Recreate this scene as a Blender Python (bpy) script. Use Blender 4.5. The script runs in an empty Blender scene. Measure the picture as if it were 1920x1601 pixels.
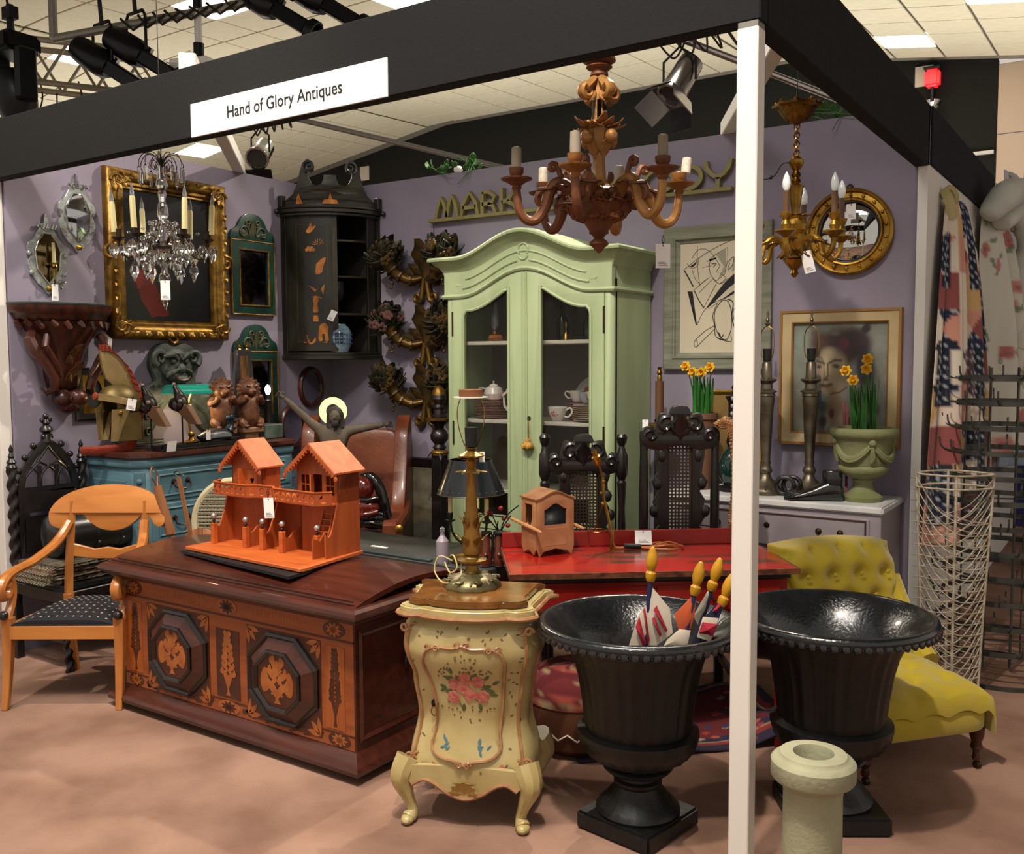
import bpy, bmesh, math, random
import numpy as np
from mathutils import Vector, Matrix, noise
PI=math.pi
R=math.radians
rnd=random.Random(7)
SC=bpy.context.scene
COL=SC.collection
def lin(c):
    if isinstance(c,str):
        c=c.lstrip('#'); c=[int(c[i:i+2],16)/255 for i in (0,2,4)]
    return [ (x/12.92 if x<=.04045 else ((x+.055)/1.055)**2.4) for x in c[:3] ]
# ---------------- camera, world, lights, exposure ----------------
cd=bpy.data.cameras.new('camera'); cam=bpy.data.objects.new('camera',cd); COL.objects.link(cam)
cd.sensor_fit='HORIZONTAL'; cd.sensor_width=36; cd.lens=1772.68/1920*36; cd.clip_end=200
def _cam():
    y,p,r=R(33.841),R(4.03),R(-.282)
    fw=Vector((-math.sin(y)*math.cos(p),math.cos(y)*math.cos(p),-math.sin(p)))
    rt=Vector((math.cos(y),math.sin(y),0)); up=rt.cross(fw)
    r2=rt*math.cos(r)+up*math.sin(r); u2=-rt*math.sin(r)+up*math.cos(r)
    m=Matrix((r2,u2,-fw)).transposed().to_4x4(); m.translation=(4.856,-2.556,1.515); return m
cam.matrix_world=_cam(); SC.camera=cam
SC.view_settings.view_transform='Standard'; SC.view_settings.look='None'
SC.view_settings.gamma=1; SC.view_settings.use_curve_mapping=False
SC.view_settings.exposure=0.48
W=bpy.data.worlds.new('hall'); SC.world=W; W.use_nodes=True
W.node_tree.nodes['Background'].inputs[0].default_value=(1,.9,.78,1)
W.node_tree.nodes['Background'].inputs[1].default_value=.45
def spot(name,loc,to,power,col,size=60,blend=.6,rad=.06):
    l=bpy.data.lights.new(name,'SPOT'); l.energy=power; l.color=col; l.spot_size=R(size); l.spot_blend=blend; l.shadow_soft_size=rad
    o=bpy.data.objects.new(name,l); COL.objects.link(o); o.location=loc
    o.rotation_euler=(Vector(to)-Vector(loc)).to_track_quat('-Z','Y').to_euler()
    return o
WARM=(1,.87,.72); WHT=(1,.95,.88)
spot('spot_back_right',(2.3,3.15,4.6),(1.3,.1,.5),480,WARM,75)
spot('spot_back_left',(-1.8,2.9,4.5),(3.4,.4,.5),760,WARM,60)
spot('spot_overhead_left',(.9,-1.3,5.1),(1.0,.8,1.0),420,WARM,62,.7,.08)
spot('spot_overhead_right',(3.9,-1.6,5.1),(2.9,.8,.9),520,WARM,62,.7,.08)
def area(name,loc,to,sx,sy,power,col):
    l=bpy.data.lights.new(name,'AREA'); l.shape='RECTANGLE'; l.size=sx; l.size_y=sy; l.energy=power; l.color=col
    o=bpy.data.objects.new(name,l); COL.objects.link(o); o.location=loc
    o.rotation_euler=(Vector(to)-Vector(loc)).to_track_quat('-Z','Y').to_euler()
    return o
area('hall_panels',(3.2,-1.5,5.4),(2.6,.6,0),2.4,2.4,200,(1,.96,.9))
area('hall_panels_right',(7.5,2.5,5.4),(4.6,1.5,.8),2.4,1.2,200,(.80,.88,1))
for k,(x,y) in enumerate(((-7,5.5),(-3,8),(1.2,8.5),(4.6,8.6))): area('ceiling_fill',(x,y,1.9),(x-.3,y-.2,5),1.6,1.6,62,(1,.95,.84))  # unseen fill lamps added behind the stall walls to brighten the ceiling
# ---------------- geometry helpers ----------------
def T(x,y,z): return Matrix.Translation((x,y,z))
def RX(a): return Matrix.Rotation(R(a),4,'X')
def RY(a): return Matrix.Rotation(R(a),4,'Y')
def RZ(a): return Matrix.Rotation(R(a),4,'Z')
def S(x,y=None,z=None):
    if y is None: y=z=x
    return Matrix.Diagonal((x,y,z,1))
FR=Matrix(((1,0,0,0),(0,0,-1,0),(0,1,0,0),(0,0,0,1)))   # local XY drawing -> XZ plane, thickness towards -Y
def track(p0,p1):
    d=Vector(p1)-Vector(p0); q=d.to_track_quat('Z','Y'); m=q.to_matrix().to_4x4(); m.translation=p0; return m
class G:
    def __init__(s): s.v=[]; s.f=[]; s.c=None
    def add(s,vs,fs,M=None):
        b=len(s.v)
        if M is not None: vs=[M@Vector(p) for p in vs]
        s.v+= [tuple(p) for p in vs]; s.f+=[tuple(i+b for i in f) for f in fs]; return s
    def box(s,x0,x1,y0,y1,z0,z1,M=None):
        v=[(x0,y0,z0),(x1,y0,z0),(x1,y1,z0),(x0,y1,z0),(x0,y0,z1),(x1,y0,z1),(x1,y1,z1),(x0,y1,z1)]
        return s.add(v,[(0,3,2,1),(4,5,6,7),(0,1,5,4),(1,2,6,5),(2,3,7,6),(3,0,4,7)],M)
    def cbox(s,cx,cy,cz,w,d,h,M=None): return s.box(cx-w/2,cx+w/2,cy-d/2,cy+d/2,cz-h/2,cz+h/2,M)
    def taper(s,c0,w0,d0,c1,w1,d1,M=None):
        v=[]
        for c,w,d in ((c0,w0,d0),(c1,w1,d1)):
            x,y,z=c; v+=[(x-w/2,y-d/2,z),(x+w/2,y-d/2,z),(x+w/2,y+d/2,z),(x-w/2,y+d/2,z)]
        return s.add(v,[(0,3,2,1),(4,5,6,7),(0,1,5,4),(1,2,6,5),(2,3,7,6),(3,0,4,7)],M)
    def lathe(s,prof,n=24,M=None,flute=None,cap=True,arc=1.0):
        v=[];f=[]; full=arc>=1
        m=n if full else n+1
        for r,z in prof:
            for i in range(m):
                a=2*PI*arc*i/n; rr=r
                if flute and flute[2]<=z<=flute[3]: rr=r*(1+flute[1]*math.cos(flute[0]*a))
                v.append((rr*math.cos(a),rr*math.sin(a),z))
        for j in range(len(prof)-1):
            for i in range(n):
                k=(i+1)%m if full else i+1
                f.append((j*m+i,j*m+k,(j+1)*m+k,(j+1)*m+i))
        if cap and full:
            if prof[0][0]>1e-5: f.append(tuple(range(n-1,-1,-1)))
            if prof[-1][0]>1e-5: f.append(tuple((len(prof)-1)*n+i for i in range(n)))
        return s.add(v,f,M)
    def cyl(s,p0,p1,r0,r1=None,n=10,M=None):
        if r1 is None: r1=r0
        L=(Vector(p1)-Vector(p0)).length
        m=track(p0,p1); 
        if M is not None: m=M@m
        return s.lathe([(r0,0),(r1,L)],n,m)
    def ball(s,c,r,n=12,m=8,M=None):
        if not hasattr(r,'__len__'): r=(r,r,r)
        mm=T(*c)@S(*r)
        if M is not None: mm=M@mm
        return s.lathe([(max(math.sin(PI*j/m),1e-6),-math.cos(PI*j/m)) for j in range(m+1)],n,mm,cap=False)
    def tube(s,pts,r,n=8,closed=False,M=None,flat=None):
        pts=[Vector(p) for p in pts]; N=len(pts)
        rr=r if hasattr(r,'__len__') else [r]*N
        v=[];f=[]; up=None
        for i,p in enumerate(pts):
            if closed: t=pts[(i+1)%N]-pts[i-1]
            else: t=pts[min(i+1,N-1)]-pts[max(i-1,0)]
            if t.length<1e-9: t=Vector((0,0,1))
            t.normalize()
            if up is None:
                up=Vector((0,0,1)) if abs(t.z)<.9 else Vector((1,0,0))
            a=t.cross(up)
            if a.length<1e-6: a=t.cross(Vector((0,1,0)))
            a.normalize(); b=a.cross(t); up=b
            for k in range(n):
                th=2*PI*k/n; ca,sa=math.cos(th),math.sin(th)
                if flat: ca*=flat
                v.append(p+a*rr[i]*ca+b*rr[i]*sa)
        for i in range(N if closed else N-1):
            j=(i+1)%N
            for k in range(n):
                l=(k+1)%n; f.append((i*n+k,i*n+l,j*n+l,j*n+k))
        if not closed:
            f.append(tuple(range(n-1,-1,-1))); f.append(tuple((N-1)*n+k for k in range(n)))
        return s.add(v,f,M)
    def prism(s,pts,d,M=None):
        n=len(pts); A=sum(pts[i][0]*pts[(i+1)%n][1]-pts[(i+1)%n][0]*pts[i][1] for i in range(n))
        if A<0: pts=pts[::-1]
        v=[(x,y,0) for x,y in pts]+[(x,y,d) for x,y in pts]
        f=[tuple(range(n-1,-1,-1)),tuple(range(n,2*n))]+[(i,(i+1)%n,n+(i+1)%n,n+i) for i in range(n)]
        return s.add(v,f,M)
    def frame(s,w,h,prof,M=None):
        """mitred picture frame around a w x h opening in XZ plane facing -Y; prof=[(outwards,forwards)]"""
        v=[];f=[];n=len(prof)
        for sx,sz in ((-1,-1),(1,-1),(1,1),(-1,1)):
            for o,y in prof: v.append((sx*(w/2+o),-y,sz*(h/2+o)))
        for k in range(4):
            l=(k+1)%4
            for i in range(n-1): f.append((k*n+i,k*n+i+1,l*n+i+1,l*n+i))
        return s.add(v,f,M)
    def grid(s,fn,nu,nv,M=None,cu=False,colfn=None):
        v=[];f=[]; mu=nu if cu else nu+1
        for j in range(nv+1):
            for i in range(mu): v.append(fn(i/nu,j/nv))
        for j in range(nv):
            for i in range(nu):
                k=(i+1)%mu; f.append((j*mu+i,j*mu+k,(j+1)*mu+k,(j+1)*mu+i))
        if colfn is not None:
            if s.c is None: s.c=[(1,1,1)]*len(s.v)
            s.c+= [colfn(i/nu,j/nv) for j in range(nv+1) for i in range(mu)]
        return s.add(v,f,M)
    def slab(s,fn,nu,nv,th,M=None):
        """closed sheet: fn gives the front, th is a vector offset to the back"""
        v=[];f=[]; m=(nu+1)*(nv+1); th=Vector(th)
        for b in (0,1):
            for j in range(nv+1):
                for i in range(nu+1): v.append(Vector(fn(i/nu,j/nv))+th*b)
        I=lambda i,j,b:b*m+j*(nu+1)+i
        for j in range(nv):
            for i in range(nu):
                f.append((I(i,j,0),I(i+1,j,0),I(i+1,j+1,0),I(i,j+1,0))); f.append((I(i,j,1),I(i,j+1,1),I(i+1,j+1,1),I(i+1,j,1)))
        for i in range(nu): f.append((I(i,0,0),I(i,0,1),I(i+1,0,1),I(i+1,0,0))); f.append((I(i,nv,0),I(i+1,nv,0),I(i+1,nv,1),I(i,nv,1)))
        for j in range(nv): f.append((I(0,j,0),I(0,j+1,0),I(0,j+1,1),I(0,j,1))); f.append((I(nu,j,0),I(nu,j,1),I(nu,j+1,1),I(nu,j+1,0)))
        return s.add(v,f,M)
    def mesh(s,name,mat,bev=0,ang=35,seg=1,fix=True):
        me=bpy.data.meshes.new(name); me.from_pydata(s.v,[],s.f)
        if s.c is not None:
            at=me.color_attributes.new('Col','FLOAT_COLOR','POINT')
            c=s.c+[(1,1,1)]*(len(s.v)-len(s.c))
            at.data.foreach_set('color',np.c_[np.array(c,dtype=np.float32),np.ones(len(c),dtype=np.float32)].ravel())
        if bev or fix:
            bm=bmesh.new(); bm.from_mesh(me)
            if s.c is None: bmesh.ops.remove_doubles(bm,verts=bm.verts,dist=1e-6)
            bmesh.ops.recalc_face_normals(bm,faces=bm.faces)
            if bev:
                es=[e for e in bm.edges if len(e.link_faces)==2 and e.calc_face_angle(0)>R(30)]
                bmesh.ops.bevel(bm,geom=es,offset=bev,segments=seg,affect='EDGES',clamp_overlap=True)
            bm.to_mesh(me); bm.free()
        me.shade_smooth(); me.set_sharp_from_angle(angle=R(ang))
        me.materials.append(mat); return me
    def build(s,name,mat,parent=None,bev=0,ang=35,label=None,seg=1,fix=True,loc=None,kind=None):
        o=bpy.data.objects.new(name,s.mesh(name,mat,bev,ang,seg,fix)); COL.objects.link(o)
        if parent: o.parent=parent
        if label: o['label']=label
        if kind: o['kind']=kind
        if loc: o.location=loc
        return o
def thing(name,label,cat,loc=(0,0,0),rz=0,group=None,rot=None):
    o=bpy.data.objects.new(name,None); COL.objects.link(o); o.empty_display_size=.05
    o.location=loc; o.rotation_euler=rot if rot else (0,0,R(rz))
    o['label']=label; o['category']=cat
    if group: o['group']=group
    return o
def tag(o,label,cat,group=None):
    o['label']=label; o['category']=cat
    if group: o['group']=group
    return o
def struct(o): o['kind']='structure'; return o
def copy_tree(o,parent=None):
    c=o.copy(); COL.objects.link(c)
    if parent: c.parent=parent
    for ch in list(o.children): copy_tree(ch,c)
    return c
def place(o,loc,rz=0,label=None,group=None):
    o.location=loc; o.rotation_euler=(0,0,R(rz))
    if label: o['label']=label
    if group: o['group']=group
    return o
def arc(cx,cy,r,a0,a1,n,ry=None):
    ry=r if ry is None else ry
    return [(cx+r*math.cos(R(a0+(a1-a0)*i/n)),cy+ry*math.sin(R(a0+(a1-a0)*i/n))) for i in range(n+1)]
def spiral(cx,cy,r0,r1,a0,a1,n): return [(cx+(r0+(r1-r0)*i/n)*math.cos(R(a0+(a1-a0)*i/n)),cy+(r0+(r1-r0)*i/n)*math.sin(R(a0+(a1-a0)*i/n))) for i in range(n+1)]
def smooth(pts,n=6,closed=False):
    """Catmull-Rom through the points"""
    P=[np.array(p,float) for p in pts]; N=len(P); out=[]
    for i in range(N if closed else N-1):
        a,b,c,d=(P[(i-1)%N],P[i],P[(i+1)%N],P[(i+2)%N]) if closed else (P[max(i-1,0)],P[i],P[i+1],P[min(i+2,N-1)])
        for k in range(n):
            t=k/n; out.append(.5*((2*b)+(c-a)*t+(2*a-5*b+4*c-d)*t*t+(3*b-a-3*c+d)*t**3))
    if not closed: out.append(P[-1])
    return [tuple(float(x) for x in p) for p in out]
def cut(loops,depth,bevel=0,res=2):
    """flat board cut from closed 2D outlines (inner ones become holes); returns verts, faces"""
    cu=bpy.data.curves.new('cut','CURVE'); cu.dimensions='2D'; cu.fill_mode='BOTH'; cu.extrude=depth/2; cu.bevel_depth=bevel; cu.bevel_resolution=1
    for lp in loops:
        sp=cu.splines.new('POLY'); sp.points.add(len(lp)-1); sp.use_cyclic_u=True
        for p,q in zip(sp.points,lp): p.co=(q[0],q[1],0,1)
    return _take(cu,depth)
def _take(cu,depth):
    o=bpy.data.objects.new('cut',cu); COL.objects.link(o)
    dg=bpy.context.evaluated_depsgraph_get(); me=bpy.data.meshes.new_from_object(o.evaluated_get(dg))
    vs=[(p.co.x,p.co.y,p.co.z+depth/2) for p in me.vertices]; fs=[tuple(p.vertices) for p in me.polygons]
    bpy.data.objects.remove(o); bpy.data.curves.remove(cu); bpy.data.meshes.remove(me); return vs,fs
def text(txt,size,depth,sx=1.0):
    cu=bpy.data.curves.new('txt','FONT'); cu.body=txt; cu.size=size; cu.extrude=depth/2; cu.align_x='LEFT'; cu.resolution_u=4
    vs,fs=_take(cu,depth); return [(x*sx,y,z) for x,y,z in vs],fs
# ---------------- materials ----------------
def mat(name,col,rough=.5,metal=0,col2=None,sc=6,det=4,st=(1,1,1),bump=0,bsc=None,coat=0,trans=0,emit=0,ramp=(.35,.65),spec=.5,attr=False,ior=1.45,sheen=0,dist=0):
    m=bpy.data.materials.new(name); m.use_nodes=True; nt=m.node_tree; N=nt.nodes; L=nt.links; b=N['Principled BSDF']
    b.inputs['Base Color'].default_value=(*lin(col),1); b.inputs['Roughness'].default_value=rough; b.inputs['Metallic'].default_value=metal
    b.inputs['Specular IOR Level'].default_value=spec; b.inputs['IOR'].default_value=ior
    if coat: b.inputs['Coat Weight'].default_value=coat; b.inputs['Coat Roughness'].default_value=.12
    if trans: b.inputs['Transmission Weight'].default_value=trans
    if sheen: b.inputs['Sheen Weight'].default_value=sheen
    if emit: b.inputs['Emission Color'].default_value=(*lin(col),1); b.inputs['Emission Strength'].default_value=emit
    if attr:
        a=N.new('ShaderNodeAttribute'); a.attribute_name='Col'; L.new(a.outputs['Color'],b.inputs['Base Color'])
    if col2 is not None or bump:
        tc=N.new('ShaderNodeTexCoord'); mp=N.new('ShaderNodeMapping'); L.new(tc.outputs['Object'],mp.inputs['Vector']); mp.inputs['Scale'].default_value=st
        def nz(scale):
            n=N.new('ShaderNodeTexNoise'); n.inputs['Scale'].default_value=scale; n.inputs['Detail'].default_value=det; n.inputs['Distortion'].default_value=dist; L.new(mp.outputs['Vector'],n.inputs['Vector']); return n
        n=nz(sc)
        if col2 is not None:
            r=N.new('ShaderNodeValToRGB'); r.color_ramp.elements[0].position=ramp[0]; r.color_ramp.elements[1].position=ramp[1]
            r.color_ramp.elements[0].color=(*lin(col),1); r.color_ramp.elements[1].color=(*lin(col2),1)
            L.new(n.outputs['Fac'],r.inputs['Fac']); L.new(r.outputs['Color'],b.inputs['Base Color'])
        if bump:
            q=nz(bsc) if bsc else n
            bp=N.new('ShaderNodeBump'); bp.inputs['Strength'].default_value=min(1,bump); bp.inputs['Distance'].default_value=.01 if bump<1 else .01*bump; L.new(q.outputs['Fac'],bp.inputs['Height']); L.new(bp.outputs['Normal'],b.inputs['Normal'])
    return m
def wood(name,c1,c2,axis='x',rough=.35,sc=5,coat=.2,k=10,bump=.05):
    st={'x':(1,k,k),'y':(k,1,k),'z':(k,k,1)}[axis]
    return mat(name,c1,rough,0,c2,sc,5,st,bump,coat=coat,ramp=(.3,.7),dist=.6)
# small colour canvas sampled at vertices (for paintings, cloth prints, rugs)
class Cv:
    def __init__(s,w,h,bg): s.w,s.h=w,h; s.a=np.zeros((h,w,3))+np.array(lin(bg)); s.Y,s.X=np.mgrid[0:h,0:w].astype(float); s.X=(s.X+.5)/w; s.Y=1-(s.Y+.5)/h
    def _mix(s,m,c): m=np.clip(m,0,1)[...,None]; s.a=s.a*(1-m)+np.array(lin(c))*m; return s
    def ell(s,cx,cy,rx,ry,c,rot=0,al=1,soft=.15):
        dx,dy=s.X-cx,s.Y-cy; ca,sa=math.cos(R(rot)),math.sin(R(rot)); u=(dx*ca+dy*sa)/rx; v=(-dx*sa+dy*ca)/ry
        d=np.sqrt(u*u+v*v); return s._mix(np.clip((1-d)/soft,0,1)*al,c)
    def poly(s,pts,c,al=1):
        m=np.zeros((s.h,s.w),bool); n=len(pts)
        for i in range(n):
            x0,y0=pts[i]; x1,y1=pts[(i+1)%n]
            if y0==y1: continue
            k=((s.Y>=min(y0,y1))&(s.Y<max(y0,y1)))&(s.X<x0+(s.Y-y0)*(x1-x0)/(y1-y0)); m^=k
        return s._mix(m*al,c)
    def line(s,pts,w,c,al=1):
        m=np.zeros((s.h,s.w))
        for (x0,y0),(x1,y1) in zip(pts[:-1],pts[1:]):
            dx,dy=x1-x0,y1-y0; L2=dx*dx+dy*dy+1e-12; t=np.clip(((s.X-x0)*dx+(s.Y-y0)*dy)/L2,0,1)
            d=np.hypot(s.X-x0-t*dx,s.Y-y0-t*dy); m=np.maximum(m,np.clip(1.5-d/w,0,1))
        return s._mix(m*al,c)
    def noise(s,amp,seed=0,k=6):
        r=np.random.RandomState(seed); m=np.zeros((s.h,s.w))
        for kk,a in ((k,1),(k*2,.5),(k*5,.35)):
            g=r.rand(kk+2,kk+2); yy=s.Y*kk; xx=s.X*kk; i=yy.astype(int); j=xx.astype(int); fy=yy-i; fx=xx-j
            m+=a*((g[i,j]*(1-fx)+g[i,j+1]*fx)*(1-fy)+(g[i+1,j]*(1-fx)+g[i+1,j+1]*fx)*fy-.5)
        s.a=np.clip(s.a*(1+amp*m[...,None]),0,1); return s
    def __call__(s,u,v):
        i=min(s.h-1,max(0,int((1-v)*s.h))); j=min(s.w-1,max(0,int(u*s.w))); return tuple(s.a[i,j])
# ================= setting: booth shell =================
XR,YB,TOP,FB,TH=3.956,2.379,2.7215,2.4327,.062
m_lilac=mat('lilac paint','#7f7788',.75,0,'#867f8f',3,bump=.03,bsc=90)
m_white=mat('white paint','#e6e4de',.45)
m_postw=mat('white post paint','#e2ddd6',.4)
m_black=mat('black cloth','#040506',.95,0,'#070709',60,bump=.1)
m_navy=mat('navy cloth','#070916',.95,0,'#0a0d1e',60,bump=.1)
m_carpet=mat('booth carpet','#a07f6e',.95,0,'#7f6152',2.2,8,bump=.5,bsc=260,ramp=(.38,.66),spec=.1)
struct(G().box(-14,12,-6,11.5,-.1,0).build('floor',m_carpet))
struct(G().box(-.06,XR-.005,YB,YB+.05,0,TOP).build('wall_back',m_lilac))
struct(G().box(-.06,0,.062,YB,0,TOP).build('wall_left',m_lilac))
w=struct(G().box(XR-.045,XR,YB-.012,6.6,0,TOP-.01).build('wall_right',m_white))
struct(G().box(-.075,-.012,-.004,.058,0,FB).build('corner_post',m_postw,bev=.003))
p=struct(G().box(XR-.064,XR-.004,-.002,.056,0,FB-.016).build('corner_post',m_postw,bev=.003))
G().box(XR-.062,XR-.006,0,.054,FB-.017,FB-.0005).build('post_cap',mat('grey aluminium','#8b8880',.35,.7),p)
struct(G().box(-2.2,XR,0,TH,FB,TOP).build('fascia_board',m_black,bev=.004))
struct(G().box(XR-TH,XR,TH+.002,YB+.02,FB,TOP).build('fascia_board',m_black,bev=.004))
struct(G().box(XR-TH,XR+.01,YB+.022,4.62,FB+.01,TOP+.0).build('fascia_board',m_navy,bev=.004))
def brace(p0,p1):
    g=G(); v=Vector(p1)-Vector(p0); L=v.length; a=math.degrees(math.atan2(v.y,v.x))
    g.box(0,L,-.035,.035,-.002,.075,T(*p0)@RZ(a)); return g
struct(brace((-.05,1.62,TOP),(1.5,.04,TOP)).build('brace_beam',m_white,bev=.004))
struct(brace((2.92,YB+.06,TOP+.001),(3.925,.62,TOP+.001)).build('brace_beam',m_white,bev=.004))
# ================= setting: the hall =================
def zc(x,y):
    b=5.65
    if x<-5.6: b+=.155*(x+5.6)
    if x>.5: b-=.15*(x-.5)
    return b+.045*(y-11)
m_tile=mat('ceiling tile','#e2dac0',.9,0,'#e9e1c8',9)
m_grid=mat('ceiling grid','#8f897c',.8)
m_panel=mat('light panel','#fff8ea',.5,emit=5)
ceil=G(); xs=[-14,-5.6,.5,8]
for a,b in zip(xs[:-1],xs[1:]):
    ceil.add([(a,-1,zc(a,-1)+.03),(b,-1,zc(b,-1)+.03),(b,11.05,zc(b,11.05)+.03),(a,11.05,zc(a,11.05)+.03),(a,-1,zc(a,-1)+.09),(b,-1,zc(b,-1)+.09),(b,11.05,zc(b,11.05)+.09),(a,11.05,zc(a,11.05)+.09)],[(0,1,2,3),(7,6,5,4),(0,4,5,1),(2,6,7,3),(0,3,7,4),(1,5,6,2)])
ceil=struct(ceil.build('ceiling',m_grid))
tile=G().box(-.288,.288,-.288,.288,0,.02).mesh('ceiling_tile',m_tile,bev=.004)
LIT={(-3.7,4.3):'bright square light panel in the hall ceiling, beside the projector pole',(-6.05,4.25):'bright square light panel in the hall ceiling, behind the grey lighting bar',
(-8.7,7.9):'bright square light panel seen under the black fascia, above the glass chandelier',(-8.2,4.5):'bright square light panel low behind the moving head lamp',
(-2.0,5.8):'bright square light panel just over the fascia, right of the stall sign',(2.0,9.8):'small bright light panel peeping over the right hand fascia',(3.6,8.24):'square light panel at the top edge, above the cream wall panels'}
cells=[]
for i in range(-22,13):
    for j in range(4,20):
        x=-.1+.6*i; y=-.4+.6*j
        if y>10.9: continue
        cells.append((math.hypot(x-4.856,y+2.556),x,y))
cells.sort(); lit={}
for (lx,ly),lab in LIT.items():
    lit[min(cells,key=lambda c:(c[1]-lx)**2+(c[2]-ly)**2)[1:]]=lab
def tmat(x,y):
    dx=(zc(x+.25,y)-zc(x-.25,y))/.5
    return T(x,y,zc(x,y)-.006)@RY(-math.degrees(math.atan(dx)))@RX(math.degrees(math.atan(.045)))
cnt=0; rest=G()
def inview(x,y):
    v=cam.matrix_world.inverted()@Vector((x,y,zc(x,y)))
    return v.z<0 and abs(v.x/-v.z)<.62 and v.y/-v.z<.52
for d,x,y in cells:
    if (x,y) in lit or not inview(x,y): continue
    if cnt<300:
        o=bpy.data.objects.new('ceiling_tile',tile); COL.objects.link(o); o.matrix_world=tmat(x,y); o.parent=ceil; cnt+=1
    else: rest.box(-.288,.288,-.288,.288,0,.02,tmat(x,y))
if rest.v: rest.build('ceiling_tile',m_tile,ceil,kind='stuff')
pl=G().box(-.29,.29,-.29,.29,-.004,.016).mesh('diffuser',m_panel)
fl=G().frame(.575,.575,[(0,.0),(0,.014),(.012,.014),(.012,0)],RX(-90)).mesh('panel_frame',m_white)
for k,(x,y) in enumerate(sorted(lit)):
    t=thing('ceiling_light',lit[(x,y)],'light',group='ceiling panels'); t.matrix_world=tmat(x,y)
    for nm,me in (('diffuser',pl),('frame',fl)):
        o=bpy.data.objects.new(nm,me); COL.objects.link(o); o.parent=t
# far black wall
m_hall=mat('black hall wall','#14140f',.9)
g=G(); px=[-14,-5.6,.5,3.17]
struct(G().add([(x,11,0) for x in px]+[(x,11,zc(x,11)+.02) for x in px]+[(x,11.1,0) for x in px]+[(x,11.1,zc(x,11)+.02) for x in px],
 [(0,1,5,4),(1,2,6,5),(2,3,7,6),(8,12,13,9),(9,13,14,10),(10,14,15,11),(4,5,13,12),(5,6,14,13),(6,7,15,14),(3,11,15,7),(0,4,12,8),(0,8,9,1),(1,9,10,2),(2,10,11,3)]).build('wall_far',m_hall))
m_cream=mat('cream panel','#c9b19c',.8)
wf=struct(G().box(3.17,8,11,11.1,0,2.2).build('wall_far_right',m_cream))
for i,(z0,z1) in enumerate(((2.22,3.28),(3.3,4.32),(4.34,5.2))):
    for j in range(3): G().box(3.18+j*1.5,3.18+j*1.5+1.48,10.98,11.06,z0,z1).build('wall_panel',m_cream,wf,bev=.006)
m_rail=mat('pale rail','#d8d4cc',.5)
struct(G().box(1.6,3.15,10.94,11,4.1,4.14).box(2.2,3.15,10.94,11,3.28,3.33).cyl((2.95,10.95,3.3),(3.05,10.95,2.6),.02).build('trim_1',m_rail))
m_blue=mat('blue stand wall','#2a2c66',.8)
struct(G().box(3.9,8,7.0,7.08,0,3.0).build('wall_blue',m_blue))
struct(G().box(3.9,8,6.95,7.1,3.0,3.12).build('trim_2',m_rail))
m_sq=mat('pale notice','#c9c3b2',.6)
for k,(x,z,lab) in enumerate(((-7.55,5.05,'small pale square notice high on the black wall above the corner cabinet'),(2.30,5.2,'small pale square notice high on the black wall near the cream panels'))):
    tag(G().box(x-.11,x+.11,10.975,10.999,z-.13,z+.13).build('wall_notice',m_sq,bev=.004),lab,'notice')
m_red=mat('red lamp glass','#e2232a',.3,emit=.8); m_dk=mat('dark metal','#151518',.45,.3,bump=.02)
def redlamp(x,z,lab):
    t=thing('red_lamp',lab,'lamp',(x,10.9,z))
    G().box(-.09,.09,-.08,.09,.04,.26).build('red_lens',m_red,t,bev=.03,seg=2)
    G().box(-.10,.10,-.09,.095,.26,.29).box(-.02,.02,-.02,.098,-.14,.04).build('housing',m_dk,t,bev=.006)
    g=G().lathe([(.09,0),(.13,.1),(.13,.12),(.05,.05)],16,T(0,-.02,-.28)@RX(40)); g.build('spot_reflector',mat('chrome','#c9c9cc',.15,1),t)
redlamp(-8.0,4.43,'red lamp box on the black wall, seen just over the corner cabinet crest')
redlamp(2.42,4.98,'red lamp box with small spotlight under it, high on the black wall')
# ---- rigging ----
m_truss=mat('grey truss paint','#a39c86',.5,.4); m_pipe=mat('grey pipe','#8f8b80',.5,.4); m_fix=mat('black fixture','#0e0e12',.35,.3,bump=.03)
m_chrome=mat('polished metal','#c4c4c6',.2,1); m_cable=mat('cable','#2a241a',.7)
t=thing('lighting_truss','grey ladder truss hung from the ceiling with loops of cable','truss',(-4.45,2.32,4.05)); 
d=Vector((1.45,.86,-.22)); q=G(); w2=Vector((.18,-.3,0))
for off in ((0,0,.5),(0,0,.12)):
    for s in (0,1):
        o=Vector(off)+w2*s; G().cyl(o-d*.4,o+d,.028,n=8).build('chord',m_truss,t)
for i in range(9):
    a=d*(-.3+i*.15)
    for s in (0,1):
        G().cyl(a+w2*s+Vector((0,0,.12 if i%2 else .5)),a+d*.15+w2*s+Vector((0,0,.5 if i%2 else .12)),.014,n=6).build('lattice_bar',m_truss,t)
g=G()
for k in range(5):
    a=d*(k*.2)+Vector((rnd.uniform(-.05,.1),0,.1)); g.tube(smooth([a,a+Vector((.02,0,-.2-.1*(k%2))),a+Vector((.14,.05,-.32)),a+Vector((.24,.1,-.1)),a+Vector((.2,.1,.1))],6),.008,6)
g.cyl(d*.05+Vector((0,0,.5)),d*.1+Vector((0,0,1.15)),.012).cyl(d*.2+Vector((0,0,.5)),d*.12+Vector((0,0,1.15)),.012)
g.build('cable',m_cable,t)
t=thing('moving_head_lamp','black moving head lamp hanging under the grey truss','lamp',(-3.2,1.9,3.9))
G().box(-.2,.2,-.16,.16,.2,.36).build('base',m_fix,t,bev=.03,seg=2)
G().box(-.24,-.17,-.09,.09,-.2,.24).box(.17,.24,-.09,.09,-.2,.24).build('yoke',m_fix,t,bev=.02)
G().lathe([(.02,-.3),(.13,-.28),(.17,-.1),(.17,.05),(.12,.16),(.02,.18)],20,T(0,0,-.08)@RX(15)).build('head',m_fix,t)
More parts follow.
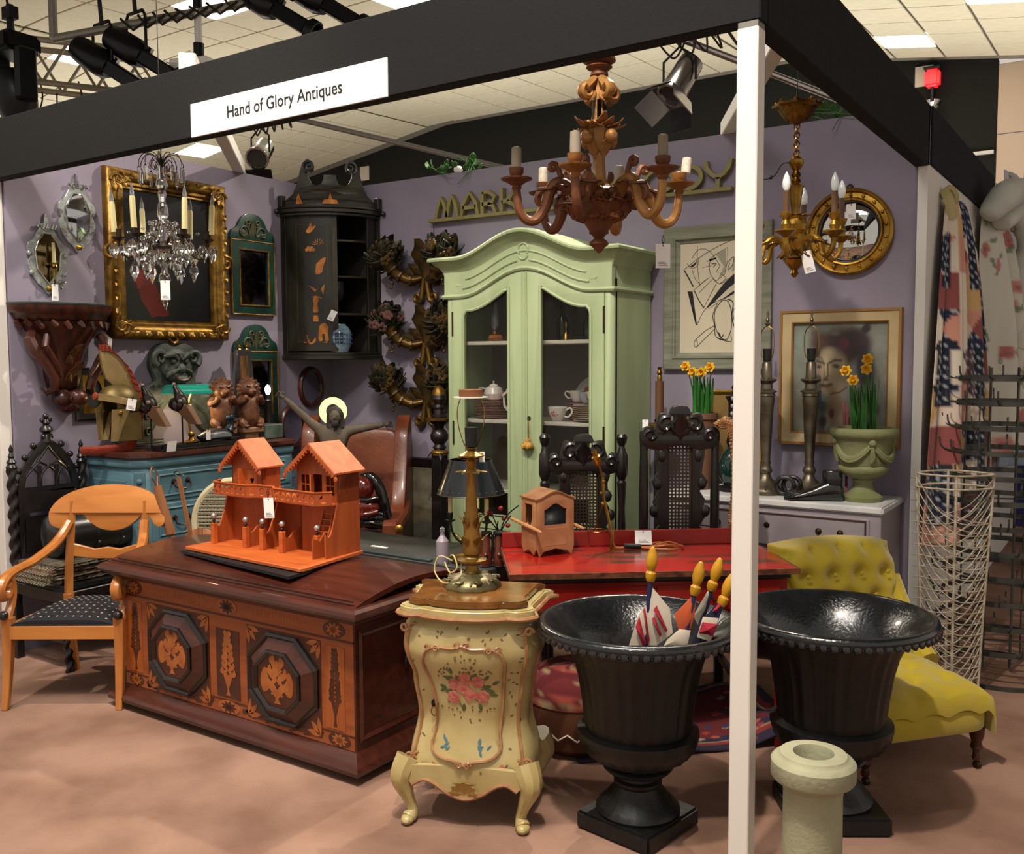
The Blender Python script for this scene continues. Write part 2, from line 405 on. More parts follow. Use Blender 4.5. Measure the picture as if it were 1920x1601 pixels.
G().cyl((0,0,.36),(0,0,.62),.03).box(-.06,.06,-.04,.04,.5,.6).build('clamp',m_dk,t)
bar=thing('lighting_bar','grey pipe bar slung from the ceiling, carrying pairs of spotlights','bar',(-2.9,2.1,4.24))
G().cyl((0,0,0),(0,0,1.0),.035).build('drop_pipe',m_pipe,bar)
G().cyl((0,0,0),(3.4,2.35,.75),.035).build('cross_pipe',m_pipe,bar)
G().cyl((1.55,1.07,.3),(1.55,1.07,.9),.045,n=8).build('hanger',m_pipe,bar)
g=G()
for k in range(12):
    u=.5+k*.1; a=Vector((3.4,2.35,.75))*(u/3.4)
    g.tube([a+Vector((.05*math.sin(k),-.05,.04)),a+Vector((.1,.0,-.06)),a+Vector((.2,.1,.05))],.012,5)
g.build('cable',m_cable,bar)
def profile_spot(loc,aim,lab):
    t=thing('profile_spotlight',lab,'spotlight',loc)
    m=track((0,0,0),aim)
    G().lathe([(.03,-.3),(.1,-.28),(.115,-.2),(.12,.0),(.09,.08)],18,m).build('lamp_house',m_fix,t)
    G().box(-.075,.075,-.06,.06,.06,.42,m).build('lens_barrel',m_fix,t,bev=.015)
    G().lathe([(.07,.40),(.1,.43),(.1,.5),(.085,.5),(.085,.44)],16,m).build('lens_hood',m_dk,t)
    G().box(-.02,.02,.06,.1,-.1,.12,m).box(.115,.15,-.01,.01,.2,.23,m).build('shutter_handle',m_chrome,t)
    G().tube([(-.13,0,0),(-.13,0,.28),(-.1,0,.33),(.1,0,.33),(.13,0,.28),(.13,0,0)],.014,6).build('yoke',m_dk,t)
    G().cyl((0,0,.33),(0.02,-.03,.55),.018).build('clamp',m_dk,t)
    return t
A=(.62,.25,-.42)
profile_spot((-2.55,2.32,4.03),A,'black spotlight on the grey bar, left one of the left pair')
profile_spot((-2.27,2.45,4.10),A,'black spotlight on the grey bar, right one of the left pair')
profile_spot((-1.42,3.14,4.52),A,'black spotlight on the grey bar, left one of the pair above the stall sign')
profile_spot((-1.05,3.36,4.55),A,'black spotlight on the grey bar, right one of the pair above the stall sign')
t=thing('ceiling_projector','white projector box on a telescopic ceiling pole','projector',(-1.9,2.79,3.9))
G().box(-.16,.2,-.2,.2,0,.13,RZ(20)).build('case',m_white,t,bev=.012)
for k in range(3): G().box(-.13+k*.1,-.06+k*.1,-.206,-.2,.03,.09,RZ(20)).build('vent',m_sq,t)
G().cyl((0,0,.14),(0,0,.3),.045).cyl((0,0,.13),(0,0,.15),.11,n=16).build('mount',m_dk,t)
G().cyl((0,0,.3),(0,0,.58),.033).build('inner_pole',m_white,t); G().cyl((0,0,.58),(0,0,1.45),.04).build('outer_pole',m_dk,t)
def parcan(loc,aim,lab,doors=True):
    t=thing('can_spotlight',lab,'spotlight',loc); m=track((0,0,0),aim)
    G().lathe([(.04,-.2),(.08,-.17),(.085,-.05),(.09,.08),(.1,.1),(.1,.12),(.085,.12),(.06,.02)],18,m).build('can',m_chrome,t)
    G().lathe([(.0,.09),(.05,.1),(.083,.1)],16,m,cap=False).build('lens',mat('lens glass','#3a3a38',.1),t)
    if doors:
        for a in (0,90,180,270):
            G().box(-.09,.09,-.004,.004,0,.15,m@T(0,0,.12)@RZ(a)@T(0,.1,0)@RX(-35)).build('barn_door',m_chrome if a%180 else m_fix,t)
    else: G().box(-.11,.11,-.12,.0,.0,.012,m@T(0,-.08,.14)).build('barn_door',m_fix,t)
    G().tube([(-.11,0,0),(-.11,0,.14),(0,0,.22),(.11,0,.14),(.11,0,0)],.008,6).cyl((0,0,.22),(0,0,.32),.012).build('yoke',m_dk,t)
    g=G()
    for k in range(5):
        a=.1*k; g.tube(smooth([(-.2+a,0,.35),(-.12+a,.05,.22+.02*k),(-.02+a,.0,.16),(.06+a*.5,.03,.33)],5),.007,5)
    g.build('cable',m_cable,t)
parcan((2.33,3.14,3.27),(-.2,-.45,-.7),'silver can spotlight with open barn doors and tangled cable above the back wall')
parcan((-1.44,3.03,3.27),(.5,-.8,-.6),'silver can spotlight hanging to the left, over the corner cabinet',False)
tag(G().cyl((-1.33,3.12,3.60),(1.6,4.6,2.75),.022).build('scaffold_pipe',m_pipe),'grey pipe running down behind the back wall, left of the chandelier','pipe')
tag(G().cyl((2.2,3.05,3.60),(3.5,4.3,3.05),.022).build('scaffold_pipe',m_chrome),'bright metal pipe sloping behind the white post','pipe')
# ================= shared materials for the antiques =================
m_gold=mat('old gilding','#8a6a2c',.42,.75,'#5a3f18',14,bump=.35,bsc=30)
m_gold2=mat('bright gilding','#b8903c',.34,.85,'#7a5a20',10,bump=.15,bsc=25)
m_brass=mat('brass','#a5813c',.28,1,'#6b4f20',9)
m_bronze=mat('dark bronze','#2c2117',.4,.6,'#3c2c18',10,bump=.1)
m_ebony=mat('ebonised wood','#0f0c0c',.38,0,'#1b1515',8,bump=.1,coat=.3)
m_mirror=mat('mirror glass','#b9bcc0',.04,1)
m_tag=mat('price tag card','#e9e6e4',.7); m_string=mat('black string','#0c0c0d',.8)
m_candle=mat('candle wax','#d8cf9a',.5); m_bulb=mat('clear bulb glass','#d8dde0',.05,0,trans=.9)
m_crystal=mat('crystal glass','#f2f4f2',.03,0,trans=1,ior=1.55)
m_mahog=mat('dark mahogany','#2a120c',.36,0,'#4a2015',6,st=(4,4,1),bump=.1,coat=.3)
def price_tag(loc,label,rz=0,tilt=0,drop=.06,w=.042,h=.075,string=True,ry=0):
    """card hanging at loc (top hole) with a loop of string rising drop above it; faces -Y turned by rz"""
    t=thing('price_tag',label,'tag',loc,group='white price tags',rot=(R(tilt),R(ry),R(rz)))
    G().add(*cut([[(-w/2,-h),(w/2,-h),(w/2,0),(-w/2,0)],arc(0,-.007,.003,0,330,8)],.0012),FR).build('card',m_tag,t)
    if string: G().tube([(0,-.001,-.006),(-.004,-.001,drop*.5),(0,0,drop),(.004,.001,drop*.5),(0,.001,-.006)],.0016,5).build('string',m_string,t)
    g=G()
    for k in range(3): g.box(-w*.3,w*(.35-.1*k),-.0022,-.0014,-h+.008+k*.006,-h+.010+k*.006)
    g.build('print',mat('grey print','#8a8688',.8),t) if k and w>.035 else None
    return t
def leafpts(L,w,n=8,lobes=0,curl=.0):
    top=[];bot=[]
    for i in range(n+1):
        u=i/n; ww=w*math.sin(PI*u)**.8*(1+(.25*math.sin(u*lobes*2*PI) if lobes else 0))
        top.append((u*L,ww)); bot.append((u*L,-ww))
    return top+bot[::-1][1:-1]
def leaf3(g,p,d,L,w,up=(0,0,1),curl=.3,lobes=0,th=.12):
    """carved leaf: starts at p, runs along d, bends towards up"""
    d=Vector(d).normalized(); up=Vector(up); up=(up-d*up.dot(d)); up=up.normalized() if up.length>1e-6 else Vector((0,0,1)); s=d.cross(up)
    def fn(u,v):
        ww=w*(math.sin(PI*min(.999,max(.02,v*.94+.03)))**.7)*(1+(.22*math.cos(v*lobes*2*PI) if lobes else 0))
        x=(u-.5)*2
        return Vector(p)+d*(L*v*(1-.25*curl*v))+s*(ww*x)+up*(L*curl*v*v - w*.5*(1-abs(x))*(-1)*.6*(1-v*.5))
    g.slab(fn,4,6,up*-(w*th*2),None)
def acanthus(g,p,d,L,w,up,curl=.3,n=3):
    leaf3(g,p,d,L,w,up,curl,3)
    d=Vector(d).normalized(); u=Vector(up).normalized(); s=d.cross(u)
    for k in range(n):
        for sg in (-1,1):
            q=Vector(p)+d*(L*(.12+.24*k))
            leaf3(g,q,d*1.0+s*sg*(1.1-.18*k),L*(.5-.09*k),w*.45,u,curl*1.3,2)
# ================= left wall =================
# --- old portrait in carved gilt frame, rz=90 things face +X ---
t=thing('framed_painting','large dark oil painting in a carved gilt frame behind the glass chandelier','painting',(0.002,1.012,2.125),90)
G().frame(.60,.74,[(0,.0),(0,.034),(.012,.03),(.02,.042),(.035,.04),(.055,.062),(.078,.068),(.098,.055),(.108,.03),(.108,0)]).build('gilt_frame',m_gold,t,ang=50)
g=G()
for sx in (-1,1):
    for sz in (-1,1):
        cx,cz=sx*.375,sz*.445
        for k in range(3):
            g.tube([(cx-sx*.02+sx*x*.9,-.066,cz-sz*.02+sz*z*.9) for x,z in spiral(-.015*k,-.015*(2-k),.045,.008,90*k,90*k+420,14)],[.011-.0006*i for i in range(15)],6)
        for a in range(5): leaf3(g,(cx,-.06,cz),(-sx*math.cos(R(a*22)),0,-sz*math.sin(R(a*22))),.11,.02,(0,-1,0),.15)
for sx,sz,n,L in ((1,0,17,.60),(-1,0,17,.60),(0,1,14,.48),(0,-1,14,.48)):
    for i in range(n):
        u=(i/(n-1)-.5)*L; x=sx*.366+(u if sx==0 else 0); z=sz*.436+(u if sz==0 else 0)
        leaf3(g,(x,-.064,z),(sx*.5+(.9 if sx==0 else 0)*(1 if i%2 else -1),0,sz*.5+(.9 if sz==0 else 0)*(1 if i%2 else -1)),.045,.013,(0,-1,0),.25)
    g.tube([(sx*.40+a,-.05,sz*.47+b) for a,b in spiral(0,0,.05,.01,0,500,18)],.011,6)
g.build('carved_ornament',m_gold,t)
cv=Cv(150,190,'#0d0e12').noise(.5,1)
cv.ell(.5,.55,.5,.55,'#1b1614',0,.7,.9).ell(.42,.62,.10,.12,'#4a372c',0,.8,.9).ell(.43,.60,.065,.09,'#7a5c48',0,.6,.8)
cv.poly([(.14,.42),(.30,.36),(.44,.18),(.50,.05),(.30,.03),(.18,.18)],'#4d1214',.9).poly([(.12,.34),(.2,.40),(.24,.30),(.16,.24)],'#6e1d1c',.9).ell(.2,.3,.12,.16,'#3c0e10',20,.6,.8)
cv.ell(.5,.3,.2,.28,'#171210',0,.7,.8)
g=G(); g.grid(lambda u,v:((u-.5)*.605,-.012,(v-.5)*.745),90,110,colfn=cv); g.build('canvas',mat('varnished oil paint','#222222',.28,attr=True,coat=.3),t,fix=False)
G().box(-.31,.31,-.010,.0,-.38,.38).build('backboard',mat('brown board','#4a3a28',.8),t)
# --- two venetian mirrors ---
m_vglass=mat('etched mirror border','#aeb6b2',.12,.6,'#cfd6d2',30,bump=.2,trans=.25); m_vmir=mat('old silvered mirror','#bfc2c9',.06,1); m_vmir2=mat('foxed amber mirror','#8f7f5c',.08,1,'#5b4a2c',14)
def venetian(label,y,z,dark):
    t=thing('venetian_mirror',label,'mirror',(0.002,y,z),90)
    half=[(0,-.185),(.03,-.15),(.06,-.125),(.095,-.07),(.105,-.02),(.092,.01),(.108,.045),(.10,.08),(.07,.105),(.045,.15),(.03,.17)]
    out=smooth(half+[(-x,y) for x,y in half[::-1] if x>0],3,True)
    inn=[(0,-.13),(.06,-.055),(.07,.04),(.05,.09),(.02,.13),(-.02,.13),(-.05,.09),(-.07,.04),(-.06,-.055)]
    G().add(*cut([out],.012),FR).build('glass_border',m_vglass,t,bev=.003)
    G().add(*cut([inn],.006,.002),T(0,-.0125,0)@FR).build('mirror_plate',m_vmir2 if dark else m_vmir,t)
    g=G()
    for k in range(7): g.tube([(-.05+.016*k,-.014,.165+.012*math.sin(k*2)),(-.045+.016*k,-.02,.18),(-.04+.016*k,-.014,.165)],.008,6)
    g.prism([(-.014,.17),(.014,.17),(.008,.225),(0,.24),(-.008,.225)],.01,FR)
    for s in (-1,1):
        for a,b,c,d in ((.06,-.055,0,-.13),(.07,.04,.06,-.055),(.05,.09,.07,.04),(.02,.13,.05,.09)):
            g.cyl((s*a,-.019,b),(s*c,-.019,d),.0035,n=6)
        g.ball((s*.098,-.012,.025),.016,8,6); g.ball((s*.09,-.012,-.075),.014,8,6)
    g.build('glass_cresting',m_crystal if not dark else m_vglass,t)
    G().lathe([(.006,0),(.013,.004),(.016,.012),(.01,.018),(.004,.026)],10,T(0,-.012,-.155)@RX(90)).build('boss',m_gold2,t)
    if dark:
        G().cyl((.012,-.05,-.02),(.012,-.05,.085),.010,.008,n=10).build('candle',m_candle,t)
        G().tube([(0,-.012,-.15),(0,-.04,-.155),(.012,-.055,-.12),(.012,-.05,-.05)],.005,6).lathe([(.006,-.05),(.02,-.04),(.017,-.03)],10,T(.012,-.05,0)).build('candle_arm',m_brass,t)
        g=G(); [g.tube([(.03,-.02,-.17),(.05,-.04,-.15+.02*k),(.06+.01*k,-.03,-.12)],.008,6) for k in range(3)]; g.ball((.05,-.03,-.14),.02,8,6); g.build('glass_flower',m_crystal,t)
    return t
venetian('small etched venetian wall mirror with a pale blue plate, the upper of the pair',.448,2.292,0)
venetian('small venetian wall mirror with dark foxed plate and a candle, above the carved bracket',.27,2.06,1)
price_tag((.075,.268,1.925),'white price tag hanging from the dark venetian mirror, over the carved bracket',90,drop=.025,w=.036,h=.085)
# --- carved mahogany bracket ---
t=thing('wall_bracket','carved dark mahogany half round wall bracket with green marbled top','bracket',(0.0,.33,1.27),90)
def half(z0,prof,g,n=24):
    v=[];f=[]
    for r,d,z in prof:
        for i in range(n+1):
            a=PI+PI*i/n; v.append((r*math.cos(a),d*math.sin(a),z))
    m=n+1
    for j in range(len(prof)-1):
        for i in range(n): f.append((j*m+i,j*m+i+1,(j+1)*m+i+1,(j+1)*m+i))
        f.append((j*m+n,j*m,(j+1)*m,(j+1)*m+n))
    f.append(tuple(range(n,-1,-1))); f.append(tuple((len(prof)-1)*m+i for i in range(m)))
    return g.add(v,f,T(0,0,z0))
half(0,[(.285,.215,.545),(.285,.215,.556)],G()).build('marbled_top',mat('green marbling','#1e2a26',.3,0,'#33423a',12),t,bev=.002)
half(0,[(.235,.175,.46),(.25,.19,.475),(.262,.198,.50),(.272,.205,.505),(.28,.212,.53),(.283,.214,.545)],G()).build('cornice',m_mahog,t,ang=50)
half(0,[(.05,.05,.09),(.085,.075,.12),(.1,.085,.17),(.105,.095,.24),(.13,.11,.31),(.17,.14,.38),(.21,.165,.44),(.235,.175,.46)],G()).build('body',m_mahog,t,ang=60)
g=G()
for s in (-1,1):
    g.tube([(s*.19,-.06,.40),(s*.215,-.09,.36),(s*.20,-.11,.30),(s*.15,-.12,.24),(s*.11,-.12,.17),(s*.10,-.10,.11),(s*.12,-.07,.09),(s*.135,-.05,.12)],[.028,.034,.034,.03,.026,.024,.022,.018],8)
    g.tube([(s*.15,-.13,.39),(s*.17,-.15,.33),(s*.12,-.15,.25),(s*.08,-.135,.17)],[.014,.018,.016,.01],8)
for k in range(11):
    a=PI+PI*(k+.5)/11; g.tube([(.255*math.cos(a),.19*math.sin(a),.46),(.24*math.cos(a)+.01,.2*math.sin(a),.43+.012*(k%2)),(.225*math.cos(a),.17*math.sin(a),.45)],[.014,.016,.01],6)
g.build('carved_scrolls',m_mahog,t)
g=G(); g.ball((-.04,-.07,.055),(.052,.05,.05),12,8); g.ball((.045,-.07,.055),(.055,.05,.05),12,8); g.ball((0,-.06,.02),(.06,.045,.05),12,8); g.lathe([(.0,-.03),(.02,-.02),(.045,0),(.05,.03)],12,T(0,-.055,0)); g.build('pendant_drop',m_mahog,t)
g=G()
for k in range(6): leaf3(g,(.01*(k%3-1),-.11-.01*(k%2),.14+.03*k),(.6*(k%3-1),-.2,1),.07,.022,(0,-1,0),.3,2)
g.build('gilt_leaf_carving',mat('dark gilt wood','#4c2f17',.45,.2),t)
price_tag  # (kept: helper used below)
# --- green mirrors ---
m_green=mat('green veined paint','#0d2823',.35,0,'#173a31',9,3,st=(1,1,1),coat=.3); m_crest=mat('carved green gilt crest','#2e3a30',.5,.15,'#4c4a30',16,bump=.2)
def green_mirror(label,y,z):
    t=thing('green_wall_mirror',label,'mirror',(0.002,y,z),90)
    G().frame(.235,.35,[(0,.0),(0,.03),(.062,.022),(.062,0)]).build('green_frame',m_green,t,ang=20)
    G().frame(.235,.35,[(-.004,.028),(.0,.034),(.006,.034),(.008,.030)]).frame(.355,.47,[(-.006,.022),(0,.026),(.004,.024),(.004,0)]).build('gilt_edge',m_gold,t)
    G().box(-.122,.122,-.012,0,-.18,.18).build('mirror_plate',mat('dark old mirror','#6c6a70',.07,1),t)
    half=[(.18,.235),(.178,.27),(.165,.295),(.135,.31),(.115,.33),(.10,.36),(.08,.385),(.045,.405),(0,.41)]
    G().add(*cut([half+[(-x,y) for x,y in half[::-1][1:]]],.016,.003),FR).build('arched_crest',m_green,t)
    g=G()
    for s in (-1,1):
        g.tube([(s*x,-.024,z) for x,z in spiral(.075,.285,.05,.008,200,-200,16)],.006,6)
        g.tube([(s*x,-.024,z) for x,z in spiral(.035,.35,.028,.006,-90,280,12)],.005,6)
        for k in range(3): leaf3(g,(s*.02,-.018,.26+.03*k),(s*1,0,.35+.3*k),.09-.02*k,.014,(0,-1,0),.12,2)
    leaf3(g,(0,-.018,.25),(0,0,1),.13,.018,(0,-1,0),.15,3)
    g.build('crest_carving',m_crest,t)
    return t
green_mirror('green framed wall mirror with arched crest, upper of two, left of the corner cabinet',1.655,2.055)
green_mirror('green framed wall mirror with arched crest, lower one behind the obelisk and candlestick',1.662,1.345)
# --- small framed miniature ---
t=thing('framed_miniature','small black framed oval portrait behind the crested helmet','picture',(0.002,.508,1.34),90)
G().frame(.135,.21,[(0,0),(0,.016),(.03,.022),(.042,.012),(.042,0)]).build('black_frame',m_ebony,t,ang=20)
G().add(*cut([[(-.07,-.107),(.07,-.107),(.07,.107),(-.07,.107)],arc(0,.005,.05,0,350,35,.082)],.004),T(0,-.008,0)@FR).build('gilt_mount',m_gold2,t)
cv=Cv(60,90,'#14171a'); cv.ell(.5,.6,.22,.2,'#5a6058',0,.8,.6).ell(.5,.22,.42,.3,'#3a4048',0,.8,.6).ell(.5,.86,.4,.14,'#1a1c1c',0,.9,.5)
G().grid(lambda u,v:((u-.5)*.105,-.004,(v-.5)*.175+.005),30,44,colfn=cv).build('portrait',mat('miniature paint','#333333',.3,attr=True),t,fix=False)
# --- oval mirrors near the corner ---
def oval_mirror(label,y,z,rx,rz_,x=.0,tilt=0):
    t=thing('oval_mirror',label,'mirror',(x+.003,y,z),90,rot=(R(tilt),0,R(90)))
    v=[];f=[];n=32;prof=[(0,0),(0,.018),(.008,.024),(.018,.028),(.028,.022),(.032,0)]
    for i in range(n):
        a=2*PI*i/n
        for o,y_ in prof: v.append(((rx+o)*math.cos(a),-y_,(rz_+o)*math.sin(a)))
    m=len(prof)
    for i in range(n):
        for k in range(m): f.append((i*m+k,i*m+(k+1)%m,((i+1)%n)*m+(k+1)%m,((i+1)%n)*m+k))
    G().add(v,f).build('oval_frame',m_mahog,t,ang=50)
    G().add(*cut([arc(0,0,rx+.002,0,352,45,rz_+.002)],.006),T(0,-.004,0)@FR).build('mirror_plate',mat('grey mirror','#8a8790',.08,1),t)
oval_mirror('oval wall mirror in thin dark wood frame under the corner cabinet',2.15,1.335,.085,.085*1.33)
oval_mirror('small oval mirror in dark wood frame, half hidden behind the outstretched arm',1.93,1.075,.09,.12,.05)
# ================= corner cabinet =================
t=thing('corner_cabinet','black lacquered hanging corner cabinet with gilt figures and one door open','cabinet',(0,YB,1.555))
m_jap=mat('black japanning','#15140e',.35,0,'#1d1a11',7,bump=.05,coat=.3); m_fig=mat('raised gilt lacquer','#8a4f1c',.45,.3,'#b0702c',20,bump=.3); m_in=mat('dark cabinet inside','#171310',.7)
RC=.445
def bow(a,r,z): return (r*math.sin(R(a))*1.0+.0,-r*math.cos(R(a)),z)   # a: 0 at left wall, 90 at back wall
def bowplate(g,a0,a1,r,th,z0,z1,n=10):
    g.slab(lambda u,v:Vector(bow(a0+(a1-a0)*u,r,z0+(z1-z0)*v)),n,1,(0,0,0)) if 0 else None
    v=[];f=[]
    for rr in (r,r-th):
        for z in (z0,z1):
            for i in range(n+1): v.append(bow(a0+(a1-a0)*i/n,rr,z))
    m=n+1
    for i in range(n):
        f+= [(i,i+1,m+i+1,m+i),(2*m+i,3*m+i,3*m+i+1,2*m+i+1),(m+i,m+i+1,3*m+i+1,3*m+i),(i,2*m+i,2*m+i+1,i+1)]
    f+=[(0,m,3*m,2*m),(n,2*m+n,3*m+n,m+n)]
    return g.add(v,f)
g=G(); g.box(.002,.012,-.47,-.012,.0,.94); g.box(.002,.47,-.012,-.002,0,.94); g.build('back_board',m_in,t)
for z in (.0,.27,.52,.76,.93):
    pts=[(0.012,-.012)]+[bow(a,RC-.03,0)[:2] for a in range(2,89,6)]
    G().prism(pts,.014,T(0,0,z)).build('shelf',m_jap if z in(0,.93) else mat('shelf wood','#2a2418',.5),t,bev=.002)
bowplate(G(),1,50,RC,.018,.03,.925).build('closed_door',m_jap,t)
bowplate(bowplate(G(),78,89,RC,.02,.02,.93),0.5,3,RC+.004,.02,.02,.93).build('side_stile',m_jap,t,bev=.002)
g=G(); bowplate(g,46,50,RC+.003,.006,.03,.925); 
for a0,a1 in ((14,15),(41,42)): bowplate(g,a0,a1,RC+.002,.003,.09,.87,2)
for z in (.09,.865): bowplate(g,14,42,RC+.002,.003,z,z+.006)
g.build('door_moulding',mat('worn lacquer edge','#2b2616',.45),t)
bowplate(bowplate(G(),0,90,RC+.035,.06,-.03,0),0,90,RC+.02,.04,0.0,.02).build('base_moulding',m_jap,t,bev=.004)
bowplate(bowplate(bowplate(G(),0,90,RC+.045,.07,.945,.972),0,90,RC+.03,.05,.925,.945),0,90,RC+.05,.03,.972,.985).build('cornice',m_jap,t,bev=.004)
# swan neck crest, bowed
def bowcut(loops,th,r): 
    vs,fs=cut(loops,th); bm=bmesh.new(); vv=[bm.verts.new(p) for p in vs]
    for q in fs:
        try: bm.faces.new([vv[i] for i in q])
        except ValueError: pass
    bmesh.ops.triangulate(bm,faces=bm.faces)
    bmesh.ops.subdivide_edges(bm,edges=[e for e in bm.edges if e.calc_length()>.08],cuts=2,use_grid_fill=True)
    bm.verts.index_update(); out=[]; 
    for v in bm.verts: a=45+v.co.x/r*180/PI; out.append(bow(a,r+v.co.z,v.co.y))
    fs=[tuple(v.index for v in q.verts) for q in bm.faces]; bm.free(); return out,fs
CS=1.30
hp=[(.345,.0),(.345,.03),(.30,.035),(.25,.06),(.215,.11),(.195,.17),(.175,.215),(.145,.235),(.115,.225),(.10,.20),(.105,.175),(.125,.165),(.145,.172),(.14,.145),(.12,.115),(.09,.10),(.055,.11),(.04,.135),(.04,.155),(0,.155)]
hp=[(x,y*CS) for x,y in hp]
crest=hp+[(-x,y) for x,y in hp[::-1][1:]]
G().add(*bowcut([crest],.018,RC+.01),T(0,0,.985)).build('swan_neck_crest',m_jap,t)
g=G()
for s in (-1,1):
    p=[bow(45+(s*x)/(RC+.03)*180/PI,RC+.035,.985+z*1.0) for x,z in spiral(.135,.195*1.3,.045,.006,-60,500,16)]; g.tube(p,.007,6)
g.build('crest_scroll',mat('worn blue grey lacquer','#2c2f30',.4),t)
for a in (0,90): 
    o=G(); o.box(-.02,.02,-.02,.02,0,.075,T(*bow(a+(3 if a==0 else -3),RC+.03,.985))@RZ(a)); o.ball(bow(a+(2 if a==0 else -2),RC+.07,.955),.018,8,6); o.build('corner_knob',m_jap,t,bev=.003)
# gilt figures on the door
fg=G()
def onbow(pts,da=0,dz=0,sc=1,th=.003):
    vs,fs=cut([[(x*sc,y*sc) for x,y in pts]],th)
    fg.add([bow(28+da+x/RC*180/PI,RC+z,dz+y) for x,y,z in vs],fs)
onbow(smooth([(-.02,-.06),(.02,-.05),(.035,0),(.05,.05),(.02,.04),(0,.02),(-.015,.0)],4,True),6,.60)
onbow(smooth([(-.035,-.01),(-.01,-.02),(.015,.0),(.035,.03),(.01,.025),(0,.05),(-.015,.02)],4,True),0,.83)
for k in range(7): onbow(leafpts(.05,.004),7+k*.3,.72,1) if 0 else fg.add([bow(34+x/RC*180/PI,RC+.003,.73+y) for x,y in [(0,0),(.045*math.cos(R(20+k*24)),.045*math.sin(R(20+k*24))),(.04*math.cos(R(26+k*24)),.04*math.sin(R(26+k*24)))]],[(0,1,2)])
for k in range(5): onbow(arc(0,0,.012,0,320,8),-4+k*1.5,.70+.012*(k%2))
onbow(smooth([(-.016,-.05),(.016,-.05),(.012,0),(.02,.03),(0,.06),(-.018,.03),(-.012,0)],4,True),3,.34)
onbow([(-.017,-.03),(.017,-.03),(.015,.012),(-.015,.012)],3,.255)
for q in ([(-.06,.05),(-.01,.0),(.02,.04),(0,.02)],[(.03,.02),(.06,.06),(.05,-.02)],[(-.05,-.03),(.05,-.05),(.02,-.03)]): onbow(q,4,.42,.9)
onbow(smooth([(-.03,-.06),(-.005,-.06),(-.008,-.02),(.01,-.02),(.012,-.06),(.035,-.06),(.03,.0),(.035,.03),(.01,.055),(-.02,.04),(-.03,.0)],4,True),9,.16)
onbow(smooth([(-.03,.0),(-.06,-.035),(-.09,.02),(-.07,-.045),(-.03,-.03)],4,True),6,.12); onbow([(-.08,-.004),(.08,-.004),(.08,.004),(-.08,.004)],2,.088)
fg.build('gilt_figure_decoration',m_fig,t)
g=G(); vs,fs=cut([[(-.05,0),(.05,0),(.04,.025),(.012,.03),(0,.07),(-.012,.03),(-.04,.025)]],.003); g.add([bow(45+x/RC*180/PI,RC+.022+z,1.0+y) for x,y,z in vs],fs)
vs,fs=cut([[(-.02,0),(.03,0),(.02,.02),(0,.07),(-.015,.04)]],.003); g.add([bow(19+x/RC*180/PI,RC+.022+z,1.0+y) for x,y,z in vs],fs); g.build('crest_gilding',m_fig,t)
# things inside it
t=thing('ginger_jar','blue and white porcelain jar on the lowest shelf of the corner cabinet','jar',(.30,YB-.235,1.571),42)
G().lathe([(.045,0),(.06,.004),(.075,.05),(.083,.10),(.078,.145),(.06,.175),(.045,.185),(.042,.195)],28).build('body',mat('pale celadon glaze','#8fa6b4',.15,0,'#6f8aa0',40),t)
g=G()
for k in range(26):
    a=k*360/26
    for z in (.03,.06,.09,.12,.15): g.tube([((.079+.006*math.sin(PI*z/.19))*math.cos(R(a+d)),(.079+.006*math.sin(PI*z/.19))*math.sin(R(a+d)),z+e) for d,e in ((0,0),(4,.008),(6,.0))],.0022,4) if z in(.06,.09,.12) else None
g.build('painted_scrolls',mat('blue glaze','#2c4a78',.2),t)
g=G()
for x0 in (-.026,.004):
    for z in (.07,.09,.11,.13): g.box(x0,x0+.022,-.089,-.083,z,z+.005)
    for dx in (0,.018): g.box(x0+dx,x0+dx+.004,-.089,-.083,.065,.14)
g.build('double_square_symbol',mat('cobalt blue','#14265a',.2),t)
t=thing('glass_goblet','tall dark glass goblet standing on the second lowest cabinet shelf','goblet',(.27,YB-.22,1.841),0)
m_smoke=mat('smoky glass','#6b6f74',.05,0,trans=.85)
G().lathe([(.045,0),(.04,.006),(.008,.014),(.008,.05),(.014,.06),(.008,.07)],18).build('foot',m_smoke,t); G().lathe([(.008,.07),(.035,.09),(.05,.13),(.05,.21),(.046,.21),(.045,.13),(.03,.095)],18,cap=False).build('bowl',m_smoke,t)
price_tag((.42,YB-.40,1.845),'white price tag over the cabinet shelf edge by the goblet',40,drop=.02,ry=25,tilt=-20)
# ================= back wall: armoire =================
m_sage=mat('sage green paint','#8f9f78',.5,0,'#9fae88',2.2,6,st=(3,3,.6),bump=.08,bsc=40)
m_armin=mat('armoire lining','#6a6058',.7); m_glass=mat('cabinet glass','#ffffff',.02,0,trans=1,ior=1.2,spec=.3)
t=thing('armoire','tall sage green painted armoire with arched cornice and two glazed doors full of china','armoire',(1.955,1.90,0))
HW=.555; DP=.462
def za(x,base,amp,w=.44):
    a=min(abs(x)/w,1); return base+amp*.5*(1+math.cos(PI*a))
xs=[-HW+i*2*HW/36 for i in range(37)]
G().box(-HW,-HW+.025,.03,DP,.06,2.0).build('side_panel',m_sage,t,bev=.003); G().box(HW-.025,HW,.03,DP,.06,2.0).build('side_panel',m_sage,t,bev=.003)
G().box(-HW+.025,HW-.025,DP-.02,DP,.08,2.0).build('back_panel',m_armin,t)
for z in (.12,.745,1.15,1.605): G().box(-HW+.027,HW-.027,.05,DP-.022,z,z+.022).build('shelf',mat('shelf paint','#b7b5a6',.5),t,bev=.002)
G().prism([(-HW-.02,0),(HW+.02,0),(HW+.02,DP),(-HW-.02,DP)],.06,T(0,0,0)).prism([(-HW-.03,-.02),(HW+.03,-.02),(HW+.03,DP),(-HW-.03,DP)],.08,T(0,0,.04)).build('plinth',m_sage,t,bev=.006)
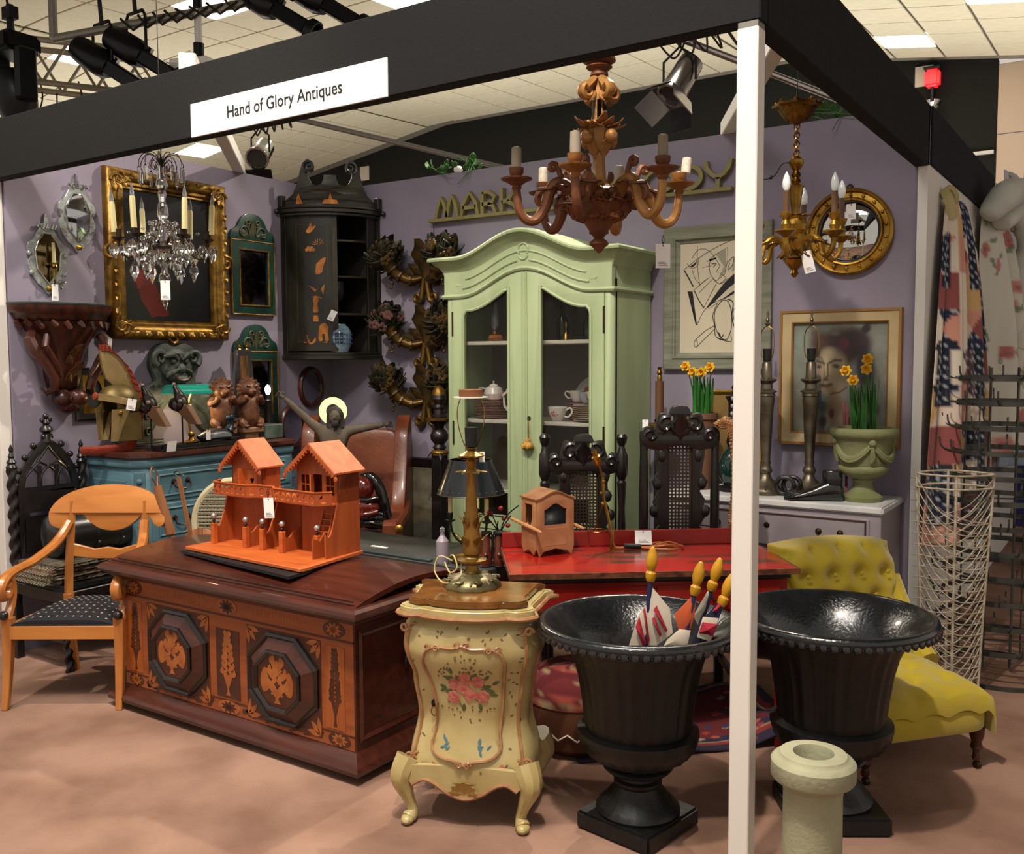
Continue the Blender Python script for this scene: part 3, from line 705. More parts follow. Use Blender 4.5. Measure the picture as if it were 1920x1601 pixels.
for s in (-1,1):
    G().prism([(s*.505,.0),(s*(HW-.02),.0),(s*HW,.02),(s*HW,.055),(s*.505,.055)],1.83,T(0,0,.12)).build('corner_stile',m_sage,t,bev=.004)
    # door with arched glass opening
    X0,X1=(.004,.502)
    top=[(s*x,za(x,1.873,.14)) for x in np.linspace(X0,X1,18)]
    door=[(s*X0,.14)]+top+[(s*X1,.14)]
    gl=[(s*.105,.62)]+[(s*x,za(x+.05,1.805,.165)) for x in np.linspace(.105,.40,14)]+[(s*.418,1.785),(s*.424,1.76),(s*.424,.62)]
    d=thing('door','','',(0,0,0)); d.parent=t
    for k in ('label','category'): del d[k]
    G().add(*cut([door,gl],.026,.002),T(0,.026,0)@FR).build('door_frame',m_sage,d,bev=0)
    q=[(x,z) for x,z in gl]; n=len(q); cx=sum(a for a,_ in q)/n; cz=sum(b for _,b in q)/n
    G().tube([(x,-.003,z) for x,z in q],.009,6,closed=True).build('glazing_bead',m_sage,d)
    G().add(*cut([[(x+(.004 if x<cx else -.004)*-1,z) for x,z in q]],.003),T(0,.016,0)@FR).build('glass_pane',m_glass,d)
    pn=[(s*.105,.20),(s*.424,.20),(s*.424,.54),(s*.105,.54)]
    G().prism([(a,b) for a,b in pn],.008,T(0,.0,0)@FR).tube([(a,-.008,b) for a,b in pn],.007,6,closed=True).build('lower_panel',m_sage,d)
    for zz in ((1.66,1.80),(1.02,1.16),(.3,.42)): G().cyl((s*.503,-.002,zz[0]),(s*.503,-.002,zz[1]),.006,n=8).build('hinge',m_bronze,d)
G().cyl((0,.0,.15),(0,-.0,2.0),.014,n=10).box(-.02,.02,-.006,.01,.15,2.005).build('astragal',m_sage,t)
# frieze and cornice as arched boards
fr=[(x,za(x,1.878,.14)) for x in xs]+[(x,za(x,2.085,.13)) for x in xs[::-1]]
G().add(*cut([fr],.05),T(0,.04,0)@FR).build('arched_frieze',m_sage,t)
def archmold(z0,amp,prof):
    """prof = [(forward, up)] swept along the arch and returned down both sides"""
    g=G(); path=[(-HW,DP-.002)]+[(x,None) for x in xs]+[(HW,DP-.002)]
    v=[];f=[];m=len(prof)
    for x,y in path:
        for o,u in prof:
            if y is None:
                e=1 if x>=HW-1e-6 else(-1 if x<=-HW+1e-6 else 0); v.append((x+e*o,-o,za(x,z0,amp)+u))
            else: v.append((x+(1 if x>0 else -1)*o,y,z0+u))
    for i in range(len(path)-1):
        for k in range(m): f.append((i*m+k,i*m+(k+1)%m,(i+1)*m+(k+1)%m,(i+1)*m+k))
    f.append(tuple(range(m-1,-1,-1))); f.append(tuple((len(path)-1)*m+k for k in range(m)))
    return g.add(v,f)
archmold(2.085,.13,[(0,-.075),(.006,-.07),(.012,-.05),(.026,-.028),(.048,-.012),(.06,.002),(.075,.006),(.078,.018),(.07,.028),(0,.032)]).build('cornice',m_sage,t,ang=40)
archmold(1.878,.14,[(0,-.004),(.012,0),(.018,.01),(.012,.022),(0,.026)]).build('lower_moulding',m_sage,t,ang=40)
g=G(); top=[(x,za(x,2.113,.13)) for x in xs]
v=[(x,0,z) for x,z in top]+[(x,DP-.003,z) for x,z in top]; n=len(top); g.add(v,[(i,i+1,n+i+1,n+i) for i in range(n-1)]); g.box(-HW+.001,HW-.001,.05,DP-.003,1.98,2.1); g.build('roof_board',m_sage,t)
g=G()
for dz,w in ((.055,.42),(.105,.40)): g.tube([(x,-.011,za(x,1.878+dz,.14)) for x in np.linspace(-w,w,30) if dz>.1 or abs(x)>.045],.006,6) if dz>.1 else [g.tube([(s*x,-.011,za(x,1.878+dz,.14)) for x in np.linspace(.04,w,16)],.007,6) for s in (-1,1)]
g.tube([(x,-.011,z) for x,z in arc(0,2.13,.034,-40,220,16)],.006,6); g.tube([(x,-.011,z) for x,z in arc(0,2.105,.03,200,340,8)],.006,6)
for s in (-1,1): leaf3(g,(s*.42,-.008,1.945),(s*1,0,.2),.05,.012,(0,-1,0),.1)
g.build('carved_frieze_ornament',m_sage,t)
o=G().lathe([(.0,0),(.013,.0),(.013,.004),(.006,.006)],12,T(.03,-.001,1.19)@RX(90)).build('lock_escutcheon',m_bronze,t)
t=thing('tassel','gold fringed key tassel hanging on the armoire door','tassel',(1.992,1.882,1.06))
G().tube([(0,0,.0),(.004,-.004,.06),(0,0,.125),(-.004,0,.06),(0,0,0)],.002,5).build('cord',m_gold2,t)
m_tas=mat('gold tassel silk','#b58a3a',.7,0,'#8a6222',40)
G().ball((0,-.01,.0),(.018,.016,.02),10,8).build('head',m_tas,t); g=G()
for k in range(11): a=k*33; g.ball((.026*math.cos(R(a)),-.012+.02*math.sin(R(a)),-.022-.004*(k%2)),(.012,.011,.017),8,6)
g.ball((0,-.012,-.015),(.03,.024,.02),10,8); g.build('fringe',m_tas,t)
# ---- china and ornaments inside (each its own thing) ----
m_chn=mat('cream china','#cdc8bd',.2,coat=.4); m_pink=mat('pink lustre china','#a5727e',.22,coat=.4); m_rim=mat('gilt rim','#8d6f45',.35,.3); m_flow=mat('painted roses','#a04a48',.4); m_lf=mat('painted leaves','#5d6a48',.4)
AX,AY=1.955,1.90
def flowers(g1,g2,c,sz,n,nrm=(0,-1,0),seed=0):
    r=random.Random(seed); nv=Vector(nrm)
    s=Vector((0,0,1)).cross(nv).normalized() if abs(nv.z)<.9 else Vector((1,0,0)); u=nv.cross(s)
    for k in range(n):
        p=Vector(c)+s*r.uniform(-1,1)*sz+u*r.uniform(-1,1)*sz
        g=g1 if k%2==0 else g2; rr=sz*(.32 if k%2==0 else .22)
        m=Matrix((s,u,nv)).transposed().to_4x4(); m.translation=p
        g.lathe([(rr,0),(rr*.6,rr*.2),(0,rr*.25)],8,m,cap=False)
def plate_stack(x,y,z,r,n,mm,label,group,dz=.009):
    pm=G().lathe([(r*.55,0),(r*.6,.001),(r*.72,.004),(r,.012),(r,.014),(r*.7,.007),(0,.005)],28).mesh('plate',mm)
    rm=G().lathe([(r*.985,.0125),(r*1.003,.013),(r*1.003,.0145),(r*.985,.0148)],28,cap=False).mesh('rim',m_rim)
    for k in range(n):
        t=thing('dinner_plate',label,'plate',(x,y,z+k*dz),0,group)
        for nm,me in (('plate',pm),('rim',rm)):
            o=bpy.data.objects.new(nm,me); COL.objects.link(o); o.parent=t
def cup(loc,label,s=1,handle=0,mm=None,nm='teacup',cat='cup'):
    mm=mm or m_chn; t=thing(nm,label,cat,loc,handle)
    G().lathe([(.02*s,0),(.024*s,.004*s),(.03*s,.012*s),(.042*s,.04*s),(.047*s,.065*s),(.049*s,.07*s),(.045*s,.066*s),(.038*s,.03*s),(0,.012*s)],22).build('bowl',mm,t)
    G().tube(smooth([(.043*s,0,.055*s),(.066*s,0,.066*s),(.075*s,0,.045*s),(.055*s,0,.022*s),(.037*s,0,.025*s)],5),.005*s,6).build('handle',mm,t)
    g1,g2=G(),G(); flowers(g1,g2,(0,-.0455*s,.04*s),.018*s,7,seed=int(loc[0]*999)); g1.build('painted_flowers',m_flow,t); g2.build('painted_leaves',m_lf,t)
    return t
S2=1.1725; S1=1.6275; S3=.768
plate_stack(AX-.325,AY+.17,S2,.115,11,m_pink,'pink bordered dinner plate in the tall stack behind the left glass door','pink plates behind the left door')
t=thing('teapot','cream china teapot on top of the pink plates behind the left door','teapot',(AX-.33,AY+.17,S2+.105),10)
G().lathe([(.03,0),(.05,.01),(.062,.04),(.05,.075),(.03,.085)],20).build('pot',m_chn,t); G().lathe([(.03,.085),(.022,.096),(.004,.102),(.008,.112),(0,.118)],16).build('lid',m_chn,t)
G().tube([(.055,0,.03),(.085,0,.05),(.10,0,.085)],[.012,.009,.006],8).build('spout',m_chn,t); G().tube(smooth([(-.055,0,.065),(-.09,0,.075),(-.095,0,.04),(-.058,0,.025)],4),.006,6).build('handle',m_chn,t)
plate_stack(AX-.155,AY+.20,S2,.07,5,m_pink,'small pink plate in the low stack beside the tall pink stack','small pink plates')
t=thing('coffee_pot','white slender coffee pot behind the left door by the centre stile','coffee pot',(AX-.135,AY+.10,S2),200)
G().lathe([(.03,0),(.036,.01),(.04,.05),(.03,.10),(.022,.13),(.026,.145),(.012,.16),(.005,.17),(0,.178)],20).build('pot',m_chn,t); G().tube([(.035,0,.05),(.06,0,.08),(.065,0,.13)],[.01,.008,.005],8).build('spout',m_chn,t); G().tube(smooth([(-.026,0,.13),(-.065,0,.125),(-.06,0,.06),(-.038,0,.05)],4),.005,6).build('handle',m_chn,t)
t=thing('serving_platter','large oval flowered platter standing at the back behind the right door','platter',(AX+.26,AY+.41,S2+.13),0,rot=(R(-8),0,0))
G().lathe([(.165,.012),(.16,.018),(.12,.008),(0,.004),(0,0),(.12,0),(.165,.010)],36,S(1,1,1)@RX(90)@S(1,.78,1)).build('dish',mat('platter glaze','#b9b8ac',.25),t)
g1,g2=G(),G(); flowers(g1,g2,(0,-.010,.01),.09,26,seed=4); g1.build('painted_flowers',m_flow,t); g2.build('painted_leaves',m_lf,t)
plate_stack(AX+.21,AY+.26,S2,.085,8,m_pink,'pink china saucer in the stack in front of the big platter','pink saucers behind the right door',.012)
cup((AX+.20,AY+.24,S2+.105),'white china cup on top of the pink saucers behind the right door',.9,200)
cup((AX+.165,AY+.085,S2),'cream jug with roses and a looped handle at the front of the right door',1.15,10,nm='cream_jug',cat='jug')
plate_stack(AX+.345,AY+.14,S2,.1,8,m_chn,'cream plate in the stack at the front behind the right door','cream plates behind the right door',.0115)
cup((AX+.30,AY+.17,S2+.102),'blue grey cup lying left on top of the cream plates',.85,150,mat('grey blue china','#8f979c',.25)); cup((AX+.375,AY+.13,S2+.102),'flowered teacup right on top of the cream plates',.95,330)
m_amber=mat('amber glass','#b06a35',.08,0,trans=.5)
for k,x in enumerate((-.30,-.165)):
    t=thing('oil_lamp',('left' if k==0 else 'right')+' one of two small amber oil lamps on the top shelf','lamp',(AX+x,AY+.15,S1))
    G().lathe([(.02,0),(.042,.006),(.05,.02),(.04,.038),(.018,.045)],20).build('font',m_amber,t); G().lathe([(.018,.045),(.02,.06),(.012,.068)],14).build('burner',m_brass,t)
    G().lathe([(.012,.068),(.024,.09),(.028,.13),(.02,.16),(.013,.24),(.012,.24),(.018,.16),(.025,.13),(.02,.09)],16,cap=False).build('chimney',m_bulb,t)
t=thing('hand_bell','small brass bell on the top shelf behind the right door','bell',(AX+.20,AY+.12,S1)); G().lathe([(.026,0),(.022,.008),(.016,.03),(.01,.042),(.0,.046)],18).build('bell',m_brass,t); G().lathe([(.004,.044),(.005,.07),(.008,.085),(.003,.1),(0,.102)],12).build('handle',m_brass,t)
for k,(x,h) in enumerate(((.13,.2),(.30,.17),(.37,.23))):
    t=thing('bottle',('dark glass bottle with a brown neck by the centre stile on the top shelf','short dark glass bottle in the middle of the top right shelf','tall dark glass bottle at the right end of the top shelf')[k],'bottle',(AX+x,AY+.2,S1))
    G().lathe([(.03,0),(.034,.01),(.034,h*.55),(.014,h*.72),(.012,h*.95)],18).build('body',mat('dark bottle glass','#14120e',.12),t); G().lathe([(.012,h*.95),(.015,h*.97),(.013,h)],12).build('stopper',m_bronze,t)
t=thing('carved_lion_mask','brown carved wooden lion figure on the shelf behind the left door, below the plates','carving',(AX-.185,AY+.22,S3))
m_carv=mat('brown carving','#57412f',.55,0,'#3a2a1e',18,bump=.4)
G().ball((0,0,.15),(.06,.045,.15),12,10).build('body',m_carv,t); g=G().ball((0,-.02,.31),(.065,.055,.06),14,10).ball((0,-.07,.295),(.035,.03,.028),10,8); g.build('head',m_carv,t)
g=G(); [g.ball((s*.027,-.06,.33),.013,8,6) for s in(-1,1)]; [leaf3(g,(.06*math.cos(R(a)),-.01,.31+.06*math.sin(R(a))),(math.cos(R(a)),0,math.sin(R(a))),.04,.016,(0,-1,0),.2) for a in range(-30,220,25)]; g.build('mane_and_eyes',m_carv,t)
for k,(x,n) in enumerate(((-.3,6),(-.14,8))): plate_stack(AX+x,AY+.12,.142+.0,.1,n,m_chn,('white plate in the left stack on the armoire floor','white plate in the right stack on the armoire floor')[k],('left','right')[k]+' white plates on the armoire floor')
# ================= letters sign =================
def band(pts,w,closed=False):
    P_=[Vector((x,y,0)) for x,y in pts]; L=[];Rr=[]; N=len(P_)
    for i,p in enumerate(P_):
        a=P_[i-1] if (i or closed) else p; b=P_[(i+1)%N] if (i<N-1 or closed) else p
        d=(b-a).normalized(); n=Vector((-d.y,d.x,0)); L.append((p+n*w/2)[:2]); Rr.append((p-n*w/2)[:2])
    return L,Rr
m_sign=mat('olive gold sign paint','#837a4a',.5,0,'#746b40',12,bump=.05)
t=thing('letter_sign','olive wooden letter sign on a ledge across the back wall behind the big chandelier','sign',(.928,YB-.002,2.412))
G().box(0,2.061,-.045,0,0,.022).build('ledge',m_sign,t,bev=.002)
HL=.145; Z0=.022
def letter(ch,x0,x1,strokes,w=.024):
    o=bpy.data.objects.new('letter',None); 
    g=G(); vs=[]
    for st in strokes:
        cl=st[0]=='c'; pts=st[1:] if cl else st
        pts=[(x0+(x1-x0)*u,Z0+HL*v) for u,v in pts]
        L,Rr=band(pts,w,cl)
        if cl: g.add(*cut([L,Rr],.04),FR)
        else: g.add(*cut([L+Rr[::-1]],.04),FR)
    return g.build('letter',m_sign,t)
letter('M',.045,.245,[[(.06,0),(.16,.6),(.28,.88),(.40,.6),(.5,.02)],[(.5,.02),(.60,.6),(.72,.92),(.84,.6),(.94,0)]])
letter('A',.25,.405,[[(.08,0),(.2,.55),(.5,.97),(.8,.55),(.92,0)],[(.17,.34),(.83,.34)]])
letter('R',.415,.54,[[(.1,0),(.1,.92)],[(.1,.92),(.5,.9),(.86,.68),(.7,.44),(.1,.40)],[(.45,.40),(.75,.3),(.88,0)]])
letter('K',.56,.70,[[(.1,0),(.1,1)],[(.86,1),(.5,.5),(.12,.38)],[(.4,.42),(.75,.25),(.92,0)]])
letter('S',.83,.945,[[(.95,.95),(.4,.93),(.1,.72),(.5,.5),(.9,.3),(.6,.06),(.05,.06)]])
letter('O',1.335,1.51,[['c']+[(.5+.44*math.cos(R(a)),.5+.44*math.sin(R(a))) for a in range(0,360,15)]])
letter('O',1.538,1.733,[['c']+[(.5+.44*math.cos(R(a)),.5+.44*math.sin(R(a))) for a in range(0,360,15)]])
letter('D',1.758,1.90,[['c',(.1,.08),(.1,.92)]+[(.3+.6*math.cos(R(a)),.5+.43*math.sin(R(a))) for a in range(75,-80,-15)]])
letter('Y',1.90,2.062,[[(.06,1),(.12,.72),(.3,.5),(.5,.38),(.7,.5),(.88,.72),(.94,1.02)],[(.5,.38),(.5,0)]])
price_tag((.975,YB-.05,2.25),'white price tag hanging on a black cord from the left end of the letter sign',0,drop=.16,w=.045,h=.075)
# ================= gilt cornucopia sconces =================
m_scon=mat('dark tarnished gilt','#2e2417',.42,.5,'#5a4522',14,bump=.3); m_horn=mat('rubbed gilt horn','#6e5424',.38,.7,'#4a3617',12,bump=.2); m_petal=mat('tarnished green leaf','#2a271b',.5,.2,'#3b3a28',20,bump=.2); m_rose=mat('faded rose paint','#5e3a33',.6,0,'#4a3330',20)
def sconce(label,z,rosy):
    t=thing('cornucopia_sconce',label,'sconce',(.888,YB-.002,z),0)
    g=G(); acanthus(g,(0,-.02,-.04),(0,-.02,1),.31,.085,(0,-1,0),.30,3)
    for s in (-1,1): acanthus(g,(s*.02,-.02,-.03),(s*1,0,.5),.19,.05,(0,-1,0),.3,3)
    g.build('acanthus_backplate',m_scon,t)
    g=G()
    for s in (-1,1):
        g.tube([(s*x,-.03,zz) for x,zz in [(.012,-.0),(.02,-.06),(.03,-.11)]+spiral(.066,-.125,.036,.012,190,520,14)],[.019]*3+[.022-.0008*i for i in range(15)],8)
    g.box(-.02,.02,-.012,0,-.08,.1); g.build('scroll',m_horn,t)
    for s in (-1,1):
        pts=smooth([(s*.03,-.03,.0),(s*.09,-.07,-.015),(s*.15,-.10,.01),(s*.19,-.12,.055),(s*.215,-.13,.10)],5); n=len(pts)
        a=G().tube(pts,[.017+.042*(i/(n-1))**1.1 for i in range(n)],12).build('horn_arm',m_horn,t)
        for k in range(3):
            g=G(); g.tube([Vector(p)+Vector((0,-.02,.0)) for p in pts[4+k*5:6+k*5]],.030+.011*k,8); g.build('horn_band',m_scon,a)
        r=random.Random(int(z*100)+s); c=Vector((s*.235,-.135,.14)); g=G(); fl=G()
        for k in range(46):
            d=Vector((r.uniform(-1,1),r.uniform(-1,.5),r.uniform(-.8,1))); d.normalize()
            leaf3(g,c+d*.045,d,.075+.04*r.random(),.034,(d.z,-.4,.5),.7,2)
        for k in range(9):
            d=Vector((r.uniform(-1,1),r.uniform(-1,0),r.uniform(-.4,.9))).normalized(); p=c+d*.105
            for q in range(5):
                a=q*72; u=d.orthogonal().normalized(); w_=d.cross(u); e=u*math.cos(R(a))+w_*math.sin(R(a)); fl.ball(p+e*.019+d*.01,.016,6,5)
        g.ball(c,.08,10,8); g.build('leaf_cluster',m_petal,t); fl.build('carved_flowers',m_rose if (rosy and s<0) else m_scon,t)
        g=G(); [g.ball((s*(.21+.01*(k%2)),-.12,.03-.03*k),.014-.001*k,8,6) for k in range(4)]; g.cyl((s*.21,-.12,.06),(s*.21,-.12,-.06),.004); g.build('flower_drop',m_scon,t)
sconce('gilt twin cornucopia wall sconce with acanthus leaf, topmost of three beside the armoire',2.06,0)
sconce('gilt twin cornucopia wall sconce with pink flowers, middle of three beside the armoire',1.635,1)
sconce('gilt twin cornucopia wall sconce, lowest of three, behind the black torchere',1.245,0)
# ================= framed drawing, portrait, convex mirror =================
m_gfr=mat('grey green frame paint','#7d7f6c',.6,0,'#65685a',5,5,st=(1,1,8),bump=.1)
t=thing('framed_drawing','large framed black ink drawing of angular shapes, half behind the white post','drawing',(2.90,YB-.002,1.852))
G().frame(.43,.60,[(0,0),(0,.012),(.018,.022),(.022,.034),(.03,.036),(.036,.028),(.06,.026),(.085,.034),(.092,.030),(.092,0)]).build('frame',m_gfr,t,ang=25)
G().box(-.22,.22,-.008,0,-.305,.305).build('paper',mat('cream paper','#b7ae97',.8,0,'#c2b9a2',3),t)
m_ink=mat('black ink','#141516',.7); g=G(); gg=G()
def Q(x,y): return (-.215+(x-215)*.000545,-.30+(1410-y)*.000523)
def ink(pts,w=5,sm=True,G_=None):
    p=[Q(*q) for q in pts]; p=smooth(p,5) if sm and len(p)>2 else p
    L,Rr=band(p,w*.00053); (G_ or g).add(*cut([L+Rr[::-1]],.0012),T(0,-.008,0)@FR)
def fillp(pts,G_=None): (G_ or g).add(*cut([[Q(*q) for q in pts]],.0012),T(0,-.008,0)@FR)
fillp([(295,760),(350,765),(400,1120),(385,1110)]); fillp([(350,765),(540,620),(480,655),(370,745)]); fillp([(250,535),(268,540),(365,715),(350,715)])
fillp(smooth([(500,950),(600,800),(720,660),(880,540),(980,500),(980,600),(860,660),(740,740),(620,850)],3,True)); fillp(smooth([(520,960),(680,850),(800,770),(950,700),(940,720),(800,800),(700,850),(600,900)],3,True))
ink([(400,1120),(470,980),(560,900),(700,840),(850,740)]); ink([(400,1120),(350,950),(300,770)],4); ink([(370,760),(420,860),(475,945)],10); ink([(250,535),(400,430),(560,340),(700,280),(830,240),(980,200)],5)
ink([(585,1030),(600,960),(660,880),(720,880),(760,980),(765,1150),(720,1270),(650,1250),(600,1150),(585,1030)],7); ink([(615,900),(570,1020),(590,1130),(610,1250),(750,1300)],7); ink([(630,1200),(660,1250),(685,1220)],10); ink([(610,1250),(755,1300),(760,1230)],6)
ink([(585,1130),(480,1190),(380,1280)],6); ink([(595,1160),(500,1250),(400,1350)],6); ink(arc(390,1315,20,0,360,12,38),5,False)
ink([(720,860),(780,900),(770,1050),(830,1250),(900,1330)],10); ink([(830,900),(780,1000),(820,1180)],6); ink([(820,1180),(900,1100),(880,950),(830,900)],6)
ink([(540,430),(620,380),(715,330),(718,460),(690,600),(600,670),(540,600),(525,520),(540,430)],5,False); ink([(500,462),(590,435),(640,515),(600,575),(630,582)],6,False); ink([(525,450),(600,432)],18,False); ink([(550,490),(600,490),(565,525)],7); ink([(455,520),(545,508)],4,False)
ink([(720,480),(780,430),(765,520),(720,560),(740,490)],6); ink([(560,640),(640,700),(720,650)],5); ink([(600,700),(520,850),(470,940)],5); ink([(640,700),(700,640),(640,590)],4)
for q in ([(400,290),(400,480),(425,700)],[(340,420),(400,340),(480,330),(550,380),(575,420)],[(290,470),(330,520),(400,500),(410,430)],[(345,540),(380,640),(430,690)],[(420,780),(560,650)]): ink(q,7,True,gg)
fillp([(320,500),(345,515),(385,480),(395,445),(370,470)],g)
g.build('ink_lines',m_ink,t); gg.build('pencil_lines',mat('grey pencil','#74705f',.8),t)
fillq=G(); fillp([(600,400),(700,345),(705,560),(620,650),(680,520)],fillq); fillp([(790,430),(900,400),(960,470),(850,540),(760,580)],fillq); fillq.build('pencil_shading',mat('grey wash','#8d8979',.8),t)
t=thing('framed_portrait','framed painted head of a woman with dark upswept hair, in a pale wooden frame','painting',(3.559,YB-.002,1.418))
m_oak=mat('pale frame face','#a8946c',.55,0,'#b7a47e',5,4,st=(1,1,1)); m_gfe=mat('gold brown frame edge','#8a6432',.45,.2)
G().frame(.465,.556,[(.006,.02),(.008,.03),(.055,.036),(.055,.0)]).build('frame',m_oak,t,ang=20)
G().frame(.465,.556,[(0,0),(0,.026),(.004,.03),(.009,.031)]).frame(.575,.666,[(-.002,.036),(0,.042),(.012,.042),(.014,.0)]).build('frame_edge',m_gfe,t,ang=20)
cv=Cv(170,200,'#6f7268').noise(.35,3)
def U(x,y): return ((x-185)/1005,1-(y-225)/1120)
def E(x,y,rx,ry,c,rot=0,al=1,soft=.5): cv.ell(*U(x,y),rx/1005,ry/1120,c,rot,al,soft)
E(260,400,120,200,'#7d8a82',0,.8,.8); E(1130,430,150,260,'#7b8078',0,.7,.8); E(330,1150,260,260,'#4a4038',0,.8,.8); E(480,1040,130,130,'#3a4a50',0,.85,.5)
E(900,1150,260,300,'#3f352d',0,.9,.7); E(650,1100,120,260,'#7a634c',0,.9,.5); E(700,480,330,230,'#3b2a28',10,.95,.35); E(470,420,130,130,'#4a332b',20,.9,.5); E(850,430,210,170,'#332427',0,.95,.4); E(960,290,70,60,'#221d20',30,1,.5); E(960,680,120,260,'#2a2630',5,.95,.4); E(730,440,70,80,'#5b2a33',0,.8,.6); E(420,330,60,50,'#4a3a36',0,.7,.7); E(640,330,70,40,'#706a5a',0,.6,.7)
E(620,720,190,270,'#8d7c62',8,1,.35); E(560,560,110,110,'#9c8f74',20,.9,.6); E(545,700,60,160,'#a08f72',5,.8,.7); E(730,760,100,190,'#6f5f4a',0,.75,.7); E(600,900,120,70,'#7d6b54',0,.8,.6)
E(470,670,45,32,'#4d4035',0,.9,.6); E(655,665,62,32,'#453930',-8,.9,.6); E(470,675,16,14,'#221b18'); E(660,670,18,15,'#221b18')
for l,w in (([(440,612),(490,622),(530,640)],.010),([(580,632),(640,605),(705,608)],.012),([(560,640),(570,760),(528,805),(560,812)],.008),([(500,860),(555,868),(605,852)],.014),([(770,880),(700,930),(600,950)],.008)): cv.line([U(*q) for q in l],w,'#3d3028',.85)
E(550,880,50,16,'#6d4638',0,.7,.6); E(615,1150,36,70,'#4a1f16',0,.95,.5); E(520,1230,60,80,'#2b2430',0,.8,.6); E(1080,1100,60,80,'#2a2622',0,.7,.7); E(560,800,20,14,'#5a4a3a')
cv.noise(.22,9,14)
G().grid(lambda u,v:((u-.5)*.47,-.012,(v-.5)*.56),110,130,colfn=cv).build('canvas',mat('oil painting surface','#333333',.45,attr=True),t,fix=False)
G().box(-.24,.24,-.010,0,-.285,.285).build('backboard',mat('back board','#4a3a28',.8),t)
t=thing('convex_mirror','round convex mirror in a gilt frame studded with balls','mirror',(3.595,YB-.002,2.148))
M_=RX(90)
G().lathe([(.150,0),(.150,.024),(.155,.034),(.163,.036),(.166,.028),(.17,.024),(.192,.022),(.198,.036),(.206,.04),(.214,.03),(.214,0)],64,M_,cap=False).build('gilt_frame',m_gold2,t,ang=30)
G().lathe([(.146,.02),(.147,.029),(.152,.030),(.153,.02)],64,M_,cap=False).build('ebonised_slip',m_ebony,t)
G().lathe([(.150,.010),(.13,.018),(.1,.027),(.06,.034),(.03,.0365),(0.0001,.037)],48,M_,cap=False).build('convex_glass',mat('convex mirror glass','#c6c8c6',.02,1),t,ang=80)
for k in range(18): G().ball((.181*math.cos(R(k*20+8)),-.028,.181*math.sin(R(k*20+8))),.0085,10,8).build('ball',m_gold2,t)
G().tube([(x,-.012,.214+z) for x,z in arc(0,.004,.014,0,180,8)],.004,6).build('hanging_ring',m_bronze,t)
price_tag((3.62,YB-.085,2.275),'white price tag hanging on the face of the convex mirror',0,drop=.08,w=.045,h=.075)
# ================= chandeliers =================
def wire(t,z0,x=0,y=0): G().cyl((x,y,z0),(x,y,3.6),.002,n=6).build('hanging_wire',m_dk,t)
# --- carved giltwood chandelier ---
m_gw=mat('worn giltwood','#7d5028',.45,.3,'#a87a42',9,bump=.25,bsc=30); m_gwd=mat('dark red brown carved wood','#5a341f',.5,.15,'#744526',9,bump=.25,bsc=30)
t=thing('giltwood_chandelier','large carved giltwood chandelier with candle arms hanging before the letter sign','chandelier',(3.242,.405,1.895),28.6)
z=lambda y:(470-y)*.001862
G().lathe([(.012,z(95)),(.055,z(112)),(.058,z(120)),(.04,z(126)),(.046,z(131)),(.03,z(138)),(.032,z(146)),(.018,z(152))],24).build('top_canopy',m_gwd,t)
g=G()
for k in range(4):
    m=RZ(45+90*k-12)
    pts=[(.012,0,z(148)),(.03,0,z(160)),(.055,0,z(172))]+[(.05+x,0,z(178)+y) for x,y in spiral(0,0,.024,.004,60,-420,18)]
    g.tube(pts,[.012,.016,.019]+[.015-.0004*i for i in range(19)],8,M=m,flat=1.3)
    leaf3(g,m@Vector((.02,0,z(172))),m@Vector((.35,0,-1)),.06,.02,m.to_3x3()@Vector((1,0,0)),.2)
g.build('scroll_capital',m_gw,t)
G().lathe([(.02,z(150)),(.022,z(180)),(.026,z(190)),(.022,z(205)),(.028,z(228)),(.036,z(235))],6).build('neck',m_gw,t,ang=20)
for k in range(6): G().box(-.007,.007,-.0015,.0015,z(226),z(192),RZ(60*k+60)@T(0,-.0235,0)).build('mirror_inset',m_mirror,t)
g=G()
for k in range(4):
    m=RZ(45+90*k); 
    for j in range(4): leaf3(g,m@Vector((.02,.012*(j-1.5),z(238))),m@Vector((.9,.35*(j-1.5),-.15-.22*j)),.065,.02,m.to_3x3()@Vector((.3,0,1)),.6,2)
    g.ball(m@Vector((.06,0,z(262))),(.022,.022,.026),10,8); g.ball(m@Vector((.052,0,z(236))),.011,8,6)
    leaf3(g,m@Vector((.018,0,z(300))),m@Vector((.25,0,1)),.09,.02,m.to_3x3()@Vector((1,0,0)),.3,3)
g.build('leaf_carving',m_gw,t)
G().lathe([(.04,z(235)),(.034,z(262)),(.024,z(284)),(.021,z(300)),(.024,z(330)),(.032,z(344)),(.05,z(352))],6).build('lower_stem',m_gw,t,ang=20)
G().lathe([(.05,z(352)),(.085,z(360)),(.095,z(372)),(.088,z(385)),(.07,z(398)),(.072,z(402)),(.045,z(420)),(.032,z(432)),(.035,z(436)),(.026,z(439)),(.016,z(445)),(.032,z(452)),(.035,z(457)),(.02,z(463)),(.014,z(468)),(.004,z(473))],32,None,(14,.05,z(434),z(400))).build('fluted_bowl',m_gwd,t)
g=G()
for k in range(12):
    m=RZ(30*k); leaf3(g,m@Vector((.055,0,z(412))),m@Vector((1,0,.35)),.105,.036,(0,0,1),.5,3)
    acanthus(g,m@Vector((.07,0,z(392))),m@Vector((.8,.2,.7)),.085,.028,m.to_3x3()@Vector((1,0,0)),.6,2); g.ball(m@Vector((.095,0,z(368))),.022,8,6)
g.build('bowl_leaves',m_gwd,t)
ang_list=[195,255,315,15,75,135]
cand=['dusty','white','dusty','white','dusty','dusty']
m_dust=mat('dusty candle sleeve','#8d8272',.8); m_wax=mat('white dripped candle','#ddd6c6',.6,0,'#c9c0ac',40,bump=.4)
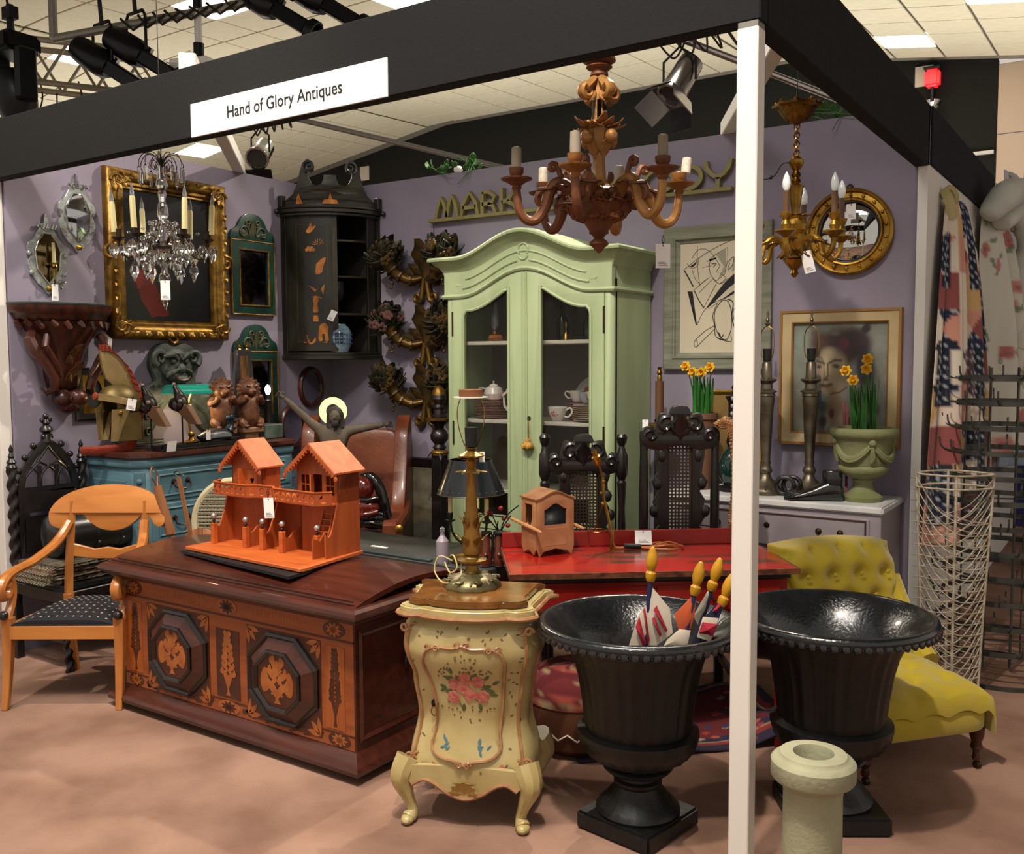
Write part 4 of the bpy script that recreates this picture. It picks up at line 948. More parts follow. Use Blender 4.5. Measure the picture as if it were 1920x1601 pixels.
for a,cd_ in zip(ang_list,[0,0,0,1,0,1]):
    m=RZ(a)
    pts=smooth([(.06,0,.12),(.10,0,.205),(.145,0,.232),(.175,0,.205),(.195,0,.145),(.225,0,.105),(.258,0,.105),(.284,0,.14),(.293,0,.205)],5); n=len(pts)
    arm=G().tube(pts,[.030-.016*(i/(n-1))**.6 for i in range(n)],10,M=m).build('candle_arm',m_gw if a in(15,315,75) else m_gwd,t)
    g=G(); g.tube([(x,0,zz) for x,zz in [(.12,.225),(.14,.265)]+spiral(.165,.285,.018,.005,180,-200,8)],.010,6,M=m); acanthus(g,m@Vector((.09,0,.225)),m@Vector((1,0,-.1)),.13,.032,(0,0,1),.0,2); g.tube([m@Vector((.20+a,0,.175+b)) for a,b in spiral(0,0,.03,.008,120,-260,12)],.010,6); g.build('arm_leaf',m_gwd,arm)
    dz_=T(0,0,.048); m=m@dz_
    G().lathe([(.012,.155),(.018,.165),(.016,.172),(.034,.184),(.052,.192),(.054,.197),(.03,.198),(.018,.205),(.024,.214),(.026,.232),(.018,.234)],24,m@T(.293,0,0),(12,.04,.19,.2)).build('drip_pan',m_gw if a in(255,15) else m_gwd,t)
    top=.30 if a not in(15,135) else .285
    G().lathe([(.017,.233),(.0175,.25),(.0165,top),(.010,top+.003),(.010,top-.01)],14,m@T(.293,0,0)@(RY(6) if a==15 else RY(0))).build('candle',m_wax if cd_ else m_dust,t)
wire(t,z(97))
tl=Vector((3.242,.405,1.895))+RZ(28.6+15)@Vector((.235,0,.05))
price_tag((tl.x,tl.y,1.925),'pink white price tag hanging by black cord from the giltwood chandelier arm',33.8,drop=.03,w=.052,h=.085)
# --- brass chandelier ---
t=thing('brass_chandelier','ornate brass chandelier with candle bulbs hanging in front of the convex mirror','chandelier',(3.627,1.388,1.885),17)
z=lambda y:(505-y)*.0022
G().lathe([(.01,z(238)),(.035,z(228)),(.06,z(212)),(.09,z(204)),(.092,z(200)),(.06,z(204)),(.02,z(206))],24,None,(8,.1,z(212),z(199))).build('leaf_canopy',m_gold,t)
g=G()
for k in range(8): leaf3(g,RZ(45*k)@Vector((.03,0,z(230))),RZ(45*k)@Vector((.8,0,.7)),.09,.028,(0,0,-1),-.2,2)
g.build('canopy_leaves',m_gold,t)
for k in range(8):
    zc_=z(240)-.018*k; G().tube([(.011*math.cos(R(a)),0,zc_+.013*math.sin(R(a))) for a in range(0,360,36)],.004,6,closed=True,M=RZ(90*k)).build('chain_link',m_brass,t)
G().lathe([(.006,z(292)),(.016,z(296)),(.03,z(302)),(.03,z(310)),(.012,z(322)),(.022,z(330)),(.014,z(335)),(.022,z(341)),(.014,z(346)),(.034,z(350)),(.03,z(356)),(.016,z(400)),(.018,z(410))],20).build('stem',m_brass,t)
G().lathe([(.018,z(402)),(.045,z(406)),(.04,z(412)),(.05,z(422)),(.045,z(432)),(.03,z(438)),(.05,z(446)),(.06,z(452)),(.055,z(462)),(.045,z(470)),(.04,z(484)),(.045,z(487)),(.025,z(500)),(.012,z(506)),(.018,z(512)),(.004,z(520))],24,None,(8,.06,z(500),z(462))).build('body',m_gold2,t)
g=G()
for k in range(10):
    m=RZ(36*k); leaf3(g,m@Vector((.04,0,z(466))),m@Vector((.5,0,-.9)),.05,.018,(0,0,1),.2,2); leaf3(g,m@Vector((.025,0,z(412))),m@Vector((.6,0,.8)),.04,.014,m.to_3x3()@Vector((1,0,0)),.5,2)
g.build('body_leaves',m_gold,t)
m_sleeve=mat('brown candle sleeve','#5a3d26',.5); m_opal=mat('opal glass bulb','#dfe6e6',.12,coat=.5)
for a in (260,320,20,80,140,200):
    m=RZ(a)
    pts=smooth([(.04,0,z(455)),(.09,0,z(446)),(.125,0,z(458)),(.14,0,z(480)),(.165,0,z(485)),(.19,0,z(470)),(.195,0,z(452))],5)
    arm=G().tube(pts,.011,8,M=m).build('arm',m_gold2,t); g=G(); acanthus(g,m@Vector((.06,0,z(448))),m@Vector((1,0,-.15)),.1,.018,(0,0,1),-.1,2); g.build('arm_leaf',m_gold,arm)
    G().lathe([(.008,z(456)),(.03,z(448)),(.046,z(444)),(.046,z(442)),(.015,z(442)),(.02,z(432)),(.012,z(424)),(.02,z(418)),(.024,z(410)),(.014,z(410))],18,m@T(.195,0,0)).build('candle_cup',m_gold2,t)
    G().cyl((.195,0,z(411)),(.195,0,z(372)),.0125,.0125,12,M=m).build('candle_sleeve',m_sleeve,t)
    G().lathe([(.008,z(373)),(.015,z(366)),(.0165,z(358)),(.012,z(348)),(.005,z(341)),(.001,z(338))],14,m@T(.195,0,0)).build('bulb',m_opal,t)
g=G(); g.tube(smooth([(.0,0,z(310)),(-.05,0,z(306)),(-.08,0,z(325)),(-.10,0,z(332)),(-.14,0,z(335))],5),.003,6); g.ball((-.1,0,z(331)),.009,8,6); g.build('cable',m_dk,t)
wire(t,z(206))
price_tag((3.68,1.36,1.955),'pinkish price tag hanging low on the brass chandelier',33.8,ry=-14,drop=.03,w=.045,h=.09)
# --- crystal chandelier ---
t=thing('crystal_chandelier','cut glass chandelier with candles and drops hanging before the dark oil painting','chandelier',(1.205,.115,1.745),54)
z=lambda y:(580-y)*.00236
G().lathe([(.006,z(296)),(.012,z(300)),(.006,z(306)),(.012,z(310)),(.006,z(314))],10).build('top_finial',m_bronze,t)
prism_=[(.0,.0),(.007,.012),(.007,.062),(.0,.075)]
drop=G().lathe([(.0005,.0),(.011,-.016),(.013,-.03),(.0005,-.062)],6,cap=False).mesh('drop',m_crystal,ang=10)
octo=G().lathe([(.0005,.0),(.0055,-.008),(.0055,-.055),(.0005,-.068)],6,cap=False).mesh('drop',m_crystal,ang=10)
bead=G().lathe([(.0005,.0),(.008,-.006),(.0005,-.012)],8,cap=False).mesh('bead',m_crystal,ang=10)
def hang(me,p,par,s=1,nm='crystal_drop'):
    o=bpy.data.objects.new(nm,me); COL.objects.link(o); o.parent=par; o.location=p; o.scale=(s,s,s); return o
g=G()
for k in range(10):
    m=RZ(36*k+10); g.tube(smooth([(.006,0,z(308)),(.03,0,z(292)),(.07,0,z(290)),(.092,0,z(303)),(.094,0,z(312))],5),.002,5,M=m)
    g.tube(smooth([(.006,0,z(312)),(.035,0,z(300)),(.05,0,z(310)),(.03,0,z(318)),(.03,0,z(311))],5),.0015,5,M=m)
    hang(octo,m@Vector((.094,0,z(313))),t,1.25); hang(bead,m@Vector((.05,0,z(312))),t)
g.build('crown_wires',m_bronze,t)
G().lathe([(.008,z(314)),(.012,z(325)),(.022,z(335)),(.026,z(348)),(.014,z(357)),(.018,z(362)),(.014,z(378)),(.02,z(383)),(.024,z(395)),(.024,z(402)),(.016,z(412)),(.02,z(418)),(.014,z(424)),(.012,z(450)),(.02,z(456)),(.026,z(468)),(.018,z(480)),(.014,z(484)),(.012,z(505)),(.022,z(514)),(.026,z(524)),(.014,z(532)),(.006,z(545)),(.005,z(552))],14).build('glass_stem',m_crystal,t,ang=20)
hang(drop,(0,0,z(553)),t,1.0,'end_drop')
g=G(); g.lathe([(.012,z(452)),(.05,z(458)),(.052,z(462)),(.014,z(466))],18)
for a in (175,235,295,355,55,115):
    m=RZ(a); g.tube(smooth([(.02,0,z(462)),(.07,0,z(445)),(.11,0,z(470)),(.15,0,z(482)),(.18,0,z(466)),(.185,0,z(450))],5),.006,6,M=m)
g.build('bronze_arms',m_bronze,t)
m_ch=mat('dusty cream candle','#c9bf8c',.55)
rr=random.Random(3)
for a in (175,235,295,355,55,115):
    m=RZ(a); c=m@T(.185,0,0)
    G().lathe([(.008,z(452)),(.03,z(447)),(.031,z(445)),(.012,z(445)),(.013,z(434)),(.014,z(430))],14,c).build('candle_cup',m_bronze,t)
    G().lathe([(.0125,z(436)),(.0118,z(385)),(.010,z(380))],12,c@RY(3)).build('candle',m_ch,t)
    G().lathe([(.008,z(381)),(.0095,z(374)),(.006,z(366)),(.0015,z(358)),(.0005,z(356))],10,c@RY(3)).build('flame_bulb',m_bulb,t)
    for b in range(0,360,60): hang(drop,c@Vector((.03*math.cos(R(b)),.03*math.sin(R(b)),z(448)-.02)),t,.9+.5*rr.random())
    hang(drop,m@Vector((.125,0,z(484)-.01)),t,1.5); hang(drop,m@Vector((.09,.03,z(470))),t,1.1)
    for k in range(4): hang(bead,m@Vector((.04+.035*k,0,z(432)-.012*k*(3-k))),t,1.2)
    for k in range(3): hang(drop,m@Vector((.045+.02*k,.015,z(420+10*k))),t,.9)
for k in range(14): hang(bead,RZ(26*k)@Vector((.055,0,z(415)+.006*(k%2))),t,1.6); 
for k in range(10): hang(drop,RZ(36*k)@Vector((.05,0,z(468))),t,1.1)
wire(t,z(297))
price_tag((1.235,.095,1.875),'white price tag with a black clip under the crystal chandelier',33.8,drop=.05,w=.042,h=.085)
# ================= blue chest of drawers on the left wall =================
m_bchest=mat('worn blue paint','#4f7480',.6,0,'#456470',4,6,st=(1,1,4),bump=.06); m_btop=mat('red brown worn top','#3a1d18',.4,0,'#532a22',5,5,st=(4,1,4),bump=.05,coat=.2)
t=thing('blue_chest','blue painted chest of drawers with canted corners and dark top, against the left wall','chest',(.012,1.03,0),90)
BW,BD,BH=.57,.445,1.0
G().prism([(-BW,0),(-BW,-BD+.06),(-BW+.06,-BD),(BW-.06,-BD),(BW,-BD+.06),(BW,0)],BH-.10,T(0,0,.10)).build('body',m_bchest,t,bev=.003)
G().prism([(-BW-.025,0),(-BW-.025,-BD+.05),(-BW+.05,-BD-.025),(BW-.05,-BD-.025),(BW+.025,-BD+.05),(BW+.025,0)],.03,T(0,0,1.0)).build('top',m_btop,t,bev=.008,seg=2)
G().prism([(-BW-.012,0),(-BW-.012,-BD+.055),(-BW+.055,-BD-.012),(BW-.055,-BD-.012),(BW+.012,-BD+.055),(BW+.012,0)],.05,T(0,0,.95)).prism([(-BW-.015,0),(-BW-.015,-BD+.055),(-BW+.055,-BD-.015),(BW-.055,-BD-.015),(BW+.015,-BD+.055),(BW+.015,0)],.1,T(0,0,0)).build('mouldings',m_bchest,t,bev=.008)
for s in (-1,1):
    m=T(s*(BW-.03),-BD+.03,0)@RZ(s*45)
    G().box(-.03,.03,-.004,.006,.13,.93,m).build('corner_pilaster',m_bchest,t,bev=.003)
    for zz in (.88,.80,.72,.64): G().ball((0,-.006,zz),(.017,.011,.017),10,6,m).build('boss',m_bchest,t)
    G().box(s*BW-.003,s*BW+.003,-BD+.1,-.03,.2,.88).build('side_panel',m_bchest,t,bev=.002)
for i,(z0,z1) in enumerate(((.765,.935),(.55,.75),(.33,.535),(.12,.315))):
    d=G().box(-BW+.08,BW-.08,-BD-.008,-BD+.01,z0,z1).build('drawer',m_bchest,t,bev=.004)
    G().frame(2*BW-.26,z1-z0-.07,[(0,.0),(0,.004),(.006,.008),(.012,.004),(.012,0)],T(0,-BD-.007,(z0+z1)/2)).build('drawer_moulding',m_bchest,d)
    for x in (-.31,.31):
        zc_=(z0+z1)/2+.015
        for s in (-1,1): G().lathe([(.016,0),(.014,.004),(.006,.007),(.006,.014),(.003,.016)],10,T(x+s*.045,-BD-.008,zc_)@RX(90)).build('handle_rose',m_bronze,d)
        G().tube(smooth([(x-.045,-BD-.02,zc_),(x-.05,-BD-.028,zc_-.025),(x-.02,-BD-.03,zc_-.04),(x+.02,-BD-.03,zc_-.04),(x+.05,-BD-.028,zc_-.025),(x+.045,-BD-.02,zc_)],4),.004,6).build('bail_handle',m_bronze,d)
# ---- on the blue chest ----
ZT=1.031
m_helm=mat('tarnished helmet brass','#6b5a33',.45,.55,'#514324',9,bump=.1); m_helm2=mat('tan helmet leather','#8a744a',.6,.1,'#7b663f',10); m_bris=mat('orange red bristle','#93381f',.85,0,'#702715',40,bump=.4,st=(1,1,6))
t=thing('crested_helmet','Roman style helmet with tall fin crest edged in red bristles and a long red tail','helmet',(.25,.50,ZT),-5)
def hsh(u,v):
    a=2*PI*u; e=PI*.5*(1-v*1.32); r=.118
    return Vector((.092*math.cos(e)*math.sin(a),r*math.cos(e)*math.cos(a)*1.0,.265+.105*math.sin(e)))
def cutface(g):
    keep=[]; 
    for f in g.f:
        c=sum((Vector(g.v[i]) for i in f),Vector())/len(f)
        if c.y<-.045 and c.z<.285 and abs(c.x)<.085: continue
        keep.append(f)
    g.f=keep; return g
g=G(); g.grid(hsh,40,26,cu=True); cutface(g); o=g.build('bowl',m_helm,t); sm=o.modifiers.new('s','SOLIDIFY'); sm.thickness=.006
def neck(u,v): a=R(-115+230*u); return Vector((.088*math.sin(a)*(1-.05*v),.108*math.cos(a)*(1+.25*v),.215-.15*v))
g=G(); g.slab(neck,18,6,(0,.004,0)); g.build('neck_guard',m_helm,t)
for s in (-1,1):
    def ck(u,v,s=s): return Vector((s*(.09-.022*v+.01*math.sin(PI*u)),-.085+.10*u*(1-.45*v)+.0*v,.235-.17*v))
    g=G(); g.slab(ck,6,8,(-s*.005,0,0)); g.build('cheek_guard',m_helm2,t)
    G().lathe([(.014,0),(.012,.005),(.005,.009),(.009,.014),(0,.018)],12,T(s*.094,-.045,.215)@RY(90*s)).build('rivet',m_brass,t)
def brow(u,v): a=R(-105+210*u); return Vector((.102*math.sin(a),-.125*math.cos(a),.255+.035*v+.03*math.cos(a)))
g=G(); g.slab(brow,24,2,(0,.006,0)); g.build('brow_band',m_helm2,t)
G().lathe([(.022,0),(.02,.006),(.01,.009),(0,.008)],14,T(0,-.128,.305)@RX(80)).build('brow_rosette',m_bris,t)
outer=smooth([(-.095,.545),(-.03,.535),(.055,.46),(.11,.36),(.135,.25),(.12,.15),(.07,.075)],6); inner=[(-.085,.46),(-.07,.40),(-.03,.362),(.03,.36),(.08,.32),(.108,.25),(.09,.15),(.05,.10)]
MF=Matrix(((0,0,1,-.009),(1,0,0,0),(0,1,0,0),(0,0,0,1)))
G().add(*cut([outer+inner[::-1]],.018,.002),MF).build('crest_fin',m_helm2,t)
n=len(outer); o2=[]
for i,p in enumerate(outer):
    a,b=outer[max(i-1,0)],outer[min(i+1,n-1)]; d=Vector((b[0]-a[0],b[1]-a[1])).normalized(); o2.append((p[0]-d.y*-1*.0+(-d.y)*-.035,p[1]+d.x*.035*1.0))
for i in range(0,n-1):
    q=[outer[i],outer[i+1],o2[i+1],o2[i]]; G().add(*cut([q],.022+.004*(i%2)),T(.002,0,0)@MF).build('bristle_tuft',m_bris,t)
G().tube(smooth([(0,.075,.085),(-.01,.06,.03),(-.03,.0,.012),(-.05,-.10,.012),(-.10,-.17,.012)],5),[.024]*8+[.022]*6+[.019]*6+[.012],8,flat=1.4).build('red_tail',m_bris,t)
price_tag((.375,.50,1.32),'white price tag on the side of the crested helmet',60,drop=.015,w=.045,h=.06,ry=12)
# carved corbel and books behind the helmet
m_slate=mat('dark slate grey','#23292a',.6,0,'#2f3634',9,bump=.2)
t=thing('carved_corbel','dark carved scroll corbel standing behind the crested helmet','corbel',(.10,.74,ZT+.045),100)
G().prism(smooth([(-.05,0),(.05,0),(.045,.05),(.03,.1),(.045,.17),(.06,.2),(-.05,.2)],4,True),.07,T(0,.035,0)@FR).build('block',m_slate,t,bev=.004)
g=G(); [g.tube([(x,-.0365,z) for x,z in spiral(.01,.04+.09*k,.028,.006,0,400,14)],.007,6) for k in range(2)]; g.build('scroll_carving',m_slate,t)
for k in range(3):
    t=thing('old_book',('lowest','middle','topmost')[k]+' of three dark old books stacked behind the crested helmet','book',(.11,.72,ZT+.015*k),8*k-4,'dark books behind the helmet')
    G().box(-.075,.075,-.11,.11,0,.003).box(-.075,.075,-.11,.11,.0115,.0145).box(-.075,-.071,-.11,.11,.003,.0115).build('cover',m_slate,t,bev=.001); G().box(-.070,.072,-.106,.106,.003,.0115).build('pages',mat('grey pages','#6b675c',.8),t)
# grotesque mask plaque on wall
m_verd=mat('grey green carved stone','#4b524b',.6,0,'#2d332f',12,bump=.4,bsc=35)
t=thing('grotesque_mask','large grey carved grotesque mask with wings, on the wall behind the bank lamp','carving',(.004,1.02,1.09),90)
out=smooth([(-.30,0),(-.27,.16),(-.21,.26),(-.13,.31),(-.16,.40),(-.14,.49),(-.07,.53),(0,.51),(.07,.53),(.14,.49),(.16,.40),(.13,.31),(.21,.26),(.27,.16),(.30,0),(.18,.02),(.09,.16),(0,.22),(-.09,.16),(-.18,.02)],3,True)
G().add(*cut([out],.04,.006),FR).build('plaque',m_verd,t)
g=G(); g.ball((0,-.035,.40),(.115,.05,.11),18,12); g.ball((0,-.065,.345),(.085,.04,.045),14,10); g.build('face',m_verd,t,ang=80)
g=G()
for s in (-1,1):
    g.tube([(s*.01,-.085,.44),(s*.05,-.095,.47),(s*.1,-.07,.455)],[.012,.018,.01],8); g.ball((s*.045,-.08,.43),.018,10,8)
    g.tube([(s*x,-.06,z) for x,z in spiral(.115,.45,.05,.012,-60,380,14)],[.02-.0008*i for i in range(15)],7)
    g.tube([(s*.02,-.105,.385),(s*.06,-.10,.365),(s*.085,-.075,.335)],[.008,.014,.008],7)
    for k in range(4): leaf3(g,(s*(.06+.045*k),-.035,.24-.06*k),(s*1,0,.5-.2*k),.13,.028,(0,-1,0),.2,2)
    g.tube([(s*.10,-.04,.20),(s*.2,-.045,.12),(s*.25,-.04,.03)],.016,6)
g.ball((0,-.10,.385),(.026,.024,.03),10,8); g.prism([(-.02,.475),(.02,.475),(0,.445)],.02,T(0,-.08,0)@FR)
g.build('features',m_verd,t)
g=G(); g.tube([(x,-.104,z) for x,z in arc(0,.345,.055,200,340,10,.03)],.013,7); g.build('lips',mat('dark red brown lips','#3a211c',.4,0),t)
G().prism([(-.035,.328),(.035,.328),(.028,.342),(-.028,.342)],.012,T(0,-.097,0)@FR).build('teeth',mat('worn grey teeth','#6d6f62',.5),t)
# bank lamp
t=thing('bank_lamp','brass bank lamp with a lit green glass shade, behind the carved lions','lamp',(.22,.985,ZT),90)
m_gsh=mat('green lamp glass','#0c7566',.12,0,emit=.22,coat=.6)
G().lathe([(.0,0),(.075,0),(.078,.008),(.06,.02),(.02,.03),(.012,.045)],24).build('base',m_brass,t); G().tube(smooth([(0,0,.04),(0,.02,.16),(0,.015,.27),(0,-.02,.315)],5),.007,8).ball((0,.0,.06),.018,10,8).build('stem',m_brass,t)
def shd(u,v): a=R(15+150*v); return Vector(((u-.5)*.255*(1+.06*math.sin(PI*v)),.02-.075*math.cos(a),.285+.07*math.sin(a)))
g=G(); g.slab(shd,14,12,(0,0,-.005)); 
for s in (-1,1): g.prism([(.02-.072*math.cos(R(a)),.285+.068*math.sin(R(a))) for a in range(15,170,15)],.004,Matrix(((0,0,1,s*.127-.002),(1,0,0,0),(0,1,0,0),(0,0,0,1))))
g.build('green_shade',m_gsh,t); G().cyl((-.07,.01,.31),(.07,.01,.31),.013,n=10).build('lamp_tube',mat('warm lamp tube','#ffe2a8',.4,emit=14),t)
bl=bpy.data.lights.new('bank_lamp_light','POINT'); bl.energy=2.6; bl.color=(1,.72,.36); bl.shadow_soft_size=.03; bo=bpy.data.objects.new('bank_lamp_light',bl); COL.objects.link(bo); bo.location=(.24,.985,ZT+.265)
# mounted black bird heads
m_hornb=mat('black horn','#15110f',.3,0,'#241a15',8,coat=.3); m_tanw=mat('tan wood','#7d5b40',.55,0,'#6a4b34',6)
t=thing('black_tray','long low black wooden tray along the front of the blue chest','tray',(.40,.88,ZT),90)
G().box(-.26,.26,-.05,.05,0,.012).build('base',m_ebony,t,bev=.003); G().box(-.26,.26,-.05,-.042,.012,.03).box(-.26,.26,.042,.05,.012,.03).box(-.26,-.252,-.05,.05,.012,.03).box(.252,.26,-.05,.05,.012,.03).build('rim',m_ebony,t)
for k,y in enumerate((.66,.865)):
    t=thing('mounted_bird_head',('left','right')[k]+' of two black bird heads with tan beaks mounted on thin rods','carving',(.30,y,ZT),20,None)
    G().cyl((0,0,.008),(0,0,.19),.0045,n=8).build('rod',m_dk,t); G().lathe([(.028,0),(.028,.006),(.01,.01)],14).build('foot',m_dk,t)
    g=G(); g.tube(smooth([(-.045,0,.21),(-.03,0,.235),(.0,0,.25),(-.025,0,.31),(-.045,0,.355)],4),[.02,.035,.045,.05,.052,.05,.045,.043,.04,.036,.032,.028,.024,.02,.016,.014,.008],10); g.build('head',m_hornb,t)
    g=G(); g.taper((.03,0,.235),.03,.05,(.03,0,.24),.05,.05); g.prism([(.0,.26),(.05,.235),(.115,.13),(.055,.135),(-.01,.2)],.05,T(0,.025,0)@FR); g.build('beak',m_tanw,t,bev=.004)
    G().ball((-.047,0,.357),.011,8,6).ball((.02,-.047,.265),.012,8,6).build('eye',mat('pale horn eye','#8f8272',.4),t)
price_tag((.475,.665,ZT+.055),'white price tag propped against the black tray on the blue chest',95,string=False,w=.062,h=.085,tilt=12)
# carved lions on plinths
m_lion=mat('carved brown lime wood','#6e452b',.5,0,'#4a2c1c',16,bump=.35)
def lion(label,x,y):
    t=thing('carved_lion',label,'carving',(x,y,ZT),78)
    G().box(-.045,.045,-.04,.04,0,.055).box(-.07,.07,-.06,.06,.055,.085).build('plinth',mat('pale plinth wood','#7d5c42',.5),t,bev=.004)
    g=G(); g.tube([(0,.0,.09),(0,-.005,.14),(0,0,.20),(0,0,.25),(0,-.005,.275)],[.05,.062,.068,.062,.05],14); g.build('body',m_lion,t,ang=80)
    g=G(); g.ball((0,-.01,.315),(.055,.05,.05),14,10); g.ball((0,-.055,.303),(.03,.025,.024),10,8); g.ball((0,-.078,.308),(.012,.01,.008),8,6); g.build('head',m_lion,t,ang=80)
    g=G(); [leaf3(g,(.045*math.cos(R(a)),-.01,.315+.04*math.sin(R(a))),(math.cos(R(a)),.25,math.sin(R(a))),.04,.016,(0,-1,0),.2) for a in range(-40,225,22)]; [g.tube([(s*.012,-.055,.335),(s*.035,-.05,.34)],.008,6) for s in(-1,1)]; [g.ball((s*.03,.0,.362),.014,8,6) for s in(-1,1)]; g.build('mane',m_lion,t)
    for s in (-1,1):
        G().tube(smooth([(s*.05,0,.262),(s*.078,-.02,.235),(s*.06,-.055,.25),(s*.05,-.06,.265)],4),[.018]*6+[.015]*7,8).ball((s*.05,-.062,.268),.018,8,6).build('fore_paw',m_lion,t)
        G().tube(smooth([(s*.045,.0,.13),(s*.062,-.03,.12),(s*.045,-.045,.098)],4),[.026]*9,8).ball((s*.045,-.052,.096),(.022,.028,.013),8,6).build('hind_paw',m_lion,t)
    G().tube(smooth([(0,.05,.1),(.05,.06,.12),(.07,.03,.16)],4),.009,6).build('tail',m_lion,t)
lion('carved brown lion sitting on a plinth, the left one beside the green lamp',.27,1.165); lion('carved brown lion sitting on a plinth, the right one before the obelisk',.30,1.345)
t=thing('tall_obelisk','tall dark tapering obelisk with a streaked gilt face and two brass knobs on top','obelisk',(.13,1.455,ZT),60)
G().taper((0,0,.02),.17,.13,(0,0,.56),.085,.085).build('shaft',m_ebony,t,bev=.004); G().box(-.1,.1,-.085,.085,0,.02).build('base',m_ebony,t,bev=.004)
G().add([(-.045,-.0665,.04),(.045,-.0665,.04),(.022,-.046,.52),(-.022,-.046,.52),(-.045,-.068,.04),(.045,-.068,.04),(.022,-.0475,.52),(-.022,-.0475,.52)],[(4,5,6,7),(0,4,7,3),(1,2,6,5),(0,1,5,4),(3,7,6,2)]).build('gilt_face',mat('streaked gilt veneer','#6a4a22',.4,.3,'#2a1c10',4,st=(12,12,1.5)),t)
for x in (-.02,.025): G().lathe([(.012,0),(.008,.008),(.014,.018),(.012,.03),(.005,.036)],12,T(x,-.01,.56)).build('brass_knob',m_brass,t)
t=thing('black_candlestick','small black candlestick, its glowing tip standing in for a reflection in the lower green mirror','lamp',(.19,1.60,ZT))
G().lathe([(.05,0),(.05,.012),(.032,.02),(.026,.06),(.024,.22),(.03,.235),(.016,.245),(.014,.275)],20).build('column',m_ebony,t); G().lathe([(.010,.275),(.016,.29),(.018,.31),(.012,.33),(0,.338)],14).build('bulb',mat('reflection glow','#fff0d8',.3,emit=9),t)  # glowing tip stands in for the bank lamp's reflection in the mirror
t=thing('marble_block','grey green veined marble block at the right end of the blue chest','block',(.25,1.545,ZT),0)
G().box(-.055,.055,-.075,.075,0,.09).build('block',mat('grey green marble','#39443f',.4,0,'#5d6b64',8,6,bump=.1),t,bev=.006)
t=thing('duck_decoy','dark painted wooden duck decoy lying at the front of the blue chest','decoy',(.36,1.06,ZT+.0),95)
m_duck=mat('black duck paint','#15171a',.4,0,'#23262a',9,coat=.2)
def dk(u,v): a=2*PI*u; w=math.sin(PI*min(.985,max(.02,v)))**.6; return Vector((-.15+.27*v,.055*w*math.cos(a),.05+.047*w*math.sin(a)*(1 if math.sin(a)>0 else .95)+.02*(v-.4)**2))
g=G(); g.grid(dk,20,18,cu=True); g.build('body',m_duck,t,ang=80)
G().tube(smooth([(.085,0,.075),(.105,0,.11),(.10,0,.14)],4),[.034,.03,.026,.023,.02,.02,.02,.02,.02],10).ball((.105,0,.152),(.032,.024,.025),12,8).build('head',mat('blue black head','#1a2430',.3,.2),t)
G().taper((.134,0,.142),.02,.02,(.134,0,.15),.02,.016).prism([(.13,.14),(.175,.135),(.175,.141),(.13,.155)],.018,T(0,.009,0)@FR).build('bill',mat('grey bill','#3a3d40',.4),t)
for s in (-1,1):
    g=G(); g.grid(lambda u,v:Vector((-.09+.16*u,s*(.052*math.sin(PI*(.25+.5*u))+.008),.045+.035*v*math.sin(PI*(.1+.8*u)))),8,4); o=g.build('wing_patch',mat('grey wing','#6f767b',.5),t); o.modifiers.new('s','SOLIDIFY').thickness=.004
price_tag((.41,.955,1.125),'small white price tag behind the duck decoy, below the lions',90,drop=.02,w=.03,h=.055)
# ================= gothic chair =================
t=thing('gothic_chair','tall ebonised gothic chair with pinnacles and tracery back against the left wall','chair',(.075,.19,0),90)
def twist(p0,p1,r,n=18,turns=6):
    g=G(); L=(Vector(p1)-Vector(p0)).length; m=track(p0,p1)
    def fn(u,v): a=2*PI*u; rr=r*(1+.28*math.cos(2*a-turns*2*PI*v)); return m@Vector((rr*math.cos(a),rr*math.sin(a),L*v))
    return g.grid(fn,10,turns*7,cu=True)
for s in (-1,1):
    g=twist((s*.19,0,.45),(s*.19,0,.98),.022,turns=7); g.build('twisted_post',m_ebony,t,ang=80)
    G().box(s*.19-.02,s*.19+.02,-.02,.02,0,.46).build('rear_leg',m_ebony,t,bev=.004)
    G().lathe([(.024,.975),(.028,.985),(.018,1.0),(.024,1.01),(.012,1.03),(.016,1.04),(.008,1.06),(.012,1.075),(.003,1.10)],12,T(s*.19,0,0)).build('pinnacle',m_ebony,t)
    g=twist((s*.18,-.44,.0),(s*.18,-.44,.34),.021,turns=5); g.build('front_leg',m_ebony,t,ang=80)
    G().box(s*.18-.018,s*.18+.018,-.43,-.01,.14,.17).build('stretcher',m_ebony,t,bev=.003)
G().box(-.21,.21,-.47,.02,.34,.40).build('seat_rail',m_ebony,t,bev=.004); G().box(-.205,.205,-.465,.0,.40,.425).build('seat',mat('black leather','#121213',.35,0,coat=.3),t,bev=.012,seg=2)
ap=lambda sgn,r,x0,z0,n=10:[(sgn*(x0-r+r*math.cos(R(a))),z0+r*math.sin(R(a))) for a in np.linspace(0,60,n)]
L_=ap(-1,.32,.165,.84); Rg=ap(1,.32,.165,.84)
outer=[(-.165,.50)]+L_+[(0,1.13)]+Rg[::-1]+[(.165,.50)]
L2=ap(-1,.27,.135,.84); R2=ap(1,.27,.135,.84)
inn=[(-.135,.87)]+L2+R2[::-1]+[(.135,.87)]
low=[(-.135,.74),(.135,.74),(.135,.85),(-.135,.85)]
bars=[]
G().add(*cut([outer,inn,low,[(-.135,.53),(.135,.53),(.135,.71),(-.135,.71)]],.022,.003),T(0,.011,0)@FR).build('pointed_arch',m_ebony,t)
G().box(-.14,.14,-.004,.004,.53,.72).build('lower_panel',mat('black panel','#16130f',.4),t)
for x in (-.047,.047): G().box(x-.009,x+.009,-.012,.008,.74,.98).build('mullion',m_ebony,t,bev=.002)
